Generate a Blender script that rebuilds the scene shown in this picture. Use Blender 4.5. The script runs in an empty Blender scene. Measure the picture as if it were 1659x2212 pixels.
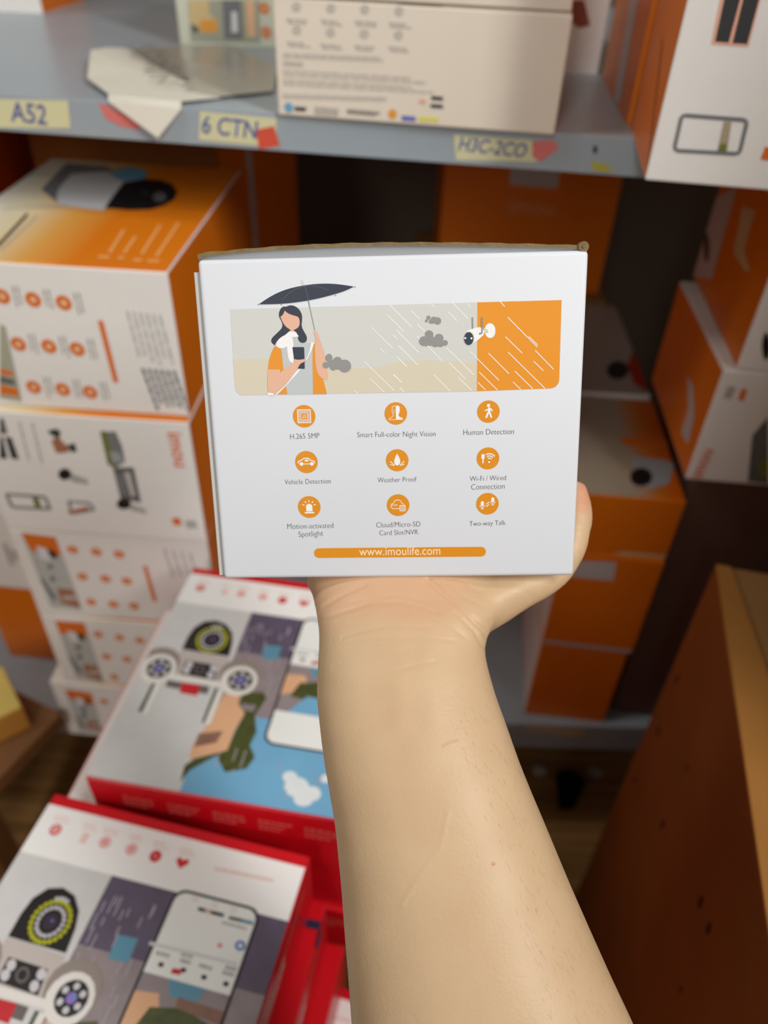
import bpy, bmesh, math, random
import numpy as np
from mathutils import Vector, Matrix
SC = bpy.context.scene
COL = SC.collection
# ------------------------------------------------------------------ camera
CAM_POS = Vector((0.0, 0.0, 1.13))
CAM_R = np.array([[0.99917, 0.04083, 0.0], [0.02612, -0.63917, 0.76862], [0.03138, -0.76798, -0.63971]])
cam = bpy.data.cameras.new('camera')
cam.sensor_fit = 'VERTICAL'; cam.sensor_height = 36.0; cam.sensor_width = 27.0
cam.lens = 36.0 * 1661.0 / 2212.0
cam.clip_start = 0.01
cam.dof.use_dof = True; cam.dof.focus_distance = 0.266; cam.dof.aperture_fstop = 7.2; cam.dof.aperture_blades = 0
camo = bpy.data.objects.new('camera', cam); COL.objects.link(camo)
_r = CAM_R
camo.matrix_world = Matrix(((_r[0][0], -_r[0][1], -_r[0][2], CAM_POS[0]), (_r[1][0], -_r[1][1], -_r[1][2], CAM_POS[1]),
                            (_r[2][0], -_r[2][1], -_r[2][2], CAM_POS[2]), (0, 0, 0, 1)))
SC.camera = camo
# ------------------------------------------------------------------ world, lamps, exposure
W_STR, KEY, BACK, FILL = 0.12, 29.0, 19.0, 6.5
world = bpy.data.worlds.new('shop_air'); SC.world = world; world.use_nodes = True
bg = world.node_tree.nodes['Background']; bg.inputs[0].default_value = (1.0, 0.93, 0.84, 1); bg.inputs[1].default_value = W_STR
def area(name, loc, target, sx, sy, watts, col):
    l = bpy.data.lights.new(name, 'AREA'); l.shape = 'RECTANGLE'; l.size = sx; l.size_y = sy; l.energy = watts; l.color = col
    o = bpy.data.objects.new(name, l); COL.objects.link(o); o.location = loc
    o.rotation_euler = (Vector(target) - Vector(loc)).to_track_quat('-Z', 'Y').to_euler()
    return o
area('ceiling_lamp_right', (1.15, -0.75, 2.35), (0.0, 0.4, 0.8), 0.25, 1.2, KEY, (1.0, 0.98, 0.955))
area('ceiling_lamp_behind', (-0.64, -2.1, 2.2), (-0.1, 0.5, 0.7), 0.3, 1.2, BACK, (1.0, 0.98, 0.955))
area('ceiling_lamp_left', (-1.0, 0.30, 2.4), (-0.2, 0.4, 0.6), 0.25, 1.2, FILL, (1.0, 0.96, 0.9))
vs = SC.view_settings
SC.display_settings.display_device = 'sRGB'
vs.view_transform = 'Standard'; vs.look = 'None'; vs.gamma = 1.0; vs.use_curve_mapping = False
vs.exposure = 0.27
# ------------------------------------------------------------------ helpers
def lin(r, g, b):
    f = lambda c: (c / 255) / 12.92 if c <= 10 else (((c / 255) + 0.055) / 1.055) ** 2.4
    return (f(r), f(g), f(b), 1.0)
MATS = {}
def mat(name, rgb, rough=0.5, spec=0.5, noise=None, bump=0.0, bscale=400, metal=0.0, alpha=1.0, coat=0.0):
    """rgb 0..255 sRGB; noise=(scale, amount) mottles the colour"""
    if name in MATS: return MATS[name]
    m = bpy.data.materials.new(name); m.use_nodes = True; nt = m.node_tree; b = nt.nodes['Principled BSDF']
    c = lin(*rgb); b.inputs['Base Color'].default_value = c
    b.inputs['Roughness'].default_value = rough; b.inputs['Specular IOR Level'].default_value = spec
    b.inputs['Metallic'].default_value = metal; b.inputs['Alpha'].default_value = alpha
    b.inputs['Coat Weight'].default_value = coat
    tc = nt.nodes.new('ShaderNodeTexCoord')
    if noise:
        n = nt.nodes.new('ShaderNodeTexNoise'); n.inputs['Scale'].default_value = noise[0]; n.inputs['Detail'].default_value = 5
        nt.links.new(tc.outputs['Object'], n.inputs['Vector'])
        r = nt.nodes.new('ShaderNodeMix'); r.data_type = 'RGBA'
        k = noise[1]; r.inputs[6].default_value = tuple(min(1, v * (1 - k)) for v in c[:3]) + (1,); r.inputs[7].default_value = tuple(min(1, v * (1 + k)) for v in c[:3]) + (1,)
        nt.links.new(n.outputs['Fac'], r.inputs[0]); nt.links.new(r.outputs[2], b.inputs['Base Color'])
    if bump:
        n2 = nt.nodes.new('ShaderNodeTexNoise'); n2.inputs['Scale'].default_value = bscale; n2.inputs['Detail'].default_value = 3
        nt.links.new(tc.outputs['Object'], n2.inputs['Vector'])
        bp = nt.nodes.new('ShaderNodeBump'); bp.inputs['Strength'].default_value = bump; bp.inputs['Distance'].default_value = 0.001
        nt.links.new(n2.outputs['Fac'], bp.inputs['Height']); nt.links.new(bp.outputs['Normal'], b.inputs['Normal'])
    MATS[name] = m
    return m
def gradient_mat(name, stops, axis=0, span=0.2, rough=0.4):
    """printed colour run along one local axis of the box (metres)"""
    m = bpy.data.materials.new(name); m.use_nodes = True; nt = m.node_tree; b = nt.nodes['Principled BSDF']
    b.inputs['Roughness'].default_value = rough
    tc = nt.nodes.new('ShaderNodeTexCoord'); sp = nt.nodes.new('ShaderNodeSeparateXYZ'); mr = nt.nodes.new('ShaderNodeMapRange')
    cr = nt.nodes.new('ShaderNodeValToRGB')
    nt.links.new(tc.outputs['Object'], sp.inputs[0]); nt.links.new(sp.outputs[axis], mr.inputs[0]); mr.inputs[2].default_value = span
    nt.links.new(mr.outputs[0], cr.inputs[0]); nt.links.new(cr.outputs[0], b.inputs['Base Color'])
    e = cr.color_ramp.elements
    while len(e) < len(stops): e.new(0.5)
    for i, (p, c) in enumerate(stops): e[i].position = p; e[i].color = lin(*c)
    MATS[name] = m
    return m
def link(name, me, parent=None, smooth=False):
    o = bpy.data.objects.new(name, me); COL.objects.link(o)
    if parent is not None: o.parent = parent
    if smooth:
        for p in me.polygons: p.use_smooth = True
    return o
def bm_obj(name, bm, mats, parent=None, smooth=False):
    me = bpy.data.meshes.new(name); bm.normal_update(); bm.to_mesh(me); bm.free()
    for m in (mats if isinstance(mats, (list, tuple)) else [mats]): me.materials.append(m)
    return link(name, me, parent, smooth)
def thing(name, label, cat, loc=(0, 0, 0), rz=0.0, group=None):
    o = bpy.data.objects.new(name, None); COL.objects.link(o); o.empty_display_size = 0.02
    o.location = loc; o.rotation_euler = (0, 0, math.radians(rz)); o['label'] = label; o['category'] = cat
    if group: o['group'] = group
    return o
def tag(o, label, cat, group=None):
    o['label'] = label; o['category'] = cat
    if group: o['group'] = group
    return o
def add_box(bm, lo, hi, mi=0, bev=0.0, seg=2):
    r = bmesh.ops.create_cube(bm, size=1.0)
    v = r['verts']
    for p in v: p.co = Vector([lo[i] + (p.co[i] + 0.5) * (hi[i] - lo[i]) for i in range(3)])
    fs = list({f for p in v for f in p.link_faces})
    for f in fs: f.material_index = mi
    if bev: bmesh.ops.bevel(bm, geom=list({e for p in v for e in p.link_edges}), offset=bev, segments=seg, affect='EDGES', profile=0.5)
    return v
def box_obj(name, lo, hi, m, parent=None, bev=0.001):
    bm = bmesh.new(); add_box(bm, lo, hi, 0, bev); return bm_obj(name, bm, m, parent)
def prism(bm, pts, z0, z1, mi=0):
    """pts: plan outline, any winding"""
    a = sum(pts[i][0] * pts[(i + 1) % len(pts)][1] - pts[(i + 1) % len(pts)][0] * pts[i][1] for i in range(len(pts)))
    if a < 0: pts = pts[::-1]
    lo = [bm.verts.new((p[0], p[1], z0)) for p in pts]; hi = [bm.verts.new((p[0], p[1], z1)) for p in pts]
    n = len(pts)
    fs = [bm.faces.new(hi), bm.faces.new(lo[::-1])] + [bm.faces.new((lo[i], lo[(i + 1) % n], hi[(i + 1) % n], hi[i])) for i in range(n)]
    for f in fs: f.material_index = mi
PAL = {}
def pal(k):
    rgb = PALETTE[k]; return mat('ink_' + k, rgb, PRINT_ROUGH.get(k[0], 0.5), 0.4, MOTTLE.get(k))
LAYER = 0.00005
ROUND = ('woman_figure', 'umbrella')
def chaikin(q):
    """round off the soft corners of an outline, keep the sharp ones"""
    n = len(q)
    if n < 6: return q
    out = []
    for i in range(n):
        a, p, c = q[i - 1], q[i], q[(i + 1) % n]
        v1 = (p[0] - a[0], p[1] - a[1]); v2 = (c[0] - p[0], c[1] - p[1]); l1, l2 = math.hypot(*v1), math.hypot(*v2)
        if l1 * l2 == 0 or (v1[0] * v2[0] + v1[1] * v2[1]) / (l1 * l2) < .42: out.append(p)
        else: out += [(p[0] - v1[0] * .25, p[1] - v1[1] * .25), (p[0] + v2[0] * .25, p[1] + v2[1] * .25)]
    return out
def print_mesh(name, items, place, parent, base=0.00025):
    """flat print: items = (layer, ink, flat list of mm pairs); place(a, b, h) -> local point, h above the card"""
    bm = bmesh.new(); inks = []
    for k_, (lay, ink, fl) in enumerate(items):
        if ink not in inks: inks.append(ink)
        pts = [(fl[i] / 1000, fl[i + 1] / 1000) for i in range(0, len(fl), 2)]
        q = []
        for p in pts:
            if not q or (abs(p[0] - q[-1][0]) + abs(p[1] - q[-1][1])) > 1e-5: q.append(p)
        if name in ROUND: q = chaikin(chaikin(q))
        if len(q) > 2 and abs(q[0][0] - q[-1][0]) + abs(q[0][1] - q[-1][1]) < 1e-5: q.pop()
        if len(q) < 3: continue
        a = sum(q[i][0] * q[(i + 1) % len(q)][1] - q[(i + 1) % len(q)][0] * q[i][1] for i in range(len(q)))
        if a < 0: q = q[::-1]
        f = bm.faces.new([bm.verts.new(place(u, v, base + lay * LAYER + 1.5e-6 * k_)) for u, v in q]); f.material_index = inks.index(ink)
    bm.normal_update()
    ng = [f for f in bm.faces if len(f.verts) > 4]
    if ng: bmesh.ops.triangulate(bm, faces=ng, ngon_method='EAR_CLIP')
    o = bm_obj(name, bm, [pal(k) for k in inks], parent)
    if name in ('rain_streaks', 'led_ring', 'fine_print', 'side_text', 'icon_text'): o['kind'] = 'stuff'
    return o
def text_mesh(name, s, width, centre, ang, place, h, ink, parent, weight=0.0, shear=0.0, xs=1.0):
    cu = bpy.data.curves.new('tmp_text', 'FONT'); cu.body = s; cu.align_x = 'CENTER'; cu.size = 1.0; cu.offset = weight; cu.shear = shear; cu.resolution_u = 4
    o = bpy.data.objects.new('tmp_text', cu); COL.objects.link(o)
    dg = bpy.context.evaluated_depsgraph_get(); dg.update()
    me = bpy.data.meshes.new_from_object(o.evaluated_get(dg))
    bpy.data.objects.remove(o); bpy.data.curves.remove(cu)
    co = np.array([v.co[:2] for v in me.vertices])
    w = co[:, 0].max() - co[:, 0].min(); k = width / w
    mx = (co[:, 0].max() + co[:, 0].min()) / 2; my = 0.26
    c, sn = math.cos(math.radians(ang)), math.sin(math.radians(ang))
    for v in me.vertices:
        x, y = (v.co.x - mx) * k, (v.co.y - my) * k * xs
        v.co = Vector(place(centre[0] + x * c - y * sn, centre[1] + x * sn + y * c, h))
    me.name = name; me.materials.clear(); me.materials.append(pal(ink))
    return link(name, me, parent)
PRINT_ROUGH = dict(p=0.5, b=0.4, c=0.4, r=0.3, l=0.6)
MOTTLE = dict(rtree=(160, .55), rmauve=(70, .25), rdusk=(60, .3), rpeach=(40, .1), rwall=(90, .06), rsky=(30, .08), rcloud=(80, .08), rbrown=(150, .35), bpanel=(60, .1), bgreen2=(120, .4))
PALETTE = dict(
 pgrey=(206, 208, 202), porange=(228, 146, 30), pbeige=(211, 203, 181), pshirt=(190, 196, 198), pnavy=(44, 50, 66), pskin=(226, 178, 150), pwhite=(240, 240, 238), plight=(212, 212, 206), pmid=(140, 142, 142), pgrey2=(92, 98, 110), pcloud=(143, 143, 141), pteal=(42, 58, 72), picon=(221, 142, 14), pcream=(248, 232, 200), ptext=(78, 78, 80),
 borange=(222, 112, 30), bpale=(236, 190, 150), bpale2=(245, 180, 110), bpale3=(196, 190, 186), bgrey=(176, 176, 170), bgrey2=(160, 162, 164), bgrey3=(120, 122, 124), bdark=(58, 60, 60), bdark2=(98, 100, 98), bblack=(22, 22, 26), bnavy=(52, 58, 74), bblue=(110, 170, 205), bblue2=(72, 116, 180), bgreen=(168, 170, 150), bgreen2=(112, 118, 50), bbrown=(168, 112, 84), bbrown2=(120, 62, 14), bpanel=(186, 190, 186), bwhite=(222, 224, 226), bred=(186, 96, 72), bsand=(216, 190, 140), bsand2=(170, 160, 130), borange2=(230, 160, 60), bviolet=(110, 112, 190), byellow=(228, 222, 100), bpink=(236, 176, 150), bbody=(206, 208, 212), bbrick=(150, 84, 70), bred2=(170, 30, 14), bimou=(232, 110, 50), bfaint=(226, 150, 100),
 cgrey=(190, 186, 178), cgrey2=(202, 196, 186), cgrey3=(150, 145, 135),
 rwhite=(246, 246, 243), rwall=(212, 211, 210), rdusk=(98, 88, 108), rmauve=(150, 138, 140), rsky=(118, 176, 212), rsky2=(96, 150, 174), rpeach=(228, 178, 138), rbrown=(140, 104, 88), rtree=(78, 84, 42), rcloud=(228, 234, 236), rblack=(34, 31, 32), rbody=(196, 186, 180), rpearl=(206, 204, 208), ryellow=(190, 192, 20), rlens=(56, 48, 60), rviolet=(140, 116, 196), rgrey=(106, 98, 96), rwhite2=(232, 228, 222), rred=(200, 30, 40), rgrey4=(150, 138, 130), rdkgrey=(92, 96, 88), rwhite3=(240, 242, 238), rblue=(86, 128, 196), rpink=(238, 170, 170), rpink2=(240, 208, 200), rgrey2=(176, 178, 176), rgrey3=(216, 218, 216), rheart=(214, 50, 56), rrain=(176, 170, 184), redtext=(226, 110, 100), rwhite4=(244, 226, 222), rdark=(40, 44, 72), rblack2=(52, 34, 30),
 lyellow=(214, 212, 170), lyellow2=(176, 172, 60), lyellow3=(196, 184, 150), lpink=(216, 120, 116), lred=(214, 84, 60), lblue=(84, 96, 160), lgrey=(120, 118, 128))
# ---- sizes, poses and print outlines (mm on each face)
HELD=dict(o=(-0.05901, 0.20378, 0.92449),X=(0.99787, 0.00466, 0.065),U=(-0.06125, 0.40748, 0.91116),Z=(0.02224, 0.9132, -0.4069),W=.13,H=.1144,D=.086)
BOX={'S1': ((-0.36, 0.5535, 0.772), -2.5, 0.193, 0.258, 0.1265), 'S2': ((-0.3585, 0.545, 0.637), -2, 0.192, 0.255, 0.134), 'S3': ((-0.3585, 0.545, 0.517), -1, 0.191, 0.255, 0.119), 'S4': ((-0.3585, 0.545, 0.405), -2, 0.191, 0.255, 0.111), 'S5': ((-0.3765, 0.545, 0.3005), -3, 0.191, 0.25, 0.1035), 'C1': ((-0.0897, 0.6217, 0.9896), -7.5, 0.2015, 0.165, 0.0735), 'C2': ((-0.0935, 0.6205, 1.0638), -7.2, 0.2035, 0.16, 0.0735), 'Bx': ((-0.2237, 0.8895, 0.9896), 0, 0.145, 0.15, 0.13), 'A': ((-0.5594, 1.0572, 0.9896), -4.5, 0.14, 0.12, 0.13), 'D': ((0.0847, 0.822, 0.9896), -1.5, 0.098, 0.14, 0.16), 'E': ((0.1516, 0.497, 0.9896), -8.5, 0.15, 0.128, 0.24), 'Fb': ((0.1698, 0.634, 0.9896), -5, 0.15, 0.178, 0.24), 'I': ((0.062, 1.08, 0.664), 0, 0.238, 0.2, 0.22), 'J1': ((0.1915, 0.6023, 0.586), -4, 0.1055, 0.19, 0.078), 'J2': ((0.1915, 0.6023, 0.4375), -6, 0.1045, 0.185, 0.148), 'J3': ((0.1915, 0.6023, 0.3005), -5.5, 0.1005, 0.185, 0.1365), 'JB': ((0.185, 0.8, 0.3005), -2, 0.125, 0.245, 0.3635), 'K2': ((0.2902, 0.58, 0.8185), -5.5, 0.16, 0.195, 0.127), 'K3': ((0.2803, 0.58, 0.7025), -4, 0.17, 0.185, 0.1155), 'R1': ((-0.2066, 0.29682, 0.556), -7.89, 0.197, 0.221, 0.069), 'R2': ((-0.2789, 0.08117, 0.531), -11.57, 0.197, 0.221, 0.069)}
ICON=[(33.36, 60.72, 3.97), (65.62, 61.15, 3.94), (97.88, 61.25, 3.9), (33.37, 44.28, 4.04), (65.82, 44.46, 4.0), (97.96, 44.65, 3.97), (33.56, 27.63, 4.1), (65.86, 27.91, 4.07), (98.03, 28.01, 4.03)]
CAP=[('H.265 5MP', 33.24, 53.48, 10.39, 1.27), ('Smart Full-color Night Vision', 65.7, 53.62, 27.59, -0.1), ('Human Detection', 98.06, 53.92, 17.63, 0.35), ('Vehicle Detection', 33.42, 36.96, 16.59, 0.62), ('Weather Proof', 65.68, 37.19, 13.94, 0.87), ('Wi-Fi / Wired', 98.06, 37.25, 12.82, 1.01), ('Connection', 98.1, 34.18, 11.87, 1.19), ('Motion-activated', 33.62, 20.25, 16.86, 0.76), ('Spotlight', 33.65, 17.24, 9.06, 2.04), ('Cloud/Micro-SD', 65.81, 20.4, 16.03, 0.82), ('Card Slot/NVR', 65.93, 17.39, 14.04, 1.07), ('Two-way Talk', 98.13, 20.53, 13.03, 1.16), ('www.imoulife.com', 66.13, 10.08, 29.8, 0.21)]
ART=[
('H','picture_panel','front',[(1,'pgrey',[9.92,97.61,93.63,98.07,93.79,68.38,12.1,68.56,12.16,68.41,11.47,68.57,10.84,68.9,10.32,69.37,9.95,69.96,9.73,70.63,9.7,71.34]),(1,'porange',[93.63,98.07,121.68,98.2,121.94,71.98,121.87,71.21,121.62,70.49,121.19,69.87,120.62,69.37,119.93,69.04,119.17,68.89,93.79,68.38]),(2,'pbeige',[9.69,80.89,21.53,80.81,33.15,78.86,41.92,77.43,57.92,77.12,63.53,78.12,68.01,79.13,76.74,79.27,85.77,78.79,93.77,78.01,93.79,68.38,12.1,68.56,12.16,68.41,11.47,68.57,10.84,68.9,10.32,69.37,9.95,69.96,9.73,70.63,9.7,71.34])]),
('H','woman_figure','front',[(4,'pshirt',[26.61,84.16,28.97,86.07,31.08,87.97,33.08,88.17,35.72,85.93,37.71,85.89,37.35,83.46,36.89,68.38,27.86,68.49,27.63,71.26,27.31,78.99]),(5,'porange',[24.54,85.18,25.01,84.81,26.11,84.29,26.61,84.16,27.06,76.76,25.89,76.16,25.82,77.16,21.6,77.24,22.15,80.32,23.29,83.25]),(5,'porange',[23.15,68.57,24.47,69.31,27.63,71.26,27.86,68.49]),(5,'porange',[37.94,85.52,38.55,85.15,38.19,80.01,38.33,77.54,39.09,75.05,40.68,73.77,41.71,68.37,36.94,68.38,37.27,82.97]),(6,'pnavy',[28.29,98.23,28.9,97.98,30.54,98.58,32.37,98.14,33.78,96.8,34.43,95.12,34.29,93.21,34.02,91.77,34.44,90.32,35.59,88.36,35.73,87.15,35.23,86.19,34.09,85.84,32.99,86.35,32.55,87.45,32.71,88.18,32.18,89.88,30.21,90.41,28.37,88.75,26.04,87.34,24.84,86.15,24.54,85.3,23.7,85.93,23.26,86.79,23.7,87.88,25.67,89.53,27.25,90.95,27.62,92.15,27.16,93.6,26.59,94.57,26.47,95.77,27.13,97.42]),(7,'pskin',[28.58,96.79,29.28,96.06,30.73,95.32,33.05,94.72,33.49,93.7,33.49,92.26,32.99,91.19,31.96,90.56,31.41,90.43,31.37,89.66,30.17,89.68,30.21,90.45,29.01,91.15,27.96,92.38,27.41,93.59,26.98,94.8,27.75,95.26,28.29,96.08]),(8,'pwhite',[28.37,88.75,29.42,89.65,30.93,89.91,32.14,89.28,32.96,88.17,32.07,87.95,30.7,87.98,30.98,86.27,30.91,84.81,30.64,84.57,30.85,80.15,30.61,79.29,29.61,79.44,28.92,80.68,28.68,83.14,28.65,84.86,27.62,84.27,26.11,84.29,25.02,84.93,24.94,85.66,25.65,87.11,27.09,88.17]),(6,'pwhite',[37.1,86.15,37.96,85.84,37.49,83.95,35.04,79.82,34.89,80.32,36.31,82.75]),(6,'pwhite',[31.75,77.05,33.01,77.02,30.33,74.21,24.55,68.55,23.39,68.31,27.66,71.76]),(9,'pnavy',[30.64,84.62,34.45,84.54,34.59,84.4,34.5,80.57,32.67,80.24,30.87,80.52,30.51,84.48]),(9,'pnavy',[31.89,77.37,34.28,77.17,34.41,77.32,34.54,79.96,32.86,79.0]),(10,'pskin',[21.6,77.24,25.82,77.16,25.89,76.16,27.2,77.01,29.3,78.45,31.12,79.53,30.93,80.52,32.67,80.24,34.95,80.57,34.92,79.95,34.14,79.47,32.85,78.88,32.02,77.41,30.39,75.21,28.23,72.75,25.56,70.54,23.18,69.08,21.16,69.49,21.12,72.88]),(7,'pskin',[38.14,89.76,38.9,89.99,39.37,89.37,40.01,87.06,41.33,82.89,41.83,79.94,42.24,74.99,42.18,73.49,41.41,73.13,39.44,74.29,38.42,76.8,38.19,80.01,38.29,84.91,38.65,87.33,38.23,89.03]),(11,'pwhite',[21.28,69.36,23.04,68.95,23.0,68.27,20.83,68.31])]),
('H','umbrella','front',[(4,'pnavy',[19.8,99.0,23.15,101.06,26.96,102.87,30.96,104.07,35.42,104.84,39.35,105.22,43.76,105.26,47.89,104.86,52.38,104.06,49.03,102.61,44.08,101.31,37.88,100.03,31.69,99.27,26.73,98.97]),(5,'plight',[34.65,106.56,35.26,106.62,35.61,104.83,34.97,104.75]),(5,'pmid',[36.91,99.89,38.59,90.14,38.32,90.09,36.63,99.84]),(5,'pgrey2',[35.73,104.69,36.48,102.45,36.33,102.4,35.58,104.64]),(5,'pgrey2',[36.48,102.43,36.78,99.95,36.62,99.93,36.32,102.41]),(5,'pgrey2',[35.3,104.46,32.43,103.51,32.39,103.62,35.26,104.57]),(5,'pgrey2',[32.44,103.52,30.16,102.27,30.1,102.38,32.38,103.62]),(5,'pgrey2',[30.17,102.28,28.08,100.16,27.99,100.24,30.09,102.37]),(5,'pgrey2',[35.4,104.66,38.1,104.74,38.11,104.62,35.41,104.54]),(5,'pgrey2',[38.12,104.74,40.79,104.26,40.77,104.14,38.09,104.62]),(5,'pgrey2',[40.8,104.26,43.93,103.09,43.89,102.97,40.76,104.15]),(5,'pmid',[19.9,99.0,19.85,98.88,19.74,98.8,19.6,98.81,19.49,98.89,19.46,99.01,19.51,99.14,19.63,99.21,19.76,99.21,19.87,99.13]),(5,'pmid',[27.76,98.76,27.71,98.64,27.59,98.56,27.45,98.56,27.35,98.64,27.31,98.77,27.36,98.9,27.48,98.97,27.61,98.97,27.72,98.89]),(5,'pmid',[37.09,99.46,37.05,99.33,36.93,99.26,36.79,99.26,36.69,99.34,36.65,99.47,36.7,99.59,36.81,99.67,36.95,99.66,37.06,99.58]),(5,'pmid',[46.27,101.38,46.22,101.26,46.11,101.18,45.97,101.19,45.87,101.27,45.83,101.39,45.87,101.51,45.99,101.59,46.12,101.59,46.23,101.51]),(5,'pmid',[52.89,103.93,52.84,103.81,52.73,103.73,52.6,103.74,52.49,103.82,52.45,103.94,52.5,104.06,52.61,104.14,52.74,104.13,52.85,104.06])]),
('H','cloud#1','front',[(12,'pcloud',[44.14,80.76,44.07,80.34,43.89,79.97,43.62,79.67,43.29,79.49,42.93,79.43,42.58,79.5,42.27,79.7,42.02,80.0,41.88,80.38,41.84,80.8,41.91,81.22,42.09,81.59,42.36,81.88,42.69,82.07,43.04,82.13,43.4,82.05,43.71,81.86,43.95,81.55,44.1,81.17]),(12,'pcloud',[47.45,79.46,47.35,78.98,47.12,78.54,46.76,78.2,46.32,77.98,45.83,77.92,45.36,78.0,44.93,78.23,44.6,78.59,44.4,79.03,44.34,79.52,44.44,80.01,44.67,80.44,45.03,80.78,45.47,81.0,45.96,81.06,46.43,80.98,46.86,80.75,47.19,80.39,47.39,79.95]),(12,'pcloud',[50.5,77.85,50.37,77.18,50.05,76.58,49.55,76.11,48.94,75.81,48.27,75.72,47.6,75.84,47.01,76.16,46.55,76.65,46.27,77.26,46.19,77.93,46.32,78.6,46.65,79.2,47.14,79.67,47.75,79.97,48.42,80.06,49.08,79.94,49.67,79.62,50.13,79.13,50.42,78.52]),(12,'pcloud',[45.58,77.77,45.5,77.36,45.32,76.99,45.04,76.7,44.7,76.52,44.32,76.46,43.95,76.53,43.62,76.73,43.37,77.03,43.21,77.41,43.17,77.82,43.24,78.23,43.43,78.6,43.71,78.89,44.05,79.07,44.43,79.13,44.8,79.05,45.12,78.86,45.38,78.56,45.54,78.19]),(12,'pcloud',[42.99,78.29,42.92,77.96,42.74,77.66,42.47,77.42,42.14,77.27,41.79,77.23,41.43,77.29,41.11,77.45,40.87,77.69,40.72,78.0,40.68,78.34,40.75,78.67,40.92,78.97,41.19,79.2,41.52,79.35,41.88,79.4,42.23,79.34,42.55,79.18,42.79,78.93,42.94,78.63]),(12,'pcloud',[44.92,78.9,44.84,78.52,44.65,78.18,44.36,77.91,44.01,77.74,43.61,77.69,43.23,77.75,42.89,77.94,42.62,78.21,42.46,78.56,42.41,78.94,42.49,79.32,42.68,79.66,42.97,79.93,43.33,80.1,43.71,80.15,44.1,80.08,44.44,79.9,44.71,79.62,44.87,79.28]),(12,'pcloud',[47.65,78.23,47.56,77.77,47.33,77.36,46.99,77.04,46.56,76.84,46.09,76.77,45.63,76.86,45.22,77.07,44.9,77.41,44.7,77.83,44.64,78.28,44.74,78.74,44.97,79.15,45.31,79.47,45.74,79.67,46.21,79.73,46.67,79.65,47.08,79.43,47.4,79.1,47.6,78.68])]),
('H','cloud#2','front',[(3,'pcloud',[77.95,93.38,77.89,93.1,77.73,92.87,77.49,92.72,77.21,92.68,76.93,92.74,76.69,92.9,76.53,93.13,76.48,93.41,76.53,93.68,76.7,93.91,76.94,94.06,77.22,94.11,77.5,94.05,77.74,93.89,77.89,93.65]),(3,'pcloud',[80.11,92.66,80.03,92.25,79.79,91.92,79.44,91.7,79.02,91.62,78.61,91.71,78.26,91.95,78.03,92.3,77.95,92.7,78.03,93.1,78.27,93.44,78.62,93.66,79.03,93.73,79.45,93.64,79.8,93.41,80.03,93.06]),(3,'pcloud',[81.54,92.25,81.44,91.76,81.16,91.36,80.74,91.09,80.24,91.01,79.74,91.11,79.32,91.4,79.04,91.82,78.94,92.3,79.04,92.78,79.33,93.19,79.75,93.45,80.25,93.54,80.74,93.43,81.16,93.15,81.44,92.73]),(3,'pcloud',[77.03,92.34,76.99,92.15,76.88,91.99,76.71,91.88,76.51,91.85,76.31,91.89,76.14,92.0,76.03,92.17,75.99,92.36,76.03,92.56,76.15,92.72,76.32,92.82,76.52,92.86,76.71,92.82,76.88,92.7,76.99,92.54]),(3,'pcloud',[78.64,92.05,78.58,91.8,78.43,91.58,78.2,91.44,77.94,91.39,77.67,91.45,77.45,91.6,77.3,91.82,77.25,92.08,77.3,92.34,77.45,92.56,77.68,92.7,77.95,92.74,78.21,92.69,78.44,92.54,78.58,92.31]),(3,'pcloud',[79.37,92.17,79.31,91.84,79.12,91.57,78.83,91.4,78.5,91.34,78.17,91.41,77.89,91.6,77.7,91.88,77.64,92.2,77.71,92.52,77.9,92.79,78.18,92.97,78.51,93.03,78.84,92.96,79.12,92.77,79.31,92.49])]),
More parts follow.
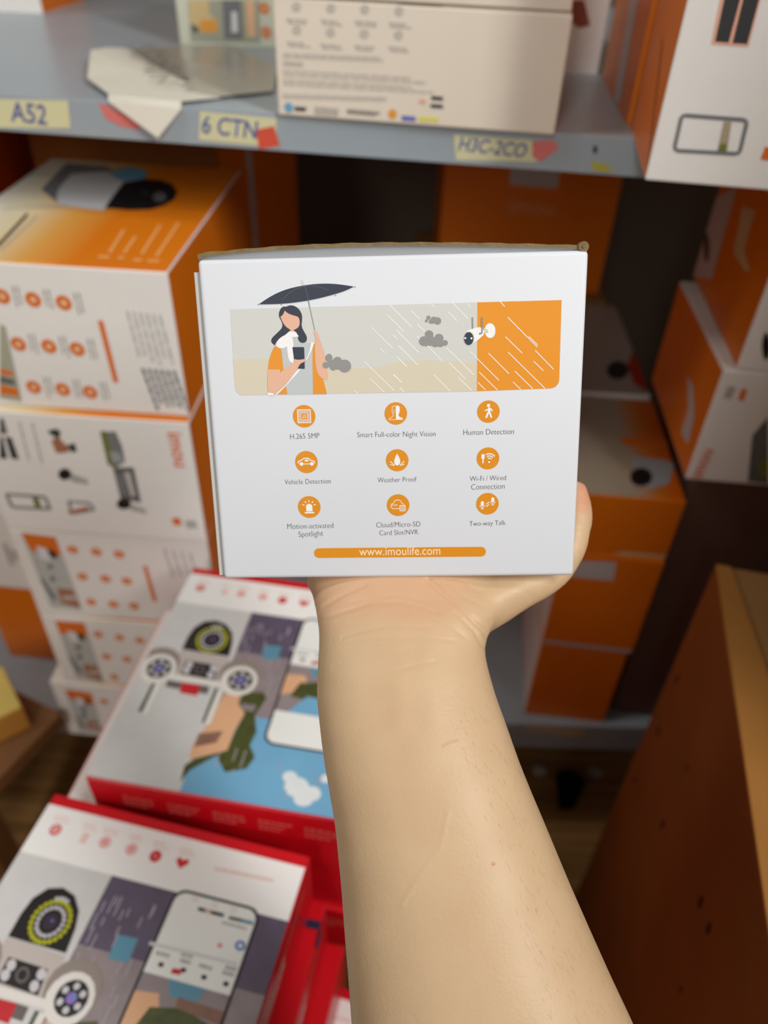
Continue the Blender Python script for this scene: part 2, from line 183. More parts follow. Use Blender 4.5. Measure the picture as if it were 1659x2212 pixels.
('H','cloud#3','front',[(3,'pcloud',[77.29,85.62,77.16,84.99,76.79,84.45,76.23,84.1,75.58,83.99,74.93,84.13,74.37,84.5,74.01,85.05,73.89,85.69,74.02,86.33,74.4,86.86,74.95,87.21,75.6,87.32,76.25,87.18,76.8,86.81,77.17,86.26]),(3,'pcloud',[78.88,87.81,78.76,87.26,78.44,86.8,77.95,86.49,77.39,86.39,76.82,86.51,76.34,86.84,76.02,87.32,75.91,87.87,76.03,88.42,76.35,88.89,76.84,89.19,77.4,89.29,77.97,89.17,78.45,88.84,78.77,88.37]),(3,'pcloud',[82.31,86.51,82.19,85.92,81.85,85.43,81.34,85.1,80.74,85.0,80.14,85.13,79.63,85.47,79.29,85.98,79.18,86.57,79.3,87.15,79.64,87.64,80.15,87.97,80.75,88.07,81.35,87.94,81.86,87.6,82.2,87.1]),(3,'pcloud',[83.8,84.94,83.72,84.56,83.5,84.25,83.18,84.04,82.79,83.97,82.41,84.06,82.08,84.28,81.87,84.6,81.79,84.98,81.87,85.35,82.08,85.67,82.41,85.87,82.79,85.94,83.18,85.86,83.5,85.64,83.72,85.32]),(3,'pcloud',[79.52,85.79,79.38,85.11,78.98,84.53,78.38,84.15,77.68,84.03,76.98,84.18,76.38,84.59,75.99,85.18,75.85,85.87,76.0,86.55,76.4,87.12,77.0,87.5,77.7,87.62,78.4,87.47,78.99,87.07,79.39,86.48]),(3,'pcloud',[82.49,84.79,82.39,84.3,82.1,83.89,81.68,83.62,81.17,83.53,80.67,83.64,80.25,83.93,79.97,84.35,79.87,84.85,79.97,85.33,80.25,85.74,80.68,86.01,81.18,86.1,81.68,85.99,82.11,85.71,82.39,85.29]),(3,'pcloud',[80.83,84.91,80.72,84.39,80.42,83.95,79.96,83.66,79.43,83.57,78.89,83.68,78.44,83.99,78.14,84.44,78.03,84.97,78.14,85.49,78.45,85.93,78.9,86.21,79.44,86.31,79.97,86.19,80.42,85.89,80.72,85.44]),(3,'pcloud',[77.07,84.56,77.01,84.3,76.86,84.08,76.63,83.93,76.36,83.89,76.1,83.94,75.87,84.1,75.72,84.32,75.67,84.59,75.72,84.85,75.88,85.07,76.11,85.21,76.37,85.26,76.64,85.2,76.87,85.05,77.02,84.82])]),
('H','camera_drawing','front',[(6,'pwhite',[99.66,88.7,99.59,87.94,99.36,87.26,98.98,86.72,98.5,86.38,97.97,86.27,97.43,86.41,96.94,86.77,96.55,87.32,96.3,88.01,96.2,88.77,96.28,89.53,96.51,90.21,96.89,90.74,97.36,91.08,97.9,91.19,98.43,91.06,98.92,90.7,99.31,90.15,99.57,89.46]),(5,'plight',[99.93,88.61,99.86,87.87,99.64,87.2,99.28,86.67,98.83,86.33,98.32,86.22,97.81,86.35,97.34,86.71,96.97,87.25,96.73,87.93,96.64,88.68,96.71,89.42,96.93,90.09,97.29,90.62,97.74,90.95,98.24,91.05,98.75,90.93,99.22,90.58,99.59,90.04,99.83,89.36]),(7,'pbeige',[95.84,89.63,97.23,89.18,97.47,87.98,95.95,87.8]),(8,'pwhite',[90.09,88.77,92.47,89.57,94.2,89.96,95.41,89.72,96.03,88.65,95.87,87.38,94.24,85.92,91.86,84.26,90.76,86.42]),(9,'plight',[92.85,86.25,92.76,85.53,92.5,84.88,92.09,84.37,91.57,84.04,91.0,83.94,90.42,84.06,89.89,84.41,89.47,84.94,89.2,85.6,89.11,86.33,89.19,87.05,89.46,87.69,89.87,88.2,90.38,88.52,90.96,88.63,91.54,88.5,92.06,88.16,92.48,87.63,92.75,86.98]),(10,'pteal',[92.46,86.21,92.38,85.54,92.16,84.94,91.81,84.47,91.36,84.17,90.86,84.07,90.36,84.19,89.91,84.5,89.55,84.99,89.32,85.61,89.24,86.28,89.31,86.95,89.54,87.55,89.89,88.02,90.34,88.32,90.83,88.42,91.33,88.3,91.78,87.98,92.14,87.5,92.37,86.89]),(11,'pwhite',[90.02,86.43,89.95,86.24,89.78,86.12,89.57,86.12,89.39,86.25,89.32,86.45,89.39,86.65,89.56,86.77,89.78,86.76,89.95,86.64]),(11,'pwhite',[92.11,86.31,92.04,86.11,91.87,85.99,91.65,85.99,91.48,86.12,91.41,86.32,91.48,86.52,91.65,86.64,91.86,86.64,92.04,86.51]),(5,'pmid',[92.25,93.26,92.37,89.5,91.87,89.48,91.75,93.24]),(11,'pmid',[95.53,93.18,95.55,88.03,95.05,88.03,95.03,93.18]),(11,'pmid',[95.43,87.74,94.4,87.42,94.22,88.0,95.26,88.31])]),
('H','rain_streaks','front',[(3.5,'pwhite',[64.24,97.96,71.72,90.43,71.53,90.24,64.05,97.77]),(3.5,'pwhite',[63.95,94.06,69.0,89.09,68.81,88.9,63.76,93.87]),(3.5,'pwhite',[66.48,89.57,74.03,81.92,73.84,81.73,66.28,89.38]),(3.5,'pwhite',[65.14,87.98,66.34,86.75,66.15,86.57,64.94,87.79]),(3.5,'pwhite',[63.77,84.92,64.97,83.6,64.77,83.42,63.57,84.74]),(3.5,'pwhite',[67.04,84.43,73.42,77.95,73.23,77.76,66.85,84.24]),(3.5,'pwhite',[66.32,80.78,69.79,77.37,69.61,77.17,66.13,80.58]),(3.5,'pwhite',[65.11,74.83,67.94,71.92,67.75,71.73,64.92,74.64]),(3.5,'pwhite',[63.48,70.99,65.14,69.18,64.94,69.0,63.29,70.8]),(3.5,'pwhite',[67.25,70.26,68.87,68.59,68.68,68.4,67.06,70.07]),(3.5,'pwhite',[71.35,96.01,74.27,93.09,74.08,92.9,71.16,95.82]),(3.5,'pwhite',[73.47,91.33,76.06,88.95,75.87,88.75,73.28,91.14]),(3.5,'pwhite',[73.35,87.51,74.3,86.51,74.1,86.32,73.15,87.32]),(3.5,'pwhite',[78.29,97.95,79.36,96.88,79.17,96.69,78.09,97.76]),(3.5,'pwhite',[83.67,95.45,86.92,92.23,86.73,92.04,83.48,95.26]),(3.5,'pwhite',[85.26,98.21,90.59,92.87,90.4,92.68,85.07,98.02]),(3.5,'pwhite',[90.26,97.88,91.31,96.53,91.09,96.36,90.05,97.72]),(3.5,'pwhite',[76.9,84.23,81.92,78.95,81.73,78.77,76.71,84.04]),(3.5,'pwhite',[83.24,83.46,92.71,74.18,92.52,73.99,83.05,83.27]),(3.5,'pwhite',[84.25,78.39,89.99,72.7,89.8,72.51,84.06,78.2]),(3.5,'pwhite',[79.04,74.35,84.7,68.61,84.51,68.42,78.85,74.16]),(3.5,'pwhite',[87.43,73.28,92.09,68.79,91.91,68.6,87.24,73.08]),(3.5,'pwhite',[91.41,82.01,101.45,72.05,101.26,71.86,91.22,81.82]),(3.5,'pwhite',[97.66,81.33,104.79,74.26,104.6,74.07,97.47,81.14]),(3.5,'pwhite',[94.59,75.02,100.94,68.76,100.75,68.57,94.4,74.83]),(3.5,'pwhite',[94.19,71.53,96.83,68.84,96.64,68.65,94.0,71.34]),(3.5,'pwhite',[101.27,98.28,102.89,96.58,102.7,96.4,101.08,98.09]),(3.5,'pwhite',[103.95,93.09,114.14,83.06,113.95,82.87,103.76,92.9]),(3.5,'pwhite',[111.22,86.61,114.25,83.7,114.06,83.51,111.03,86.42]),(3.5,'pwhite',[103.35,86.69,109.12,81.1,108.93,80.91,103.16,86.49]),(3.5,'pwhite',[104.32,81.54,117.22,69.04,117.03,68.85,104.14,81.35]),(3.5,'pwhite',[113.44,82.0,119.97,75.41,119.78,75.22,113.25,81.81]),(3.5,'pwhite',[113.07,78.36,116.49,75.04,116.3,74.85,112.88,78.16]),(3.5,'pwhite',[106.74,75.14,113.05,68.99,112.86,68.79,106.55,74.95]),(3.5,'pwhite',[106.21,71.44,108.96,68.84,108.77,68.65,106.02,71.24]),(3.5,'pwhite',[63.22,94.71,67.02,91.04,66.83,90.85,63.03,94.52]),(3.5,'pwhite',[57.89,90.68,64.88,83.7,64.69,83.5,57.7,90.49]),(3.5,'pwhite',[60.79,83.6,62.17,82.02,61.96,81.84,60.59,83.42]),(3.5,'pwhite',[65.27,87.97,66.47,86.66,66.27,86.48,65.07,87.79]),(3.5,'pwhite',[55.16,79.26,65.27,69.19,65.08,69.0,54.97,79.06]),(3.5,'pwhite',[56.91,73.54,61.91,68.58,61.72,68.39,56.72,73.34]),(3.5,'pwhite',[51.42,69.44,52.6,68.44,52.42,68.24,51.25,69.24]),(3.5,'pwhite',[65.01,74.71,66.71,73.14,66.53,72.94,64.83,74.51])]),
('H','web_address_bar','front',[(1,'picon',[95.9,11.73,96.58,11.58,97.16,11.17,97.56,10.55,97.7,9.83,97.58,9.12,97.2,8.51,96.63,8.11,95.95,7.97,36.23,8.06,35.54,8.21,34.98,8.63,34.62,9.25,34.51,9.97,34.68,10.69,35.1,11.3,35.7,11.71,36.4,11.84])]),
('S1','icon#1','front',[(1,'borange',[67.3,98.9,66.8,101.2,65.5,103.3,63.5,104.6,61.1,105.1,58.7,104.6,56.7,103.3,55.4,101.2,54.9,98.9,55.4,96.5,56.7,94.5,58.7,93.1,61.1,92.7,63.5,93.1,65.5,94.5,66.8,96.5]),(2,'bpale',[63.7,98.9,63.2,100.4,61.9,101.3,60.3,101.3,59.0,100.4,58.5,98.9,59.0,97.3,60.3,96.4,61.9,96.4,63.2,97.3])]),
('S1','icon#2','front',[(1,'borange',[91.2,97.7,90.7,100.1,89.4,102.1,87.4,103.5,85.0,103.9,82.6,103.5,80.6,102.1,79.3,100.1,78.8,97.7,79.3,95.4,80.6,93.4,82.6,92.0,85.0,91.5,87.4,92.0,89.4,93.4,90.7,95.4]),(2,'bpale',[87.6,97.7,87.1,99.3,85.8,100.2,84.2,100.2,82.9,99.3,82.4,97.7,82.9,96.2,84.2,95.3,85.8,95.3,87.1,96.2])]),
('S1','icon#3','front',[(1,'borange',[114.7,96.6,114.3,99.0,112.9,101.0,110.9,102.3,108.5,102.8,106.2,102.3,104.2,101.0,102.8,99.0,102.3,96.6,102.8,94.2,104.2,92.2,106.2,90.9,108.5,90.4,110.9,90.9,112.9,92.2,114.3,94.2]),(2,'bpale',[111.2,96.6,110.7,98.1,109.4,99.1,107.7,99.1,106.4,98.1,105.9,96.6,106.4,95.1,107.7,94.1,109.4,94.1,110.7,95.1])]),
('S1','icon#4','front',[(1,'borange',[68.8,58.7,68.3,61.1,67.0,63.1,65.0,64.5,62.6,64.9,60.2,64.5,58.2,63.1,56.9,61.1,56.4,58.7,56.9,56.4,58.2,54.3,60.2,53.0,62.6,52.5,65.0,53.0,67.0,54.3,68.3,56.4]),(2,'bpale',[65.2,58.7,64.7,60.3,63.4,61.2,61.8,61.2,60.5,60.3,60.0,58.7,60.5,57.2,61.8,56.2,63.4,56.2,64.7,57.2])]),
('S1','icon#5','front',[(1,'borange',[93.6,58.4,93.1,60.7,91.8,62.7,89.7,64.1,87.4,64.6,85.0,64.1,83.0,62.7,81.6,60.7,81.2,58.4,81.6,56.0,83.0,54.0,85.0,52.6,87.4,52.2,89.7,52.6,91.8,54.0,93.1,56.0]),(2,'bpale',[90.0,58.4,89.5,59.9,88.2,60.8,86.6,60.8,85.3,59.9,84.8,58.4,85.3,56.8,86.6,55.9,88.2,55.9,89.5,56.8])]),
('S1','icon#6','front',[(1,'borange',[116.3,57.5,115.8,59.8,114.5,61.8,112.5,63.2,110.1,63.7,107.7,63.2,105.7,61.8,104.4,59.8,103.9,57.5,104.4,55.1,105.7,53.1,107.7,51.7,110.1,51.3,112.5,51.7,114.5,53.1,115.8,55.1]),(2,'bpale',[112.7,57.5,112.2,59.0,110.9,59.9,109.3,59.9,108.0,59.0,107.5,57.5,108.0,55.9,109.3,55.0,110.9,55.0,112.2,55.9])]),
('S1','icon#7','front',[(1,'borange',[70.8,19.4,70.4,21.8,69.0,23.8,67.0,25.1,64.6,25.6,62.3,25.1,60.2,23.8,58.9,21.8,58.4,19.4,58.9,17.0,60.2,15.0,62.3,13.7,64.6,13.2,67.0,13.7,69.0,15.0,70.4,17.0]),(2,'bpale',[67.2,19.4,66.7,20.9,65.4,21.9,63.8,21.9,62.5,20.9,62.0,19.4,62.5,17.9,63.8,16.9,65.4,16.9,66.7,17.9])]),
('S1','icon#8','front',[(1,'borange',[95.4,19.0,94.9,21.3,93.6,23.4,91.6,24.7,89.2,25.2,86.8,24.7,84.8,23.4,83.5,21.3,83.0,19.0,83.5,16.6,84.8,14.6,86.8,13.2,89.2,12.8,91.6,13.2,93.6,14.6,94.9,16.6]),(2,'bpale',[91.8,19.0,91.3,20.5,90.0,21.4,88.4,21.4,87.1,20.5,86.6,19.0,87.1,17.4,88.4,16.5,90.0,16.5,91.3,17.4])]),
('S1','icon#9','front',[(1,'borange',[118.3,18.0,117.8,20.4,116.5,22.4,114.4,23.7,112.1,24.2,109.7,23.7,107.7,22.4,106.3,20.4,105.9,18.0,106.3,15.6,107.7,13.6,109.7,12.3,112.1,11.8,114.4,12.3,116.5,13.6,117.8,15.6]),(2,'bpale',[114.7,18.0,114.2,19.5,112.9,20.5,111.3,20.5,110.0,19.5,109.5,18.0,110.0,16.4,111.3,15.5,112.9,15.5,114.2,16.4])]),
('S1','caption_text#0','front',[(1,'bgrey',[72.4,107.6,72.1,101.5,70.5,101.6,70.8,107.7]),(1,'bgrey',[72.1,100.5,71.9,95.9,70.3,96.0,70.5,100.5]),(1,'bgrey',[71.9,95.1,71.7,91.4,70.1,91.4,70.3,95.2]),(1,'bgrey',[71.7,90.7,71.7,90.3,70.1,90.4,70.1,90.8]),(1,'bgrey',[76.0,107.9,75.8,102.4,74.2,102.4,74.4,107.9]),(1,'bgrey',[75.8,101.4,75.6,97.9,74.0,98.0,74.2,101.4]),(1,'bgrey',[75.6,97.3,75.5,93.0,73.9,93.1,74.0,97.3]),(1,'bgrey',[96.0,106.5,95.9,101.2,94.3,101.2,94.4,106.6]),(1,'bgrey',[95.9,100.3,95.9,95.2,94.3,95.2,94.3,100.3]),(1,'bgrey',[95.8,94.3,95.8,92.5,94.2,92.5,94.2,94.3]),(1,'bgrey',[99.6,106.8,99.6,102.6,98.0,102.6,98.0,106.8]),(1,'bgrey',[99.6,101.9,99.5,96.7,97.9,96.8,98.0,101.9]),(1,'bgrey',[99.5,95.8,99.5,91.1,97.9,91.1,97.9,95.8]),(1,'bgrey',[119.3,105.4,119.4,98.2,117.8,98.2,117.7,105.4]),(1,'bgrey',[119.4,96.9,119.4,94.1,117.8,94.1,117.8,96.9]),(1,'bgrey',[119.4,93.6,119.5,90.6,117.9,90.6,117.8,93.6]),(1,'bgrey',[119.5,90.1,119.5,87.6,117.9,87.6,117.9,90.0]),(1,'bgrey',[122.9,105.7,123.0,100.1,121.4,100.1,121.3,105.6]),(1,'bgrey',[123.0,99.2,123.1,95.3,121.5,95.3,121.4,99.1]),(1,'bgrey',[123.1,94.6,123.2,89.3,121.6,89.3,121.5,94.6])]),
('S1','caption_text#1','front',[(1,'bgrey',[74.3,68.3,74.1,63.7,72.5,63.7,72.7,68.4]),(1,'bgrey',[74.1,62.9,73.9,59.0,72.3,59.0,72.5,62.9]),(1,'bgrey',[73.9,58.3,73.7,53.3,72.1,53.3,72.3,58.3]),(1,'bgrey',[78.1,68.6,78.0,65.8,76.4,65.8,76.5,68.6]),(1,'bgrey',[78.0,65.3,77.9,62.7,76.3,62.8,76.4,65.3]),(1,'bgrey',[77.9,62.3,77.7,55.5,76.1,55.6,76.3,62.3]),(1,'bgrey',[77.6,54.3,77.5,50.8,75.9,50.9,76.0,54.4]),(1,'bgrey',[98.8,68.0,98.8,65.3,97.2,65.3,97.2,68.0]),(1,'bgrey',[98.8,64.8,98.7,60.8,97.1,60.8,97.2,64.8]),(1,'bgrey',[98.7,60.1,98.7,57.2,97.1,57.2,97.1,60.1]),(1,'bgrey',[98.7,56.7,98.6,54.1,97.0,54.1,97.1,56.7]),(1,'bgrey',[98.6,53.6,98.6,52.2,97.0,52.2,97.0,53.7]),(1,'bgrey',[102.6,68.2,102.5,61.2,100.9,61.2,101.0,68.2]),(1,'bgrey',[102.5,60.0,102.5,53.1,100.9,53.1,100.9,60.0]),(1,'bgrey',[102.5,51.8,102.4,49.0,100.8,49.0,100.9,51.9]),(1,'bgrey',[121.3,67.1,121.3,60.9,119.7,60.9,119.7,67.1]),(1,'bgrey',[121.4,59.8,121.4,53.3,119.8,53.3,119.8,59.8]),(1,'bgrey',[121.5,52.1,121.5,49.3,119.9,49.3,119.9,52.1]),(1,'bgrey',[125.0,67.3,125.2,60.0,123.6,60.0,123.4,67.3]),(1,'bgrey',[125.2,58.7,125.2,56.0,123.6,56.0,123.6,58.7]),(1,'bgrey',[125.2,55.5,125.3,50.4,123.7,50.4,123.6,55.5]),(1,'bgrey',[125.3,49.5,125.3,49.0,123.7,49.0,123.7,49.5])]),
('S1','caption_text#2','front',[(1,'bgrey',[76.7,29.8,76.5,22.3,74.9,22.4,75.1,29.9]),(1,'bgrey',[76.4,21.0,76.3,15.4,74.7,15.4,74.8,21.1]),(1,'bgrey',[76.2,14.4,76.1,10.0,74.5,10.0,74.6,14.4]),(1,'bgrey',[80.7,30.1,80.5,24.9,78.9,25.0,79.1,30.1]),(1,'bgrey',[80.5,24.0,80.4,19.6,78.8,19.7,78.9,24.0]),(1,'bgrey',[80.4,18.9,80.2,14.2,78.6,14.3,78.8,18.9]),(1,'bgrey',[101.0,29.4,101.0,26.2,99.4,26.2,99.4,29.4]),(1,'bgrey',[101.0,25.6,101.0,19.9,99.4,19.9,99.4,25.6]),(1,'bgrey',[101.0,18.9,100.9,16.0,99.3,16.0,99.4,18.9]),(1,'bgrey',[100.9,15.5,100.9,11.8,99.3,11.8,99.3,15.5]),(1,'bgrey',[105.0,29.7,105.0,26.9,103.4,26.9,103.4,29.7]),(1,'bgrey',[105.0,26.4,104.9,21.4,103.3,21.4,103.4,26.4]),(1,'bgrey',[104.9,20.5,104.9,17.7,103.3,17.7,103.3,20.5]),(1,'bgrey',[104.9,17.3,104.9,12.5,103.3,12.5,103.3,17.3]),(1,'bgrey',[123.6,28.4,123.7,21.4,122.1,21.4,122.0,28.4]),(1,'bgrey',[123.8,20.2,123.8,17.1,122.2,17.1,122.2,20.1]),(1,'bgrey',[123.8,16.6,123.9,11.3,122.3,11.3,122.2,16.6]),(1,'bgrey',[127.6,28.7,127.6,25.3,126.0,25.3,126.0,28.7]),(1,'bgrey',[127.6,24.7,127.8,17.8,126.2,17.7,126.0,24.7]),(1,'bgrey',[127.8,16.5,127.9,13.2,126.3,13.2,126.2,16.5]),(1,'bgrey',[127.9,12.6,127.9,12.4,126.3,12.4,126.3,12.6])]),
('S1','accent_bar','front',[(1,'borange',[136.4,83.8,138.2,29.0,134.0,28.9,132.2,83.7])]),
('S1','text_block','front',[(1,'bgrey',[157.9,92.9,158.5,84.5,157.0,84.4,156.4,92.8]),(1,'bgrey',[158.6,83.0,159.1,75.8,157.6,75.7,157.1,82.9]),(1,'bgrey',[159.2,74.6,159.8,65.3,158.3,65.2,157.7,74.5]),(1,'bgrey',[160.0,63.6,160.6,54.0,159.2,53.9,158.5,63.5]),(1,'bgrey',[162.9,92.7,163.2,88.7,161.7,88.6,161.4,92.5]),(1,'bgrey',[163.2,88.1,164.0,77.7,162.5,77.6,161.7,87.9]),(1,'bgrey',[164.2,75.9,164.6,69.9,163.1,69.7,162.7,75.7]),(1,'bgrey',[164.7,68.8,165.1,62.9,163.6,62.8,163.2,68.7]),(1,'bgrey',[165.2,61.9,165.7,55.6,164.2,55.5,163.7,61.7]),(1,'bgrey',[167.9,92.4,168.8,80.8,167.3,80.6,166.4,92.2]),(1,'bgrey',[169.0,78.7,169.7,70.0,168.2,69.9,167.5,78.6]),(1,'bgrey',[169.8,68.4,170.7,58.0,169.2,57.9,168.3,68.3]),(1,'bgrey',[170.8,56.2,171.3,50.2,169.8,50.0,169.3,56.1]),(1,'bgrey',[172.9,92.1,173.9,79.6,172.4,79.5,171.4,92.0]),(1,'bgrey',[174.1,77.4,175.0,67.8,173.5,67.7,172.6,77.3]),(1,'bgrey',[175.1,66.1,176.2,54.2,174.7,54.0,173.6,66.0]),(1,'bgrey',[176.3,52.0,176.7,47.8,175.2,47.6,174.8,51.9]),(1,'bgrey',[177.8,91.8,178.7,82.2,177.2,82.0,176.4,91.7]),(1,'bgrey',[178.9,80.4,179.7,71.9,178.2,71.8,177.4,80.3]),(1,'bgrey',[179.8,70.4,180.4,64.0,178.9,63.8,178.3,70.2]),(1,'bgrey',[180.5,62.8,180.9,58.5,179.4,58.4,179.0,62.7]),(1,'bgrey',[181.0,57.8,181.3,54.7,179.8,54.6,179.5,57.6]),(1,'bgrey',[182.8,91.5,183.9,80.9,182.4,80.8,181.3,91.4]),(1,'bgrey',[184.1,79.0,185.3,66.7,183.8,66.6,182.6,78.9]),(1,'bgrey',[185.5,64.5,186.6,53.3,185.1,53.2,184.0,64.3]),(1,'bgrey',[186.8,51.3,187.0,49.2,185.5,49.1,185.3,51.2]),(1,'bgrey3',[161.9,44.1,163.0,37.5,160.4,37.0,159.3,43.7]),(1,'bgrey3',[163.2,36.3,164.4,29.2,161.8,28.8,160.6,35.9]),(1,'bgrey3',[164.6,27.9,165.9,19.9,163.3,19.5,162.0,27.5]),(1,'bgrey3',[166.1,18.5,167.3,11.5,164.7,11.0,163.6,18.1]),(1,'bgrey3',[167.5,10.2,168.4,4.9,165.8,4.5,164.9,9.8]),(1,'bgrey3',[167.0,44.1,167.7,39.8,165.1,39.3,164.4,43.6]),(1,'bgrey3',[167.8,39.0,168.9,32.4,166.4,32.0,165.3,38.6]),(1,'bgrey3',[169.1,31.3,170.0,26.0,167.5,25.5,166.6,30.8]),(1,'bgrey3',[170.2,25.0,171.3,18.5,168.7,18.1,167.6,24.6]),(1,'bgrey3',[171.5,17.3,172.0,14.4,169.4,14.0,168.9,16.9]),(1,'bgrey3',[172.1,13.9,172.5,11.5,169.9,11.1,169.5,13.5]),(1,'bgrey3',[172.0,44.0,172.9,39.0,170.3,38.6,169.5,43.6]),(1,'bgrey3',[173.1,38.1,174.0,32.9,171.4,32.4,170.5,37.7]),(1,'bgrey3',[174.1,32.0,174.6,29.4,172.0,29.0,171.6,31.5]),(1,'bgrey3',[174.7,29.0,175.3,25.4,172.7,25.0,172.1,28.5]),(1,'bgrey3',[175.4,24.8,176.1,20.9,173.5,20.5,172.8,24.4]),(1,'bgrey3',[176.2,20.2,177.4,13.1,174.9,12.6,173.6,19.8]),(1,'bgrey3',[177.7,11.8,178.2,9.0,175.6,8.6,175.1,11.3]),(1,'bgrey3',[177.1,44.0,178.2,37.9,175.6,37.4,174.5,43.5]),(1,'bgrey3',[178.4,36.8,178.9,33.8,176.4,33.3,175.8,36.3]),(1,'bgrey3',[179.0,33.2,180.0,27.9,177.4,27.4,176.5,32.8]),(1,'bgrey3',[180.1,27.0,180.7,23.9,178.1,23.5,177.6,26.5]),(1,'bgrey3',[180.8,23.4,181.2,20.9,178.7,20.5,178.2,22.9]),(1,'bgrey3',[181.3,20.5,182.5,13.8,180.0,13.3,178.8,20.0]),(1,'bgrey3',[182.7,12.6,183.2,10.0,180.7,9.5,180.2,12.1]),(1,'bgrey3',[182.1,43.9,183.4,36.8,180.9,36.4,179.6,43.4]),(1,'bgrey3',[183.7,35.6,184.9,28.9,182.4,28.4,181.1,35.1]),(1,'bgrey3',[185.1,27.7,185.9,23.9,183.3,23.4,182.6,27.3]),(1,'bgrey3',[186.0,23.2,187.3,15.9,184.8,15.4,183.4,22.7]),(1,'bgrey3',[187.6,14.6,188.6,9.3,186.0,8.9,185.0,14.1]),(1,'bgrey3',[187.2,43.9,187.9,40.0,185.4,39.5,184.6,43.4]),(1,'bgrey3',[188.1,39.3,189.6,31.4,187.0,30.9,185.5,38.9]),(1,'bgrey3',[189.8,30.0,191.1,23.3,188.6,22.8,187.3,29.5]),(1,'bgrey3',[191.3,22.1,192.4,13.7,190.4,13.3,188.8,21.6]),(1,'bgrey3',[192.4,12.2,192.4,4.1,192.2,3.6,190.7,11.8])]),
('S1','picture_panel','front',[(1,'bgreen',[52.4,75.3,56.3,73.6,50.6,4.0,32.1,6.3]),(2,'borange',[40.7,35.5,50.7,32.8,50.4,28.9,39.0,29.8]),(2,'borange',[36.1,20.0,50.1,16.6,49.7,9.4,33.4,10.9]),(2,'bdark2',[38.5,28.0,49.4,25.3,49.5,20.1,36.6,21.8])]),
('S1','camera_picture','top',[(2,'bgrey3',[30.3,163.0,24.3,216.4,22.2,243.9,63.8,240.2,93.7,200.7,104.8,118.0,58.7,130.7]),(3,'bbody',[50.9,147.6,44.5,168.6,39.1,211.9,69.3,224.6,94.8,197.4,103.9,117.9,82.1,121.4,59.8,127.9]),(4,'bblack',[102.4,124.8,98.5,158.8,95.9,194.2,111.4,209.0,126.6,208.2,140.6,197.0,151.3,177.4,154.3,155.9,150.2,138.6,141.9,127.0,123.7,122.6]),(5,'bdark2',[145.8,160.7,146.7,156.5,147.0,152.7,146.6,149.6,145.5,147.5,143.9,146.6,142.0,146.9,139.8,148.5,137.7,151.1,135.7,154.6,134.2,158.7,133.2,162.9,132.9,166.8,133.3,170.0,134.4,172.2,136.0,173.2,138.0,172.8,140.2,171.2,142.4,168.4,144.3,164.8]),(5,'bnavy',[125.9,169.9,126.2,168.3,126.3,166.9,126.2,165.8,125.8,165.0,125.2,164.7,124.5,164.8,123.7,165.4,122.9,166.3,122.2,167.6,121.6,169.1,121.2,170.6,121.1,172.0,121.2,173.2,121.6,174.0,122.2,174.4,122.9,174.2,123.8,173.6,124.6,172.6,125.3,171.3])]),
('S1','round_badge','top',[(5,'bblue',[108.7,222.7,110.0,216.1,109.5,209.9,107.5,204.8,104.0,201.1,99.5,199.3,94.4,199.4,89.1,201.5,84.1,205.4,79.9,210.7,76.9,216.9,75.4,223.5,75.7,229.9,77.6,235.3,81.1,239.2,85.8,241.2,91.1,241.0,96.7,238.8,101.8,234.6,105.9,229.1])]),
('S1','antenna_picture','top',[(2,'bgrey',[19.0,109.3,51.2,120.4,52.0,118.1,19.8,107.0]),(2,'bgrey',[51.3,120.5,71.0,125.2,71.6,122.8,51.9,118.0])]),
('S1','antenna_picture#2','top',[(2,'bgrey',[0.6,204.3,18.8,211.3,19.7,208.9,0.9,202.0])]),
('S1','title_text','top',[(2,'bdark',[52.3,27.6,49.3,39.8,51.7,40.4,54.7,28.1]),(2,'bdark',[51.6,34.5,48.6,46.9,50.9,47.5,53.9,35.0]),(2,'bdark',[50.9,41.5,47.8,54.2,50.1,54.7,53.2,42.0]),(2,'bdark',[50.1,48.6,47.0,61.6,49.3,62.1,52.5,49.2]),(2,'bdark',[49.4,55.9,46.2,69.1,48.5,69.7,51.7,56.5]),(2,'bdark',[48.6,63.3,45.4,76.8,47.7,77.3,50.9,63.9]),(2,'bdark',[47.8,70.9,44.6,84.6,46.9,85.2,50.1,71.5]),(2,'bdark',[47.0,78.6,43.7,92.6,46.1,93.1,49.3,79.2]),(2,'bdark',[46.2,86.5,42.9,100.7,45.2,101.2,48.5,87.0]),(2,'bgrey',[57.7,19.2,53.9,95.8,55.5,95.8,59.3,19.3])]),
('S1','caption_text','top',[(2,'bpale2',[139.3,27.0,134.0,76.8,136.2,77.0,141.5,27.3]),(2,'bpale2',[150.1,28.7,147.9,63.9,150.1,64.0,152.3,28.8]),(2,'bpale2',[164.0,28.6,159.7,91.4,161.9,91.5,166.2,28.7]),(2,'bpale2',[176.1,25.9,173.1,98.9,175.3,99.0,178.3,26.0]),(2,'bpale2',[134.7,21.5,143.6,20.6,143.2,16.7,134.3,17.5]),(2,'bpale2',[150.1,21.6,154.6,21.2,154.2,17.2,149.7,17.6]),(2,'bpale2',[162.4,19.1,168.8,19.0,168.8,15.0,162.3,15.1]),(2,'bpale2',[173.0,18.5,182.1,19.5,182.5,15.5,173.4,14.5])]),
('S2','stamp_block','front',[(1,'bdark2',[29.8,127.0,32.8,125.9,31.8,110.8,24.9,110.3]),(1,'bdark',[28.7,107.9,34.1,107.0,34.4,83.7,27.8,84.6]),(1,'bdark',[24.1,107.6,26.3,107.3,24.0,83.7,17.2,83.8])]),
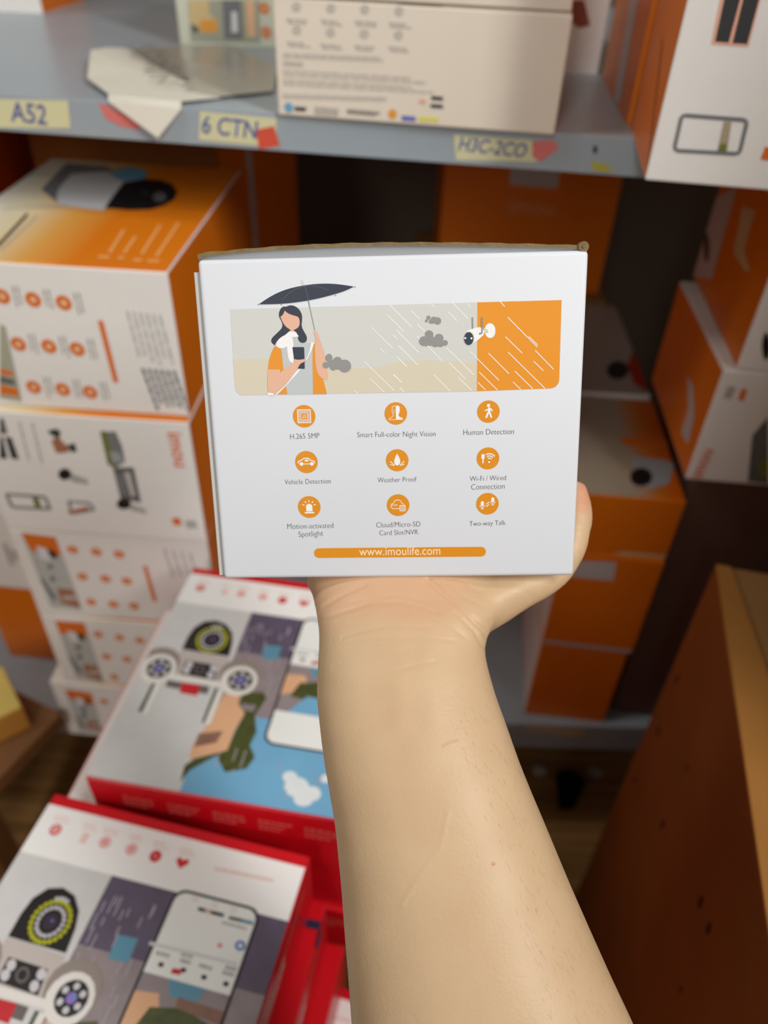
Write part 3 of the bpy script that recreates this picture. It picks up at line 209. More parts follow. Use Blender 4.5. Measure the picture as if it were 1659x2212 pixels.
('S2','camera_picture#1','front',[(2,'bdark',[68.1,116.7,76.5,119.3,79.7,116.2,76.3,109.4,70.3,112.3]),(1,'bbrown',[68.8,106.2,75.8,112.0,79.6,104.3,83.8,100.5,80.7,94.8,70.2,93.4]),(2,'bdark',[82.0,102.4,88.9,105.6,89.2,96.8,84.2,95.1])]),
('S2','camera_picture#2','front',[(2,'bblack',[78.0,70.8,77.3,68.7,76.0,66.8,74.3,65.3,72.4,64.2,70.5,63.7,68.8,63.9,67.3,64.7,66.4,66.1,66.0,67.9,66.2,69.9,66.9,71.9,68.2,73.8,69.9,75.4,71.7,76.4,73.6,76.9,75.4,76.7,76.8,75.9,77.8,74.6,78.2,72.8]),(1,'bgrey',[74.6,73.4,91.5,66.1,91.4,60.2,76.6,62.0])]),
('S2','phone_drawing#1','front',[(1,'bgrey3',[11.1,44.2,47.0,44.1,47.0,41.1,11.1,41.2]),(1,'bgrey3',[48.5,42.7,49.7,28.3,46.7,28.0,45.5,42.5]),(1,'bgrey3',[48.2,26.7,12.3,26.1,12.2,29.1,48.1,29.7]),(1,'bgrey3',[10.7,27.4,9.6,42.6,12.6,42.9,13.7,27.7]),(2,'bgreen2',[34.6,40.8,40.5,40.6,40.3,28.3,34.8,28.2])]),
('S2','phone_drawing#2','front',[(1,'bgrey3',[68.3,40.3,87.9,39.6,87.8,37.1,68.2,37.8]),(1,'bgrey3',[89.0,38.7,91.6,31.3,89.3,30.4,86.7,37.9]),(1,'bgrey3',[90.8,29.7,68.2,23.1,67.5,25.5,90.1,32.1]),(1,'bgrey3',[66.6,24.4,67.0,39.0,69.5,39.0,69.1,24.3]),(2,'bred',[64.3,26.5,84.8,34.4,86.1,31.1,65.6,23.2])]),
('S2','tablet_picture','front',[(1,'bgreen2',[114.2,119.4,119.8,119.8,119.8,79.7,113.9,84.9]),(2,'bgrey3',[119.7,119.1,127.7,120.4,130.4,105.3,130.1,88.9,120.1,81.1]),(3,'bgrey2',[117.9,99.0,126.8,98.3,128.9,88.8,118.8,86.6]),(1,'bdark2',[117.7,81.0,136.5,83.1,136.4,43.0,118.0,46.0]),(2,'bgrey3',[118.9,75.4,125.4,73.0,125.8,49.7,119.4,50.6]),(3,'bpale3',[126.7,76.7,132.1,77.8,132.9,50.2,128.2,49.9])]),
('S2','camera_picture#3','front',[(3,'bblack',[126.5,40.7,125.8,38.6,124.5,36.8,122.8,35.2,120.7,34.1,118.6,33.6,116.6,33.8,114.9,34.6,113.7,35.9,113.1,37.6,113.2,39.6,113.9,41.6,115.2,43.5,116.9,45.0,118.9,46.1,121.0,46.6,123.0,46.4,124.7,45.7,125.9,44.4,126.5,42.7]),(2,'bgrey',[121.9,41.8,138.7,35.6,140.1,29.5,125.1,32.9])]),
('S2','small_mark','front',[(1,'borange',[169.4,27.8,171.2,19.3,163.4,17.6,161.6,26.1]),(1,'bgrey',[184.0,25.6,185.2,16.2,175.3,15.0,174.1,24.3])]),
('S2','text_block','front',[(1,'bgrey',[46.4,124.2,46.1,119.2,44.5,119.3,44.8,124.3]),(1,'bgrey',[46.0,118.3,45.8,114.5,44.2,114.6,44.4,118.4]),(1,'bgrey',[45.8,113.9,45.3,105.8,43.7,105.9,44.2,114.0]),(1,'bgrey',[45.2,104.4,45.0,101.4,43.4,101.5,43.6,104.5]),(1,'bgrey',[44.9,100.8,44.6,94.8,43.0,94.9,43.3,100.9]),(1,'bgrey',[44.5,93.7,44.0,85.1,42.4,85.2,42.9,93.8]),(1,'bgrey',[43.9,83.6,43.8,82.0,42.2,82.1,42.3,83.7]),(1,'bgrey',[57.4,123.7,57.0,117.1,55.4,117.1,55.8,123.8]),(1,'bgrey',[56.9,115.9,56.8,112.6,55.2,112.7,55.4,116.0]),(1,'bgrey',[56.7,112.1,56.5,106.7,54.9,106.8,55.2,112.1]),(1,'bgrey',[56.4,105.8,56.0,98.4,54.4,98.5,54.8,105.9]),(1,'bgrey',[56.0,97.1,55.7,91.1,54.1,91.2,54.4,97.2]),(1,'bgrey',[55.6,90.1,55.2,82.3,53.6,82.4,54.0,90.2]),(1,'bgrey',[55.1,80.9,55.1,80.3,53.5,80.4,53.5,81.0])]),
('S3','picture_panel','front',[(1,'bpanel',[11.6,115.7,44.2,112.0,47.6,9.9,15.2,13.0]),(2,'borange',[11.6,115.7,44.2,112.0,44.2,87.7,15.6,91.9]),(3,'bwhite',[21.9,99.3,31.7,96.3,32.2,80.6,22.5,81.7]),(3,'bblack',[32.3,97.2,40.0,91.6,38.7,81.9,32.7,86.5]),(3,'bgrey3',[32.1,72.2,31.7,71.0,31.0,69.8,30.2,68.9,29.3,68.3,28.3,68.1,27.5,68.2,26.8,68.7,26.4,69.5,26.3,70.6,26.5,71.8,26.9,73.0,27.6,74.1,28.4,75.0,29.3,75.6,30.3,75.8,31.1,75.7,31.7,75.2,32.1,74.4,32.3,73.4]),(3,'bgrey3',[30.2,55.0,29.7,53.8,29.0,52.6,28.2,51.7,27.2,51.1,26.3,50.8,25.5,50.9,24.8,51.4,24.4,52.3,24.3,53.4,24.4,54.6,24.9,55.8,25.5,57.0,26.4,57.9,27.3,58.5,28.3,58.8,29.1,58.7,29.8,58.2,30.2,57.3,30.3,56.2]),(3,'bbrown',[28.7,42.1,44.9,40.5,46.8,13.3,27.9,19.5]),(4,'bnavy',[14.3,56.1,17.0,53.8,23.7,27.6,21.4,21.3]),(4,'bpale3',[30.7,30.1,45.2,31.9,45.4,25.5,30.9,24.7])]),
('S3','icon#1','front',[(1,'borange',[62.4,96.7,62.0,98.7,60.9,100.4,59.2,101.5,57.2,101.9,55.2,101.5,53.6,100.4,52.4,98.7,52.0,96.7,52.4,94.7,53.6,93.0,55.2,91.9,57.2,91.5,59.2,91.9,60.9,93.0,62.0,94.7]),(2,'bpale',[59.4,96.7,59.0,98.0,57.9,98.8,56.6,98.8,55.5,98.0,55.0,96.7,55.5,95.4,56.6,94.6,57.9,94.6,59.0,95.4])]),
('S3','icon#2','front',[(1,'borange',[85.3,95.3,84.9,97.2,83.7,98.9,82.1,100.1,80.1,100.5,78.1,100.1,76.4,98.9,75.3,97.2,74.9,95.3,75.3,93.3,76.4,91.6,78.1,90.4,80.1,90.1,82.1,90.4,83.7,91.6,84.9,93.3]),(2,'bpale',[82.2,95.3,81.8,96.5,80.7,97.3,79.4,97.3,78.3,96.5,77.9,95.3,78.3,94.0,79.4,93.2,80.7,93.2,81.8,94.0])]),
('S3','icon#3','front',[(1,'borange',[107.2,93.8,106.8,95.7,105.7,97.4,104.0,98.6,102.0,99.0,100.0,98.6,98.3,97.4,97.2,95.7,96.8,93.8,97.2,91.8,98.3,90.1,100.0,88.9,102.0,88.6,104.0,88.9,105.7,90.1,106.8,91.8]),(2,'bpale',[104.2,93.8,103.8,95.0,102.7,95.8,101.3,95.8,100.2,95.0,99.8,93.8,100.2,92.5,101.3,91.7,102.7,91.7,103.8,92.5])]),
('S3','icon#4','front',[(1,'borange',[63.9,60.2,63.5,62.2,62.4,63.9,60.7,65.0,58.7,65.4,56.7,65.0,55.0,63.9,53.9,62.2,53.5,60.2,53.9,58.2,55.0,56.5,56.7,55.4,58.7,55.0,60.7,55.4,62.4,56.5,63.5,58.2]),(2,'bpale',[60.9,60.2,60.5,61.5,59.4,62.3,58.0,62.3,56.9,61.5,56.5,60.2,56.9,58.9,58.0,58.1,59.4,58.1,60.5,58.9])]),
('S3','icon#5','front',[(1,'borange',[87.0,58.7,86.6,60.7,85.4,62.3,83.8,63.5,81.8,63.9,79.8,63.5,78.1,62.3,77.0,60.7,76.6,58.7,77.0,56.7,78.1,55.0,79.8,53.9,81.8,53.5,83.8,53.9,85.4,55.0,86.6,56.7]),(2,'bpale',[84.0,58.7,83.5,60.0,82.4,60.7,81.1,60.7,80.0,60.0,79.6,58.7,80.0,57.4,81.1,56.6,82.4,56.6,83.5,57.4])]),
('S3','icon#6','front',[(1,'borange',[108.2,57.0,107.8,59.0,106.7,60.7,105.0,61.8,103.0,62.2,101.0,61.8,99.3,60.7,98.2,59.0,97.8,57.0,98.2,55.0,99.3,53.3,101.0,52.2,103.0,51.8,105.0,52.2,106.7,53.3,107.8,55.0]),(2,'bpale',[105.2,57.0,104.7,58.3,103.7,59.1,102.3,59.1,101.2,58.3,100.8,57.0,101.2,55.7,102.3,54.9,103.7,54.9,104.7,55.7])]),
('S3','icon#7','front',[(1,'borange',[64.9,23.4,64.5,25.4,63.4,27.1,61.7,28.2,59.7,28.6,57.7,28.2,56.1,27.1,54.9,25.4,54.5,23.4,54.9,21.4,56.1,19.8,57.7,18.6,59.7,18.2,61.7,18.6,63.4,19.8,64.5,21.4]),(2,'bpale',[61.9,23.4,61.5,24.7,60.4,25.5,59.1,25.5,58.0,24.7,57.5,23.4,58.0,22.1,59.1,21.3,60.4,21.3,61.5,22.1])]),
('S3','icon#8','front',[(1,'borange',[87.7,21.7,87.3,23.7,86.2,25.4,84.5,26.5,82.5,26.9,80.5,26.5,78.8,25.4,77.7,23.7,77.3,21.7,77.7,19.7,78.8,18.1,80.5,16.9,82.5,16.5,84.5,16.9,86.2,18.1,87.3,19.7]),(2,'bpale',[84.7,21.7,84.3,23.0,83.2,23.8,81.8,23.8,80.8,23.0,80.3,21.7,80.8,20.4,81.8,19.7,83.2,19.7,84.3,20.4])]),
('S3','icon#9','front',[(1,'borange',[109.2,20.6,108.8,22.6,107.7,24.3,106.0,25.4,104.0,25.8,102.0,25.4,100.3,24.3,99.2,22.6,98.8,20.6,99.2,18.6,100.3,16.9,102.0,15.8,104.0,15.4,106.0,15.8,107.7,16.9,108.8,18.6]),(2,'bpale',[106.2,20.6,105.8,21.9,104.7,22.7,103.3,22.7,102.2,21.9,101.8,20.6,102.2,19.3,103.3,18.5,104.7,18.5,105.8,19.3])]),
('S3','accent_bar','front',[(1,'borange',[127.1,79.9,129.1,29.4,125.1,29.2,123.1,79.8])]),
('S3','text_block','front',[(1,'bgrey2',[148.9,104.5,149.7,96.3,148.1,96.1,147.3,104.3]),(1,'bgrey2',[149.8,94.8,150.5,87.9,148.9,87.8,148.2,94.7]),(1,'bgrey2',[150.6,86.7,151.5,77.8,149.9,77.7,149.0,86.6]),(1,'bgrey2',[151.6,76.2,152.5,67.0,150.9,66.8,150.0,76.1]),(1,'bgrey2',[156.9,103.0,157.3,99.2,155.7,99.1,155.3,102.9]),(1,'bgrey2',[157.4,98.6,158.4,88.5,156.8,88.4,155.8,98.4]),(1,'bgrey2',[158.6,86.8,159.2,81.0,157.6,80.8,157.0,86.6]),(1,'bgrey2',[159.3,79.9,159.9,74.3,158.3,74.1,157.7,79.8]),(1,'bgrey2',[160.0,73.3,160.6,67.3,159.0,67.1,158.4,73.1]),(1,'bgrey2',[165.0,101.6,166.2,90.3,164.6,90.1,163.4,101.4]),(1,'bgrey2',[166.4,88.3,167.3,79.9,165.8,79.7,164.8,88.1]),(1,'bgrey2',[167.5,78.4,168.6,68.4,167.0,68.2,165.9,78.2]),(1,'bgrey2',[168.8,66.6,169.4,60.9,167.9,60.7,167.2,66.4]),(1,'bgrey2',[173.0,100.1,174.4,88.0,172.8,87.8,171.4,99.9]),(1,'bgrey2',[174.7,85.8,175.8,76.5,174.2,76.4,173.1,85.6]),(1,'bgrey2',[176.0,74.9,177.3,63.4,175.7,63.2,174.4,74.7]),(1,'bgrey2',[177.6,61.4,178.0,57.3,176.4,57.1,176.0,61.2])]),
('S4','picture_panel','front',[(1,'bpanel',[14.0,103.8,45.7,103.3,46.3,1.4,15.2,6.4]),(2,'borange',[14.0,103.8,45.7,103.3,44.9,81.1,15.0,83.3]),(3,'bwhite',[23.7,88.8,33.2,86.6,33.3,71.2,23.9,71.7]),(3,'bblack',[33.8,87.5,41.1,82.4,39.6,72.8,33.9,77.0]),(3,'bgrey3',[33.4,62.9,32.9,61.4,32.2,60.0,31.2,58.9,30.2,58.1,29.2,57.8,28.2,57.9,27.5,58.5,27.0,59.5,26.9,60.8,27.1,62.2,27.6,63.7,28.3,65.1,29.3,66.2,30.3,66.9,31.3,67.3,32.2,67.1,32.9,66.6,33.4,65.6,33.6,64.3]),(3,'bgrey3',[31.1,46.2,30.6,44.7,29.8,43.2,28.9,42.1,27.8,41.3,26.8,40.9,25.8,41.1,25.1,41.7,24.6,42.7,24.5,44.0,24.7,45.5,25.2,47.0,25.9,48.4,26.9,49.6,27.9,50.4,29.0,50.7,29.9,50.6,30.6,50.0,31.1,49.0,31.3,47.7]),(3,'bbrown',[28.9,33.5,44.6,31.7,45.7,4.8,27.6,11.9]),(4,'bnavy',[15.3,47.1,17.9,44.8,23.8,19.8,21.3,13.8]),(4,'bpale3',[30.6,22.0,44.6,23.3,44.7,16.9,30.6,16.7])]),
('S4','icon#1','front',[(1,'borange',[62.0,86.0,61.7,88.0,60.6,89.6,58.9,90.7,57.0,91.0,55.1,90.7,53.5,89.6,52.4,88.0,52.0,86.0,52.4,84.1,53.5,82.5,55.1,81.4,57.0,81.0,58.9,81.4,60.6,82.5,61.7,84.1]),(2,'bpale',[59.1,86.0,58.7,87.3,57.7,88.0,56.4,88.0,55.3,87.3,54.9,86.0,55.3,84.8,56.4,84.0,57.7,84.0,58.7,84.8])]),
('S4','icon#2','front',[(1,'borange',[84.6,83.1,84.2,85.0,83.2,86.6,81.5,87.7,79.6,88.1,77.7,87.7,76.1,86.6,75.0,85.0,74.6,83.1,75.0,81.2,76.1,79.6,77.7,78.5,79.6,78.1,81.5,78.5,83.2,79.6,84.2,81.2]),(2,'bpale',[81.7,83.1,81.3,84.3,80.3,85.1,79.0,85.1,77.9,84.3,77.5,83.1,77.9,81.9,79.0,81.1,80.3,81.1,81.3,81.9])]),
('S4','icon#3','front',[(1,'borange',[106.4,80.8,106.0,82.7,104.9,84.3,103.3,85.4,101.4,85.8,99.5,85.4,97.8,84.3,96.8,82.7,96.4,80.8,96.8,78.9,97.8,77.3,99.5,76.2,101.4,75.8,103.3,76.2,104.9,77.3,106.0,78.9]),(2,'bpale',[103.5,80.8,103.1,82.0,102.0,82.8,100.7,82.8,99.7,82.0,99.3,80.8,99.7,79.6,100.7,78.8,102.0,78.8,103.1,79.6])]),
('S4','icon#4','front',[(1,'borange',[63.7,49.4,63.3,51.3,62.2,52.9,60.6,54.0,58.7,54.4,56.8,54.0,55.2,52.9,54.1,51.3,53.7,49.4,54.1,47.5,55.2,45.8,56.8,44.7,58.7,44.4,60.6,44.7,62.2,45.8,63.3,47.5]),(2,'bpale',[60.8,49.4,60.4,50.6,59.3,51.4,58.0,51.4,57.0,50.6,56.6,49.4,57.0,48.1,58.0,47.4,59.3,47.4,60.4,48.1])]),
('S4','icon#5','front',[(1,'borange',[86.0,47.0,85.6,48.9,84.5,50.5,82.9,51.6,81.0,52.0,79.1,51.6,77.5,50.5,76.4,48.9,76.0,47.0,76.4,45.1,77.5,43.4,79.1,42.4,81.0,42.0,82.9,42.4,84.5,43.4,85.6,45.1]),(2,'bpale',[83.1,47.0,82.7,48.2,81.7,49.0,80.4,49.0,79.3,48.2,78.9,47.0,79.3,45.7,80.4,45.0,81.7,45.0,82.7,45.7])]),
('S4','icon#6','front',[(1,'borange',[108.4,44.6,108.0,46.5,106.9,48.1,105.3,49.2,103.4,49.6,101.5,49.2,99.8,48.1,98.8,46.5,98.4,44.6,98.8,42.7,99.8,41.0,101.5,40.0,103.4,39.6,105.3,40.0,106.9,41.0,108.0,42.7]),(2,'bpale',[105.5,44.6,105.1,45.8,104.0,46.6,102.7,46.6,101.7,45.8,101.3,44.6,101.7,43.3,102.7,42.6,104.0,42.6,105.1,43.3])]),
('S4','icon#7','front',[(1,'borange',[65.6,13.9,65.2,15.8,64.1,17.4,62.5,18.5,60.6,18.9,58.6,18.5,57.0,17.4,55.9,15.8,55.6,13.9,55.9,12.0,57.0,10.4,58.6,9.3,60.6,8.9,62.5,9.3,64.1,10.4,65.2,12.0]),(2,'bpale',[62.7,13.9,62.3,15.1,61.2,15.9,59.9,15.9,58.9,15.1,58.5,13.9,58.9,12.7,59.9,11.9,61.2,11.9,62.3,12.7])]),
('S5','picture_panel','front',[(1,'bpanel',[15.3,90.5,46.3,86.9,43.2,8.4,13.7,6.0]),(2,'borange',[15.3,90.5,46.3,86.9,44.2,64.5,16.7,73.2]),(3,'bwhite',[24.3,76.8,33.5,74.4,33.1,61.9,23.9,62.4]),(3,'bblack',[34.1,75.2,41.0,70.7,39.2,63.1,33.8,66.6]),(3,'bgrey3',[33.3,55.3,32.7,53.5,31.9,51.9,30.8,50.5,29.7,49.6,28.6,49.1,27.5,49.3,26.8,49.9,26.3,51.1,26.1,52.6,26.3,54.3,26.9,56.1,27.8,57.7,28.8,59.0,29.9,60.0,31.1,60.4,32.1,60.3,32.9,59.6,33.4,58.5,33.5,57.0]),(3,'bgrey3',[30.5,41.4,30.0,39.6,29.1,37.9,28.1,36.6,26.9,35.6,25.7,35.2,24.7,35.3,23.9,36.0,23.4,37.1,23.3,38.7,23.5,40.4,24.1,42.2,24.9,43.9,26.0,45.3,27.2,46.2,28.3,46.6,29.3,46.5,30.1,45.8,30.6,44.7,30.7,43.2]),(3,'bbrown',[27.6,30.9,42.6,31.2,42.7,10.8,25.7,13.0]),(4,'bnavy',[15.0,41.0,17.4,39.3,22.3,18.8,19.8,13.5]),(4,'bpale3',[28.9,21.7,42.3,24.7,42.2,19.8,28.8,17.5])]),
('S5','icon#1','front',[(1,'borange',[63.1,72.7,62.7,74.6,61.6,76.2,60.0,77.3,58.1,77.7,56.2,77.3,54.6,76.2,53.5,74.6,53.1,72.7,53.5,70.8,54.6,69.2,56.2,68.1,58.1,67.7,60.0,68.1,61.6,69.2,62.7,70.8]),(2,'bpale',[60.2,72.7,59.8,73.9,58.8,74.7,57.5,74.7,56.4,73.9,56.0,72.7,56.4,71.5,57.5,70.7,58.8,70.7,59.8,71.5])]),
('S5','icon#2','front',[(1,'borange',[84.9,71.3,84.5,73.2,83.4,74.8,81.8,75.9,79.9,76.3,78.0,75.9,76.4,74.8,75.3,73.2,74.9,71.3,75.3,69.3,76.4,67.7,78.0,66.6,79.9,66.3,81.8,66.6,83.4,67.7,84.5,69.3]),(2,'bpale',[82.0,71.3,81.6,72.5,80.6,73.3,79.3,73.3,78.2,72.5,77.8,71.3,78.2,70.0,79.3,69.3,80.6,69.3,81.6,70.0])]),
('Bx','picture_panel','front',[(1,'bgreen',[12.1,38.3,82.2,40.6,80.5,4.9,10.7,3.2]),(2,'bsand',[13.4,38.3,32.5,38.9,32.0,27.5,39.7,22.0,38.6,12.1,20.2,12.3,11.8,19.0]),(3,'borange2',[21.3,21.3,38.9,23.1,38.6,12.1,21.1,12.3]),(2,'bgrey3',[46.0,39.4,64.1,40.0,63.5,7.1,44.9,6.4]),(3,'bwhite',[54.2,30.2,59.6,30.4,59.4,12.9,52.5,12.6]),(3,'bdark2',[13.7,19.1,20.6,15.4,19.0,10.7,13.6,11.3]),(2,'bpale',[68.6,40.2,77.7,40.5,76.7,9.5,68.4,9.2])]),
('Bx','icon#1','front',[(1,'borange',[91.7,34.0,91.3,35.9,90.2,37.5,88.6,38.6,86.7,39.0,84.8,38.6,83.2,37.5,82.1,35.9,81.7,34.0,82.1,32.1,83.2,30.4,84.8,29.4,86.7,29.0,88.6,29.4,90.2,30.4,91.3,32.1]),(2,'bpale',[88.8,34.0,88.4,35.2,87.3,36.0,86.0,36.0,85.0,35.2,84.6,34.0,85.0,32.7,86.0,32.0,87.3,32.0,88.4,32.7])]),
('Bx','icon#2','front',[(1,'borange',[92.2,13.8,91.8,15.7,90.7,17.4,89.1,18.4,87.2,18.8,85.2,18.4,83.6,17.4,82.5,15.7,82.2,13.8,82.5,11.9,83.6,10.3,85.2,9.2,87.2,8.8,89.1,9.2,90.7,10.3,91.8,11.9]),(2,'bpale',[89.3,13.8,88.9,15.1,87.8,15.8,86.5,15.8,85.5,15.1,85.1,13.8,85.5,12.6,86.5,11.8,87.8,11.8,88.9,12.6])]),
('C1','icon#1','front',[(1,'cgrey',[19.6,67.7,18.0,65.5,17.2,66.1,18.7,68.3]),(1,'cgrey',[17.6,65.3,14.7,65.2,14.7,66.2,17.6,66.3]),(1,'cgrey',[14.3,65.4,12.9,67.4,13.7,68.0,15.1,66.0]),(1,'cgrey',[12.9,68.0,14.5,70.1,15.3,69.5,13.7,67.4]),(1,'cgrey',[14.9,70.3,17.8,70.5,17.8,69.5,14.9,69.3]),(1,'cgrey',[18.2,70.2,19.6,68.2,18.7,67.7,17.4,69.7]),(1,'cgrey',[17.5,67.9,17.1,67.1,16.2,66.8,15.3,67.0,14.9,67.8,15.4,68.5,16.3,68.9,17.2,68.6])]),
('C1','caption_text#0','front',[(1,'cgrey',[8.8,61.0,14.1,61.0,14.1,59.9,8.8,59.9]),(1,'cgrey',[15.1,61.0,19.0,61.0,19.0,59.9,15.1,59.9]),(1,'cgrey',[19.7,61.0,22.9,61.0,22.9,59.9,19.7,59.9]),(1,'cgrey',[23.5,61.0,23.8,61.0,23.8,59.9,23.5,59.9]),(1,'cgrey',[10.0,59.2,14.8,59.2,14.8,58.1,10.0,58.1]),(1,'cgrey',[15.7,59.2,18.7,59.2,18.7,58.1,15.7,58.1]),(1,'cgrey',[19.2,59.2,22.9,59.2,22.9,58.1,19.2,58.1]),(1,'cgrey',[33.1,61.5,37.8,61.5,37.8,60.4,33.1,60.4]),(1,'cgrey',[38.6,61.5,42.9,61.5,42.9,60.4,38.6,60.4]),(1,'cgrey',[43.7,61.5,45.3,61.5,45.3,60.4,43.7,60.4]),(1,'cgrey',[34.4,59.7,38.0,59.7,38.0,58.6,34.4,58.6]),(1,'cgrey',[38.7,59.6,43.1,59.6,43.1,58.5,38.7,58.5]),(1,'cgrey',[43.9,59.6,47.9,59.6,47.9,58.5,43.9,58.5]),(1,'cgrey',[56.6,62.1,62.8,62.1,62.8,61.0,56.6,61.0]),(1,'cgrey',[63.9,62.1,66.3,62.1,66.3,61.0,63.9,61.0]),(1,'cgrey',[66.7,62.1,69.2,62.1,69.2,61.0,66.7,61.0]),(1,'cgrey',[69.7,62.1,71.7,62.1,71.7,61.0,69.7,61.0]),(1,'cgrey',[57.9,60.3,62.7,60.3,62.7,59.2,57.9,59.2]),(1,'cgrey',[63.5,60.3,66.8,60.3,66.8,59.2,63.5,59.2]),(1,'cgrey',[67.4,60.3,71.8,60.3,71.8,59.2,67.4,59.2]),(1,'cgrey',[80.2,62.3,83.8,62.3,83.8,61.2,80.2,61.2]),(1,'cgrey',[84.5,62.3,87.5,62.3,87.5,61.2,84.4,61.2]),(1,'cgrey',[88.0,62.3,91.9,62.3,91.9,61.2,88.0,61.2]),(1,'cgrey',[81.5,60.5,83.7,60.5,83.7,59.4,81.5,59.4]),(1,'cgrey',[84.1,60.5,86.1,60.5,86.1,59.4,84.1,59.4]),(1,'cgrey',[86.5,60.5,91.7,60.5,91.7,59.4,86.5,59.4]),(1,'cgrey',[92.6,60.5,95.3,60.5,95.3,59.4,92.6,59.4])]),
('C1','icon#2','front',[(1,'cgrey',[43.6,68.1,42.1,65.9,41.3,66.5,42.8,68.6]),(1,'cgrey',[41.8,65.7,38.9,65.6,38.8,66.6,41.7,66.7]),(1,'cgrey',[38.4,65.8,37.0,67.8,37.9,68.4,39.3,66.4]),(1,'cgrey',[37.0,68.3,38.5,70.5,39.3,69.9,37.9,67.8]),(1,'cgrey',[38.9,70.7,41.8,70.8,41.8,69.8,38.9,69.7]),(1,'cgrey',[42.2,70.6,43.6,68.6,42.8,68.1,41.4,70.0]),(1,'cgrey',[41.6,68.3,41.2,67.5,40.3,67.1,39.4,67.4,39.0,68.1,39.4,68.9,40.3,69.3,41.2,69.0])]),
('C1','icon#3','front',[(1,'cgrey',[66.8,68.7,65.4,66.6,64.6,67.1,65.9,69.2]),(1,'cgrey',[65.0,66.3,62.1,66.2,62.1,67.2,65.0,67.3]),(1,'cgrey',[61.7,66.4,60.3,68.4,61.1,69.0,62.5,67.0]),(1,'cgrey',[60.3,69.0,61.7,71.1,62.5,70.5,61.1,68.4]),(1,'cgrey',[62.0,71.3,64.9,71.4,64.9,70.4,62.1,70.3]),(1,'cgrey',[65.3,71.2,66.8,69.3,66.0,68.7,64.5,70.6]),(1,'cgrey',[64.8,68.9,64.4,68.1,63.5,67.8,62.6,68.0,62.3,68.8,62.6,69.5,63.5,69.9,64.4,69.6])]),
('C1','icon#4','front',[(1,'cgrey',[90.0,68.8,88.7,66.7,87.9,67.2,89.2,69.3]),(1,'cgrey',[88.3,66.4,85.5,66.3,85.5,67.3,88.3,67.4]),(1,'cgrey',[85.1,66.5,83.6,68.5,84.4,69.1,85.9,67.1]),(1,'cgrey',[83.6,69.0,84.9,71.1,85.7,70.6,84.4,68.5]),(1,'cgrey',[85.3,71.4,88.1,71.5,88.1,70.5,85.3,70.4]),(1,'cgrey',[88.5,71.3,90.0,69.4,89.2,68.8,87.7,70.7]),(1,'cgrey',[88.1,69.0,87.7,68.2,86.9,67.9,86.0,68.1,85.6,68.9,85.9,69.6,86.8,70.0,87.7,69.7])]),
('C1','icon#5','front',[(1,'cgrey',[19.4,54.2,17.8,52.0,17.0,52.6,18.5,54.8]),(1,'cgrey',[17.4,51.8,14.4,51.6,14.4,52.6,17.4,52.8]),(1,'cgrey',[14.0,51.8,12.6,53.9,13.5,54.5,14.8,52.4]),(1,'cgrey',[12.6,54.5,14.2,56.7,15.0,56.1,13.4,53.9]),(1,'cgrey',[14.6,56.9,17.5,57.1,17.6,56.1,14.6,55.9]),(1,'cgrey',[18.0,56.8,19.4,54.8,18.5,54.2,17.1,56.3]),(1,'cgrey',[17.3,54.4,16.9,53.6,15.9,53.2,15.0,53.5,14.7,54.3,15.1,55.1,16.0,55.4,17.0,55.2])]),
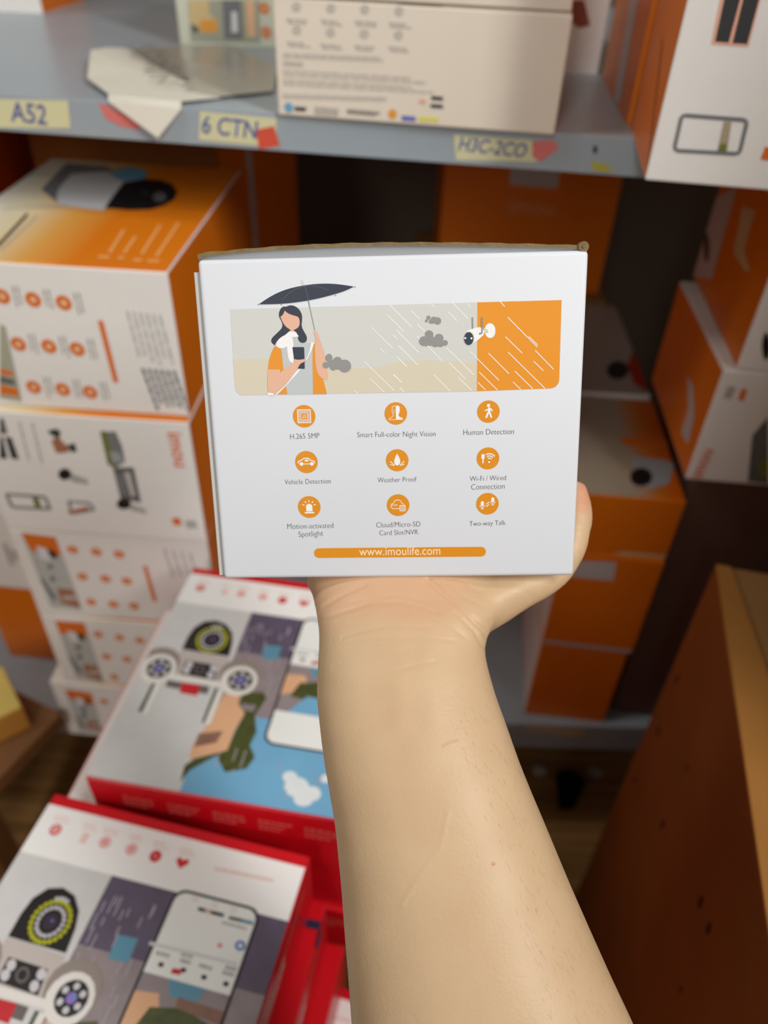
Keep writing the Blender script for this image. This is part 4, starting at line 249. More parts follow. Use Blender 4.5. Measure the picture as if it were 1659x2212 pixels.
('C1','caption_text#1','front',[(1,'cgrey',[8.4,47.3,10.6,47.3,10.6,46.2,8.4,46.2]),(1,'cgrey',[11.0,47.3,14.2,47.3,14.2,46.2,11.0,46.2]),(1,'cgrey',[14.8,47.3,17.2,47.3,17.2,46.2,14.8,46.2]),(1,'cgrey',[17.6,47.3,19.7,47.3,19.7,46.2,17.6,46.2]),(1,'cgrey',[20.0,47.3,21.2,47.3,21.2,46.2,20.0,46.2]),(1,'cgrey',[9.6,45.4,15.4,45.4,15.4,44.3,9.6,44.3]),(1,'cgrey',[16.4,45.4,22.0,45.4,22.0,44.3,16.4,44.3]),(1,'cgrey',[22.9,45.4,25.2,45.4,25.2,44.3,22.9,44.3]),(1,'cgrey',[32.5,47.2,37.5,47.2,37.5,46.1,32.5,46.1]),(1,'cgrey',[38.4,47.2,43.6,47.2,43.6,46.1,38.4,46.1]),(1,'cgrey',[44.5,47.2,46.7,47.2,46.7,46.1,44.6,46.1]),(1,'cgrey',[33.8,45.3,39.7,45.4,39.7,44.3,33.8,44.2]),(1,'cgrey',[40.8,45.4,43.0,45.4,43.0,44.3,40.8,44.3]),(1,'cgrey',[43.4,45.4,47.4,45.4,47.4,44.3,43.4,44.3]),(1,'cgrey',[48.1,45.4,48.5,45.4,48.5,44.3,48.1,44.3]),(1,'cgrey',[56.4,47.7,61.9,47.7,61.9,46.6,56.4,46.6]),(1,'cgrey',[62.9,47.7,67.0,47.7,67.0,46.6,62.9,46.6]),(1,'cgrey',[67.8,47.7,70.9,47.7,70.9,46.6,67.8,46.6]),(1,'cgrey',[57.7,45.8,61.6,45.8,61.6,44.7,57.7,44.7]),(1,'cgrey',[62.2,45.8,65.5,45.8,65.5,44.7,62.2,44.7]),(1,'cgrey',[66.0,45.8,69.4,45.8,69.4,44.7,66.0,44.7]),(1,'cgrey',[80.3,48.2,82.7,48.2,82.7,47.1,80.4,47.1]),(1,'cgrey',[83.1,48.2,87.3,48.2,87.3,47.1,83.1,47.1]),(1,'cgrey',[88.1,48.2,90.1,48.2,90.1,47.1,88.1,47.1]),(1,'cgrey',[90.5,48.2,93.2,48.2,93.2,47.1,90.5,47.1]),(1,'cgrey',[81.7,46.3,83.8,46.3,83.8,45.2,81.7,45.2]),(1,'cgrey',[84.1,46.3,87.9,46.3,87.9,45.2,84.1,45.2]),(1,'cgrey',[88.5,46.3,90.5,46.3,90.5,45.2,88.5,45.2]),(1,'cgrey',[90.8,46.3,94.3,46.3,94.3,45.2,90.8,45.2])]),
('C1','icon#6','front',[(1,'cgrey',[43.2,54.1,41.7,51.9,40.8,52.5,42.3,54.7]),(1,'cgrey',[41.3,51.7,38.3,51.5,38.3,52.5,41.2,52.7]),(1,'cgrey',[37.9,51.7,36.5,53.8,37.3,54.4,38.7,52.3]),(1,'cgrey',[36.5,54.4,38.0,56.6,38.8,56.0,37.3,53.8]),(1,'cgrey',[38.4,56.8,41.3,56.9,41.3,55.9,38.4,55.8]),(1,'cgrey',[41.7,56.7,43.1,54.7,42.3,54.1,40.9,56.1]),(1,'cgrey',[41.1,54.3,40.7,53.5,39.8,53.1,38.9,53.4,38.5,54.2,38.9,55.0,39.8,55.3,40.7,55.0])]),
('C1','icon#7','front',[(1,'cgrey',[66.7,54.5,65.3,52.3,64.5,52.9,65.9,55.1]),(1,'cgrey',[64.9,52.1,62.0,52.0,62.0,53.0,64.9,53.1]),(1,'cgrey',[61.6,52.2,60.1,54.2,60.9,54.8,62.4,52.7]),(1,'cgrey',[60.1,54.8,61.5,57.0,62.4,56.4,60.9,54.2]),(1,'cgrey',[61.9,57.2,64.8,57.3,64.9,56.3,62.0,56.2]),(1,'cgrey',[65.2,57.1,66.7,55.1,65.9,54.5,64.4,56.5]),(1,'cgrey',[64.7,54.7,64.3,53.9,63.4,53.6,62.5,53.8,62.1,54.6,62.5,55.4,63.4,55.7,64.3,55.5])]),
('C1','icon#8','front',[(1,'cgrey',[90.4,55.0,89.1,52.8,88.2,53.3,89.5,55.5]),(1,'cgrey',[88.7,52.6,85.8,52.4,85.7,53.4,88.6,53.6]),(1,'cgrey',[85.4,52.6,83.8,54.6,84.6,55.2,86.2,53.2]),(1,'cgrey',[83.8,55.2,85.2,57.4,86.0,56.9,84.7,54.7]),(1,'cgrey',[85.6,57.6,88.4,57.8,88.5,56.8,85.6,56.6]),(1,'cgrey',[88.8,57.6,90.4,55.5,89.6,54.9,88.0,57.0]),(1,'cgrey',[88.4,55.2,88.0,54.4,87.2,54.0,86.2,54.3,85.8,55.0,86.2,55.8,87.1,56.2,88.0,55.9])]),
('C1','fine_print','front',[(1,'cgrey2',[5.7,40.2,11.4,40.3,11.4,39.0,5.7,38.9]),(1,'cgrey2',[12.4,40.4,17.8,40.5,17.8,39.2,12.5,39.1]),(1,'cgrey2',[18.8,40.5,22.0,40.6,22.0,39.3,18.8,39.2]),(1,'cgrey2',[22.5,40.6,26.8,40.7,26.8,39.4,22.6,39.3]),(1,'cgrey2',[27.5,40.7,31.5,40.8,31.5,39.5,27.5,39.4]),(1,'cgrey2',[32.2,40.8,37.1,40.9,37.1,39.6,32.3,39.5]),(1,'cgrey2',[37.9,40.9,43.4,41.0,43.4,39.7,38.0,39.6]),(1,'cgrey2',[44.3,41.0,46.8,41.1,46.9,39.8,44.4,39.7]),(1,'cgrey2',[47.3,41.1,49.5,41.1,49.5,39.8,47.3,39.8]),(1,'cgrey2',[49.9,41.2,55.5,41.3,55.5,40.0,49.9,39.9]),(1,'cgrey2',[56.5,41.3,60.4,41.4,60.4,40.1,56.5,40.0]),(1,'cgrey2',[61.0,41.4,66.3,41.5,66.3,40.2,61.1,40.1]),(1,'cgrey2',[67.2,41.5,69.3,41.6,69.4,40.3,67.3,40.2]),(1,'cgrey2',[69.7,41.6,73.6,41.7,73.7,40.4,69.7,40.3]),(1,'cgrey2',[74.3,41.7,75.0,41.7,75.1,40.4,74.3,40.4]),(1,'cgrey2',[5.6,38.5,11.9,38.7,12.0,37.4,5.6,37.2]),(1,'cgrey2',[13.1,38.7,19.2,38.8,19.2,37.5,13.1,37.4]),(1,'cgrey2',[20.3,38.8,22.6,38.9,22.7,37.6,20.3,37.5]),(1,'cgrey2',[23.0,38.9,25.3,38.9,25.4,37.6,23.1,37.6]),(1,'cgrey2',[25.7,38.9,30.3,39.0,30.3,37.7,25.8,37.6]),(1,'cgrey2',[31.1,39.1,37.4,39.2,37.4,37.9,31.1,37.8]),(1,'cgrey2',[38.5,39.2,42.3,39.3,42.3,38.0,38.5,37.9]),(1,'cgrey2',[43.0,39.3,46.1,39.4,46.1,38.1,43.0,38.0]),(1,'cgrey2',[46.6,39.4,50.6,39.5,50.7,38.2,46.7,38.1]),(1,'cgrey2',[51.3,39.5,53.6,39.5,53.7,38.2,51.4,38.2]),(1,'cgrey2',[54.0,39.6,57.2,39.6,57.2,38.3,54.1,38.3]),(1,'cgrey2',[57.7,39.6,61.7,39.7,61.8,38.4,57.7,38.3]),(1,'cgrey2',[62.5,39.7,66.7,39.8,66.8,38.5,62.5,38.4]),(1,'cgrey2',[67.5,39.8,70.6,39.9,70.7,38.6,67.5,38.5]),(1,'cgrey2',[71.2,39.9,74.3,40.0,74.4,38.7,71.2,38.6]),(1,'cgrey2',[74.9,40.0,77.1,40.0,77.2,38.7,74.9,38.7]),(1,'cgrey2',[5.4,35.4,6.7,35.4,6.7,34.1,5.4,34.1]),(1,'cgrey2',[6.9,35.4,7.4,35.4,7.4,34.1,6.9,34.1]),(1,'cgrey2',[7.5,35.4,8.0,35.4,8.0,34.1,7.5,34.1]),(1,'cgrey2',[8.1,35.4,9.2,35.4,9.2,34.1,8.1,34.1]),(1,'cgrey2',[9.4,35.3,10.5,35.3,10.5,34.0,9.4,34.0]),(1,'cgrey2',[10.7,35.3,11.7,35.3,11.7,34.0,10.7,34.0]),(1,'cgrey2',[11.9,35.3,12.6,35.3,12.6,34.0,11.9,34.0]),(1,'cgrey2',[12.7,35.3,13.7,35.3,13.7,34.0,12.7,34.0]),(1,'cgrey2',[13.8,35.3,14.8,35.3,14.8,34.0,13.8,34.0]),(1,'cgrey2',[15.0,35.3,15.9,35.3,15.9,34.0,15.0,34.0]),(1,'cgrey2',[16.1,35.3,16.6,35.3,16.6,34.0,16.1,34.0]),(1,'cgrey2',[16.7,35.3,17.5,35.3,17.5,34.0,16.7,34.0]),(1,'cgrey2',[17.7,35.3,18.5,35.3,18.5,34.0,17.7,34.0]),(1,'cgrey2',[18.6,35.3,19.7,35.3,19.7,34.0,18.6,34.0]),(1,'cgrey2',[5.3,33.6,6.6,33.6,6.6,32.3,5.3,32.3]),(1,'cgrey2',[6.8,33.6,7.7,33.6,7.7,32.3,6.8,32.3]),(1,'cgrey2',[7.9,33.6,8.7,33.6,8.7,32.3,7.9,32.3]),(1,'cgrey2',[8.9,33.6,9.6,33.6,9.6,32.3,8.9,32.3]),(1,'cgrey2',[9.7,33.6,10.1,33.6,10.1,32.3,9.7,32.3]),(1,'cgrey2',[10.2,33.6,10.7,33.6,10.7,32.3,10.2,32.3]),(1,'cgrey2',[10.8,33.6,11.6,33.6,11.6,32.3,10.8,32.3]),(1,'cgrey2',[11.8,33.6,12.5,33.6,12.5,32.3,11.8,32.3]),(1,'cgrey2',[12.6,33.6,13.4,33.6,13.4,32.3,12.6,32.3]),(1,'cgrey2',[13.5,33.6,14.7,33.6,14.7,32.3,13.5,32.3]),(1,'cgrey2',[15.0,33.6,15.9,33.6,15.9,32.3,15.0,32.3]),(1,'cgrey2',[16.0,33.6,16.9,33.6,16.9,32.3,16.0,32.3]),(1,'cgrey2',[17.1,33.6,17.8,33.6,17.8,32.3,17.1,32.3]),(1,'cgrey2',[17.9,33.6,18.3,33.6,18.3,32.3,17.9,32.3]),(1,'cgrey2',[18.4,33.6,19.1,33.6,19.1,32.3,18.4,32.3]),(1,'cgrey2',[19.3,33.6,19.8,33.6,19.8,32.3,19.3,32.3]),(1,'cgrey2',[5.1,29.9,11.1,29.9,11.1,28.6,5.1,28.6]),(1,'cgrey2',[12.1,29.9,17.1,30.0,17.1,28.7,12.1,28.6]),(1,'cgrey2',[18.0,30.0,24.2,30.0,24.2,28.7,18.0,28.7]),(1,'cgrey2',[25.3,30.0,31.7,30.1,31.7,28.8,25.3,28.7]),(1,'cgrey2',[32.8,30.1,36.0,30.1,36.0,28.8,32.8,28.8]),(1,'cgrey2',[36.6,30.1,39.5,30.1,39.5,28.8,36.6,28.8]),(1,'cgrey2',[40.0,30.1,47.5,30.2,47.5,28.9,40.0,28.8]),(1,'cgrey2',[48.9,30.2,53.1,30.3,53.1,29.0,48.9,28.9]),(1,'cgrey2',[53.9,30.3,58.0,30.3,58.0,29.0,53.9,29.0]),(1,'cgrey2',[58.7,30.3,67.1,30.4,67.1,29.1,58.7,29.0]),(1,'cgrey2',[68.6,30.4,74.0,30.4,74.0,29.1,68.6,29.1]),(1,'cgrey2',[74.9,30.4,82.3,30.5,82.4,29.2,74.9,29.1]),(1,'cgrey2',[83.7,30.5,89.1,30.6,89.1,29.3,83.7,29.2]),(1,'cgrey2',[90.0,30.6,96.3,30.6,96.3,29.3,90.0,29.3]),(1,'cgrey2',[97.4,30.6,97.6,30.6,97.6,29.3,97.4,29.3]),(1,'cgrey2',[5.0,27.5,13.8,27.6,13.8,26.3,5.0,26.2]),(1,'cgrey2',[15.3,27.6,21.9,27.7,21.9,26.4,15.3,26.3]),(1,'cgrey2',[23.0,27.7,31.0,27.7,31.0,26.4,23.0,26.4]),(1,'cgrey2',[32.3,27.8,39.8,27.8,39.8,26.5,32.4,26.5]),(1,'cgrey2',[41.1,27.8,44.7,27.9,44.7,26.6,41.1,26.5]),(1,'cgrey2',[45.3,27.9,53.3,27.9,53.3,26.6,45.3,26.6]),(1,'cgrey2',[54.7,28.0,61.6,28.0,61.6,26.7,54.7,26.7]),(1,'cgrey2',[62.8,28.0,67.8,28.1,67.8,26.8,62.8,26.7]),(1,'cgrey2',[68.7,28.1,72.0,28.1,72.0,26.8,68.7,26.8]),(1,'cgrey2',[72.6,28.1,81.2,28.2,81.2,26.9,72.6,26.8]),(1,'cgrey2',[82.7,28.2,88.7,28.3,88.7,27.0,82.7,26.9]),(1,'cgrey2',[89.8,28.3,97.4,28.3,97.4,27.0,89.8,27.0]),(1,'cgrey2',[98.7,28.3,107.3,28.4,107.3,27.1,98.7,27.0]),(1,'cgrey2',[108.8,28.4,108.9,28.4,108.9,27.1,108.8,27.1]),(1,'cgrey2',[4.8,24.0,8.3,24.0,8.3,22.7,4.8,22.7]),(1,'cgrey2',[8.9,24.0,14.0,24.1,14.0,22.8,8.9,22.7]),(1,'cgrey2',[14.9,24.1,18.7,24.1,18.7,22.8,14.9,22.8]),(1,'cgrey2',[19.3,24.1,22.6,24.1,22.6,22.8,19.4,22.8]),(1,'cgrey2',[23.1,24.2,28.3,24.2,28.3,22.9,23.2,22.9]),(1,'cgrey2',[29.2,24.2,37.3,24.3,37.3,23.0,29.2,22.9]),(1,'cgrey2',[38.7,24.3,46.1,24.4,46.1,23.1,38.7,23.0]),(1,'cgrey2',[47.4,24.4,54.5,24.5,54.5,23.2,47.4,23.1]),(1,'cgrey2',[55.8,24.5,59.8,24.5,59.9,23.2,55.8,23.2]),(1,'cgrey2',[60.6,24.5,66.4,24.6,66.4,23.3,60.6,23.2]),(1,'cgrey2',[67.4,24.6,71.8,24.6,71.8,23.3,67.4,23.3]),(1,'cgrey2',[72.5,24.6,76.3,24.7,76.3,23.4,72.6,23.3]),(1,'cgrey2',[77.0,24.7,80.4,24.7,80.4,23.4,77.0,23.4]),(1,'cgrey2',[81.0,24.7,85.0,24.7,85.0,23.4,81.0,23.4]),(1,'cgrey2',[85.7,24.7,93.6,24.8,93.6,23.5,85.7,23.4]),(1,'cgrey2',[95.0,24.8,97.9,24.9,97.9,23.6,95.0,23.5]),(1,'cgrey2',[4.7,21.6,13.5,21.7,13.5,20.4,4.7,20.3]),(1,'cgrey2',[15.0,21.7,19.7,21.8,19.7,20.5,15.0,20.4]),(1,'cgrey2',[20.5,21.8,26.0,21.8,26.0,20.5,20.6,20.5]),(1,'cgrey2',[27.0,21.8,34.5,21.9,34.5,20.6,27.0,20.5]),(1,'cgrey2',[35.9,21.9,44.1,22.0,44.1,20.7,35.9,20.6]),(1,'cgrey2',[45.6,22.0,54.6,22.1,54.6,20.8,45.6,20.7]),(1,'cgrey2',[56.2,22.1,65.4,22.2,65.4,20.9,56.2,20.8]),(1,'cgrey2',[67.0,22.2,70.9,22.3,70.9,21.0,67.0,20.9]),(1,'cgrey2',[71.5,22.3,78.8,22.3,78.9,21.0,71.6,21.0]),(1,'cgrey2',[80.1,22.4,87.8,22.4,87.9,21.1,80.1,21.1]),(1,'cgrey2',[89.2,22.4,95.8,22.5,95.8,21.2,89.2,21.1]),(1,'cgrey2',[97.0,22.5,101.4,22.6,101.4,21.3,97.0,21.2]),(1,'cgrey2',[102.2,22.6,108.5,22.6,108.5,21.3,102.2,21.3]),(1,'cgrey2',[109.7,22.7,113.5,22.7,113.5,21.4,109.7,21.4]),(1,'cgrey2',[4.3,14.4,10.1,14.6,10.2,13.3,4.3,13.1]),(1,'cgrey2',[11.1,14.6,17.2,14.8,17.3,13.5,11.2,13.3]),(1,'cgrey2',[18.3,14.9,25.0,15.1,25.1,13.8,18.3,13.6]),(1,'cgrey2',[26.2,15.2,32.0,15.4,32.1,14.1,26.3,13.9]),(1,'cgrey2',[33.0,15.4,39.7,15.6,39.7,14.3,33.1,14.1]),(1,'cgrey2',[40.8,15.7,43.3,15.7,43.3,14.4,40.9,14.4]),(1,'cgrey2',[43.7,15.8,48.2,15.9,48.2,14.6,43.8,14.5]),(1,'cgrey2',[49.0,15.9,55.6,16.2,55.7,14.9,49.0,14.6]),(1,'cgrey2',[56.8,16.2,62.1,16.4,62.1,15.1,56.8,14.9]),(1,'cgrey2',[63.0,16.4,69.5,16.6,69.5,15.3,63.1,15.1]),(1,'cgrey2',[70.6,16.7,73.4,16.8,73.4,15.5,70.6,15.4]),(1,'cgrey2',[73.9,16.8,78.3,16.9,78.4,15.6,73.9,15.5]),(1,'cgrey2',[79.1,17.0,80.6,17.0,80.7,15.7,79.1,15.7]),(1,'cgrey2',[4.2,13.2,9.2,13.4,9.2,12.1,4.2,11.9]),(1,'cgrey2',[10.0,13.4,12.4,13.5,12.4,12.2,10.1,12.1]),(1,'cgrey2',[12.8,13.5,16.1,13.6,16.2,12.3,12.9,12.2]),(1,'cgrey2',[16.7,13.6,20.3,13.7,20.3,12.4,16.7,12.3]),(1,'cgrey2',[20.9,13.8,27.4,14.0,27.4,12.7,20.9,12.5]),(1,'cgrey2',[28.5,14.0,34.3,14.2,34.3,12.9,28.6,12.7]),(1,'cgrey2',[35.3,14.3,38.3,14.4,38.4,13.1,35.4,13.0]),(1,'cgrey2',[38.9,14.4,44.7,14.6,44.8,13.3,38.9,13.1]),(1,'cgrey2',[45.8,14.6,48.7,14.7,48.7,13.4,45.8,13.3]),(1,'cgrey2',[49.2,14.7,54.2,14.9,54.3,13.6,49.2,13.4]),(1,'cgrey2',[55.1,14.9,58.0,15.0,58.0,13.7,55.2,13.6]),(1,'cgrey2',[58.5,15.1,60.7,15.1,60.8,13.8,58.5,13.8]),(1,'cgrey2',[61.1,15.2,67.3,15.4,67.3,14.1,61.2,13.9]),(1,'cgrey2',[68.4,15.4,71.6,15.5,71.6,14.2,68.4,14.1]),(1,'cgrey2',[72.1,15.5,75.3,15.6,75.4,14.3,72.2,14.2]),(1,'cgrey2',[75.9,15.7,79.0,15.8,79.1,14.5,75.9,14.4])]),
('C1','mark_strip','front',[(2,'bblue',[11.4,5.5,11.0,7.2,9.7,8.4,8.0,8.9,6.3,8.4,5.1,7.2,4.6,5.5,5.1,3.8,6.3,2.5,8.0,2.1,9.7,2.5,11.0,3.8]),(2,'bdark',[12.5,6.5,13.5,6.5,13.5,5.1,12.6,5.1]),(2,'bdark',[13.7,6.5,15.5,6.5,15.5,5.1,13.7,5.1]),(2,'bdark',[15.8,6.5,16.6,6.5,16.7,5.1,15.8,5.1]),(2,'bdark',[16.8,6.5,18.4,6.5,18.4,5.1,16.8,5.1]),(2,'bdark',[18.6,6.5,20.0,6.5,20.0,5.1,18.7,5.1]),(2,'bdark',[20.2,6.5,21.0,6.5,21.0,5.1,20.2,5.1]),(2,'bdark',[21.2,6.5,21.5,6.5,21.5,5.1,21.2,5.1]),(2,'bdark',[12.5,4.9,13.8,4.9,13.8,3.5,12.5,3.5]),(2,'bdark',[14.0,4.9,14.8,4.9,14.8,3.5,14.0,3.5]),(2,'bdark',[14.9,4.9,15.8,5.0,15.8,3.6,15.0,3.5]),(2,'bdark',[15.9,5.0,17.2,5.0,17.2,3.6,15.9,3.6]),(2,'bdark',[17.4,5.0,19.3,5.0,19.3,3.6,17.4,3.6]),(2,'bdark',[19.6,5.0,20.5,5.0,20.5,3.6,19.6,3.6]),(2,'bdark',[20.6,5.0,20.7,5.0,20.7,3.6,20.6,3.6]),(2,'cgrey',[27.5,7.5,31.2,7.5,31.2,5.9,27.5,5.9]),(2,'cgrey',[31.9,7.5,33.5,7.4,33.5,5.8,31.9,5.9]),(2,'cgrey',[33.8,7.4,36.9,7.4,36.8,5.8,33.7,5.8]),(2,'cgrey',[37.4,7.4,38.9,7.3,38.9,5.7,37.4,5.8]),(2,'cgrey',[39.2,7.3,41.1,7.3,41.0,5.7,39.1,5.7]),(2,'cgrey',[41.4,7.3,45.2,7.2,45.2,5.6,41.4,5.7]),(2,'cgrey',[27.4,5.7,30.4,5.6,30.3,4.0,27.4,4.1]),(2,'cgrey',[30.9,5.6,33.3,5.6,33.3,4.0,30.8,4.0]),(2,'cgrey',[33.7,5.6,36.2,5.5,36.1,3.9,33.7,4.0]),(2,'cgrey',[36.6,5.5,39.1,5.5,39.1,3.9,36.6,3.9]),(2,'cgrey',[39.6,5.5,41.3,5.4,41.3,3.8,39.6,3.9]),(2,'cgrey',[41.6,5.4,45.0,5.4,45.0,3.8,41.6,3.8]),(2,'cgrey',[27.4,3.8,29.2,3.8,29.2,2.2,27.4,2.2]),(2,'cgrey',[29.5,3.8,30.8,3.8,30.8,2.2,29.5,2.2]),(2,'cgrey',[31.0,3.8,32.9,3.7,32.9,2.1,31.0,2.2]),(2,'cgrey',[33.2,3.7,35.5,3.7,35.4,2.1,33.2,2.1]),(2,'cgrey',[35.9,3.7,39.3,3.6,39.3,2.0,35.8,2.1]),(2,'cgrey',[39.9,3.6,42.1,3.6,42.0,2.0,39.9,2.0]),(2,'cgrey',[42.4,3.6,44.0,3.6,43.9,2.0,42.4,2.0]),(2,'cgrey',[44.2,3.6,44.7,3.5,44.7,1.9,44.2,2.0]),(2,'cgrey3',[51.5,7.3,53.8,7.3,53.8,5.5,51.5,5.5]),(2,'cgrey3',[54.2,7.3,55.8,7.3,55.8,5.5,54.2,5.5]),(2,'cgrey3',[56.1,7.3,59.6,7.3,59.6,5.5,56.1,5.5]),(2,'cgrey3',[60.3,7.3,61.6,7.2,61.5,5.4,60.2,5.5]),(2,'cgrey3',[61.8,7.2,64.4,7.2,64.4,5.4,61.8,5.4]),(2,'cgrey3',[64.8,7.2,68.4,7.2,68.4,5.4,64.8,5.4]),(2,'cgrey3',[69.0,7.2,70.5,7.1,70.5,5.3,69.0,5.4]),(2,'cgrey3',[70.8,7.1,73.5,7.1,73.5,5.3,70.8,5.3]),(2,'cgrey3',[74.0,7.1,75.7,7.1,75.7,5.3,74.0,5.3]),(2,'cgrey3',[51.5,6.1,53.5,6.1,53.5,4.3,51.5,4.3]),(2,'cgrey3',[53.9,6.1,56.6,6.1,56.6,4.3,53.9,4.3]),(2,'cgrey3',[57.1,6.1,59.2,6.0,59.2,4.2,57.1,4.3]),(2,'cgrey3',[59.6,6.0,62.4,6.0,62.4,4.2,59.6,4.2]),(2,'cgrey3',[62.9,6.0,64.4,6.0,64.4,4.2,62.9,4.2]),(2,'cgrey3',[64.6,6.0,66.3,6.0,66.3,4.2,64.6,4.2]),(2,'cgrey3',[66.6,6.0,68.0,5.9,68.0,4.1,66.6,4.2]),(2,'cgrey3',[68.2,5.9,70.5,5.9,70.5,4.1,68.2,4.1]),(2,'cgrey3',[70.9,5.9,72.8,5.9,72.8,4.1,70.9,4.1]),(2,'borange2',[88.1,6.2,87.6,7.8,86.5,9.0,84.9,9.4,83.3,9.0,82.1,7.8,81.7,6.2,82.1,4.6,83.3,3.4,84.9,3.0,86.5,3.4,87.6,4.6]),(2,'bviolet',[91.6,5.7,101.8,5.5,101.9,2.4,91.8,2.4]),(2,'byellow',[104.1,6.2,118.5,6.0,118.4,3.2,104.3,2.9]),(2,'bdark',[112.2,19.6,120.4,19.5,120.6,17.2,112.3,17.2]),(2,'bdark',[111.9,14.5,120.8,14.5,121.0,12.2,112.0,12.2]),(2,'bpink',[103.7,17.0,108.4,17.0,108.6,14.3,103.9,14.3])]),
('E','stamp_block','front',[(1,'bpink',[16.5,95.4,36.8,96.4,37.7,73.2,18.1,73.2]),(2,'bdark',[18.4,95.5,26.6,95.9,26.8,74.3,19.5,74.4]),(2,'bdark',[28.0,96.0,36.1,96.4,36.6,74.2,28.8,74.2])]),
('E','phone_drawing','front',[(1,'bgrey3',[11.5,37.3,13.4,38.2,14.3,36.2,12.5,35.3]),(1,'bgrey3',[13.8,38.3,47.0,38.2,47.0,36.0,13.8,36.1]),(1,'bgrey3',[47.7,37.9,49.4,36.6,48.1,34.9,46.4,36.2]),(1,'bgrey3',[49.9,35.8,50.9,20.1,48.7,20.0,47.7,35.6]),(1,'bgrey3',[50.5,19.1,48.7,18.0,47.5,19.8,49.2,21.0]),(1,'bgrey3',[48.1,17.8,14.3,17.0,14.2,19.2,48.1,20.0]),(1,'bgrey3',[13.5,17.3,11.7,19.0,13.2,20.6,15.0,18.9]),(1,'bgrey3',[11.4,19.7,10.9,36.3,13.1,36.4,13.6,19.8]),(2,'bsand2',[36.2,35.6,40.3,35.6,42.6,19.7,37.3,19.6]),(3,'bgreen2',[37.7,23.7,41.3,23.7,42.0,19.7,37.3,19.6])]),
('E','logo_mark','front',[(1,'borange',[62.6,17.0,62.9,23.9,67.9,23.7,67.6,16.8])]),
('E','tear_line','left',[(1,'bbrown2',[62.6,64.8,0.6,7.2,0.6,9.6,60.4,67.1])]),
('Fb','white_stripe','left',[(1,'bpale3',[100.4,69.7,60.4,73.8,45.3,4.8,81.9,0.6])]),
('D','printed_patch','front',[(1,'bbrick',[59.3,57.8,74.4,58.3,83.6,39.4,73.5,37.2,61.9,43.9])]),
('I','tape_label','front',[(1,'bpale3',[88.2,170.9,152.1,170.5,154.0,145.7,88.1,148.5])]),
('J2','tape_label','front',[(1,'bpale3',[0.6,135.2,56.3,140.5,59.0,112.8,9.7,111.9])]),
('J2','tape_highlight_strip','front',[(1,'bpale3',[1.0,1.0,103.0,1.0,103.0,7.0,1.0,7.0])]),
('J1','tape_highlight_strip','front',[(1,'bsand',[48.0,1.0,104.0,1.0,104.0,6.0,60.0,6.0])]),  # pale strip paints the highlight along the seam, no tape on this box
('J1','camera_picture','top',[(2,'bgrey2',[61.5,71.1,98.5,67.9,104.9,60.9,93.3,27.1,72.7,14.4,62.0,19.0]),(3,'bblack',[78.2,35.9,76.8,30.9,74.4,26.2,71.3,22.4,67.8,19.8,64.2,18.5,60.9,18.8,58.1,20.6,56.1,23.7,55.1,27.9,55.3,32.8,56.6,37.8,58.9,42.6,62.0,46.6,65.6,49.4,69.3,50.7,72.8,50.4,75.6,48.5,77.6,45.2,78.5,40.8])]),
('J1','orange_patch','top',[(1,'borange',[55.5,105.1,104.9,107.1,104.9,92.9,92.1,86.5,56.2,91.9])]),
('JB','camera_picture','top',[(3,'bblack',[109.3,57.8,107.3,50.4,104.1,43.7,100.2,38.2,95.8,34.5,91.3,32.9,87.3,33.5,84.0,36.3,81.8,41.1,80.9,47.3,81.3,54.5,83.2,61.9,86.3,68.8,90.3,74.5,94.8,78.5,99.4,80.2,103.6,79.5,107.0,76.5,109.2,71.5,110.0,65.0])]),
('JB','orange_patch','top',[(1,'bred2',[109.7,69.5,124.4,112.3,124.4,6.4,109.8,24.0])]),
('K2','white_stripe','left',[(1,'bpale3',[194.4,79.9,143.1,104.7,133.2,23.2,194.4,0.6]),(2,'bblack',[169.3,40.1,165.4,37.0,162.7,34.0,161.5,31.2,161.9,28.9,163.8,27.4,167.2,26.8,171.6,27.2,176.7,28.6,181.9,30.7,186.8,33.5,190.9,36.6,193.6,39.8,194.4,42.6,194.3,44.9,192.3,46.3,188.8,46.9,184.3,46.4,179.2,45.0,174.0,42.8])]),
('K2','tape_piece','left',[(1,'bsand',[112.5,98.0,78.5,105.1,73.7,73.8,42.9,68.0,55.2,63.0,97.8,62.6])]),
('K2','camera_picture','front',[(1,'bblack',[20.0,23.3,21.1,19.5,21.8,16.0,22.0,13.2,21.7,11.4,20.9,10.7,19.7,11.2,18.2,12.9,16.6,15.5,15.0,18.9,13.5,22.7,12.4,26.4,11.8,29.8,11.6,32.5,11.9,34.3,12.7,35.0,13.8,34.5,15.3,32.9,16.9,30.3,18.5,27.0])]),
('K3','tape_piece','left',[(1,'bpale3',[79.6,65.2,54.8,67.0,28.5,50.6,20.4,25.1,46.5,20.7,49.2,47.7])]),
('K3','scene_picture','front',[(1,'bdark2',[43.7,53.4,50.5,73.4,75.0,2.1,56.2,2.9]),(2,'bgreen2',[59.5,24.5,64.5,32.8,72.3,10.0,64.7,9.2])]),
('K3','small_mark','front',[(1,'borange',[20.3,87.2,19.7,98.6,24.7,98.8,25.3,87.4]),(1,'bgrey',[7.2,88.9,8.2,100.4,15.2,99.7,14.1,88.2])]),
]
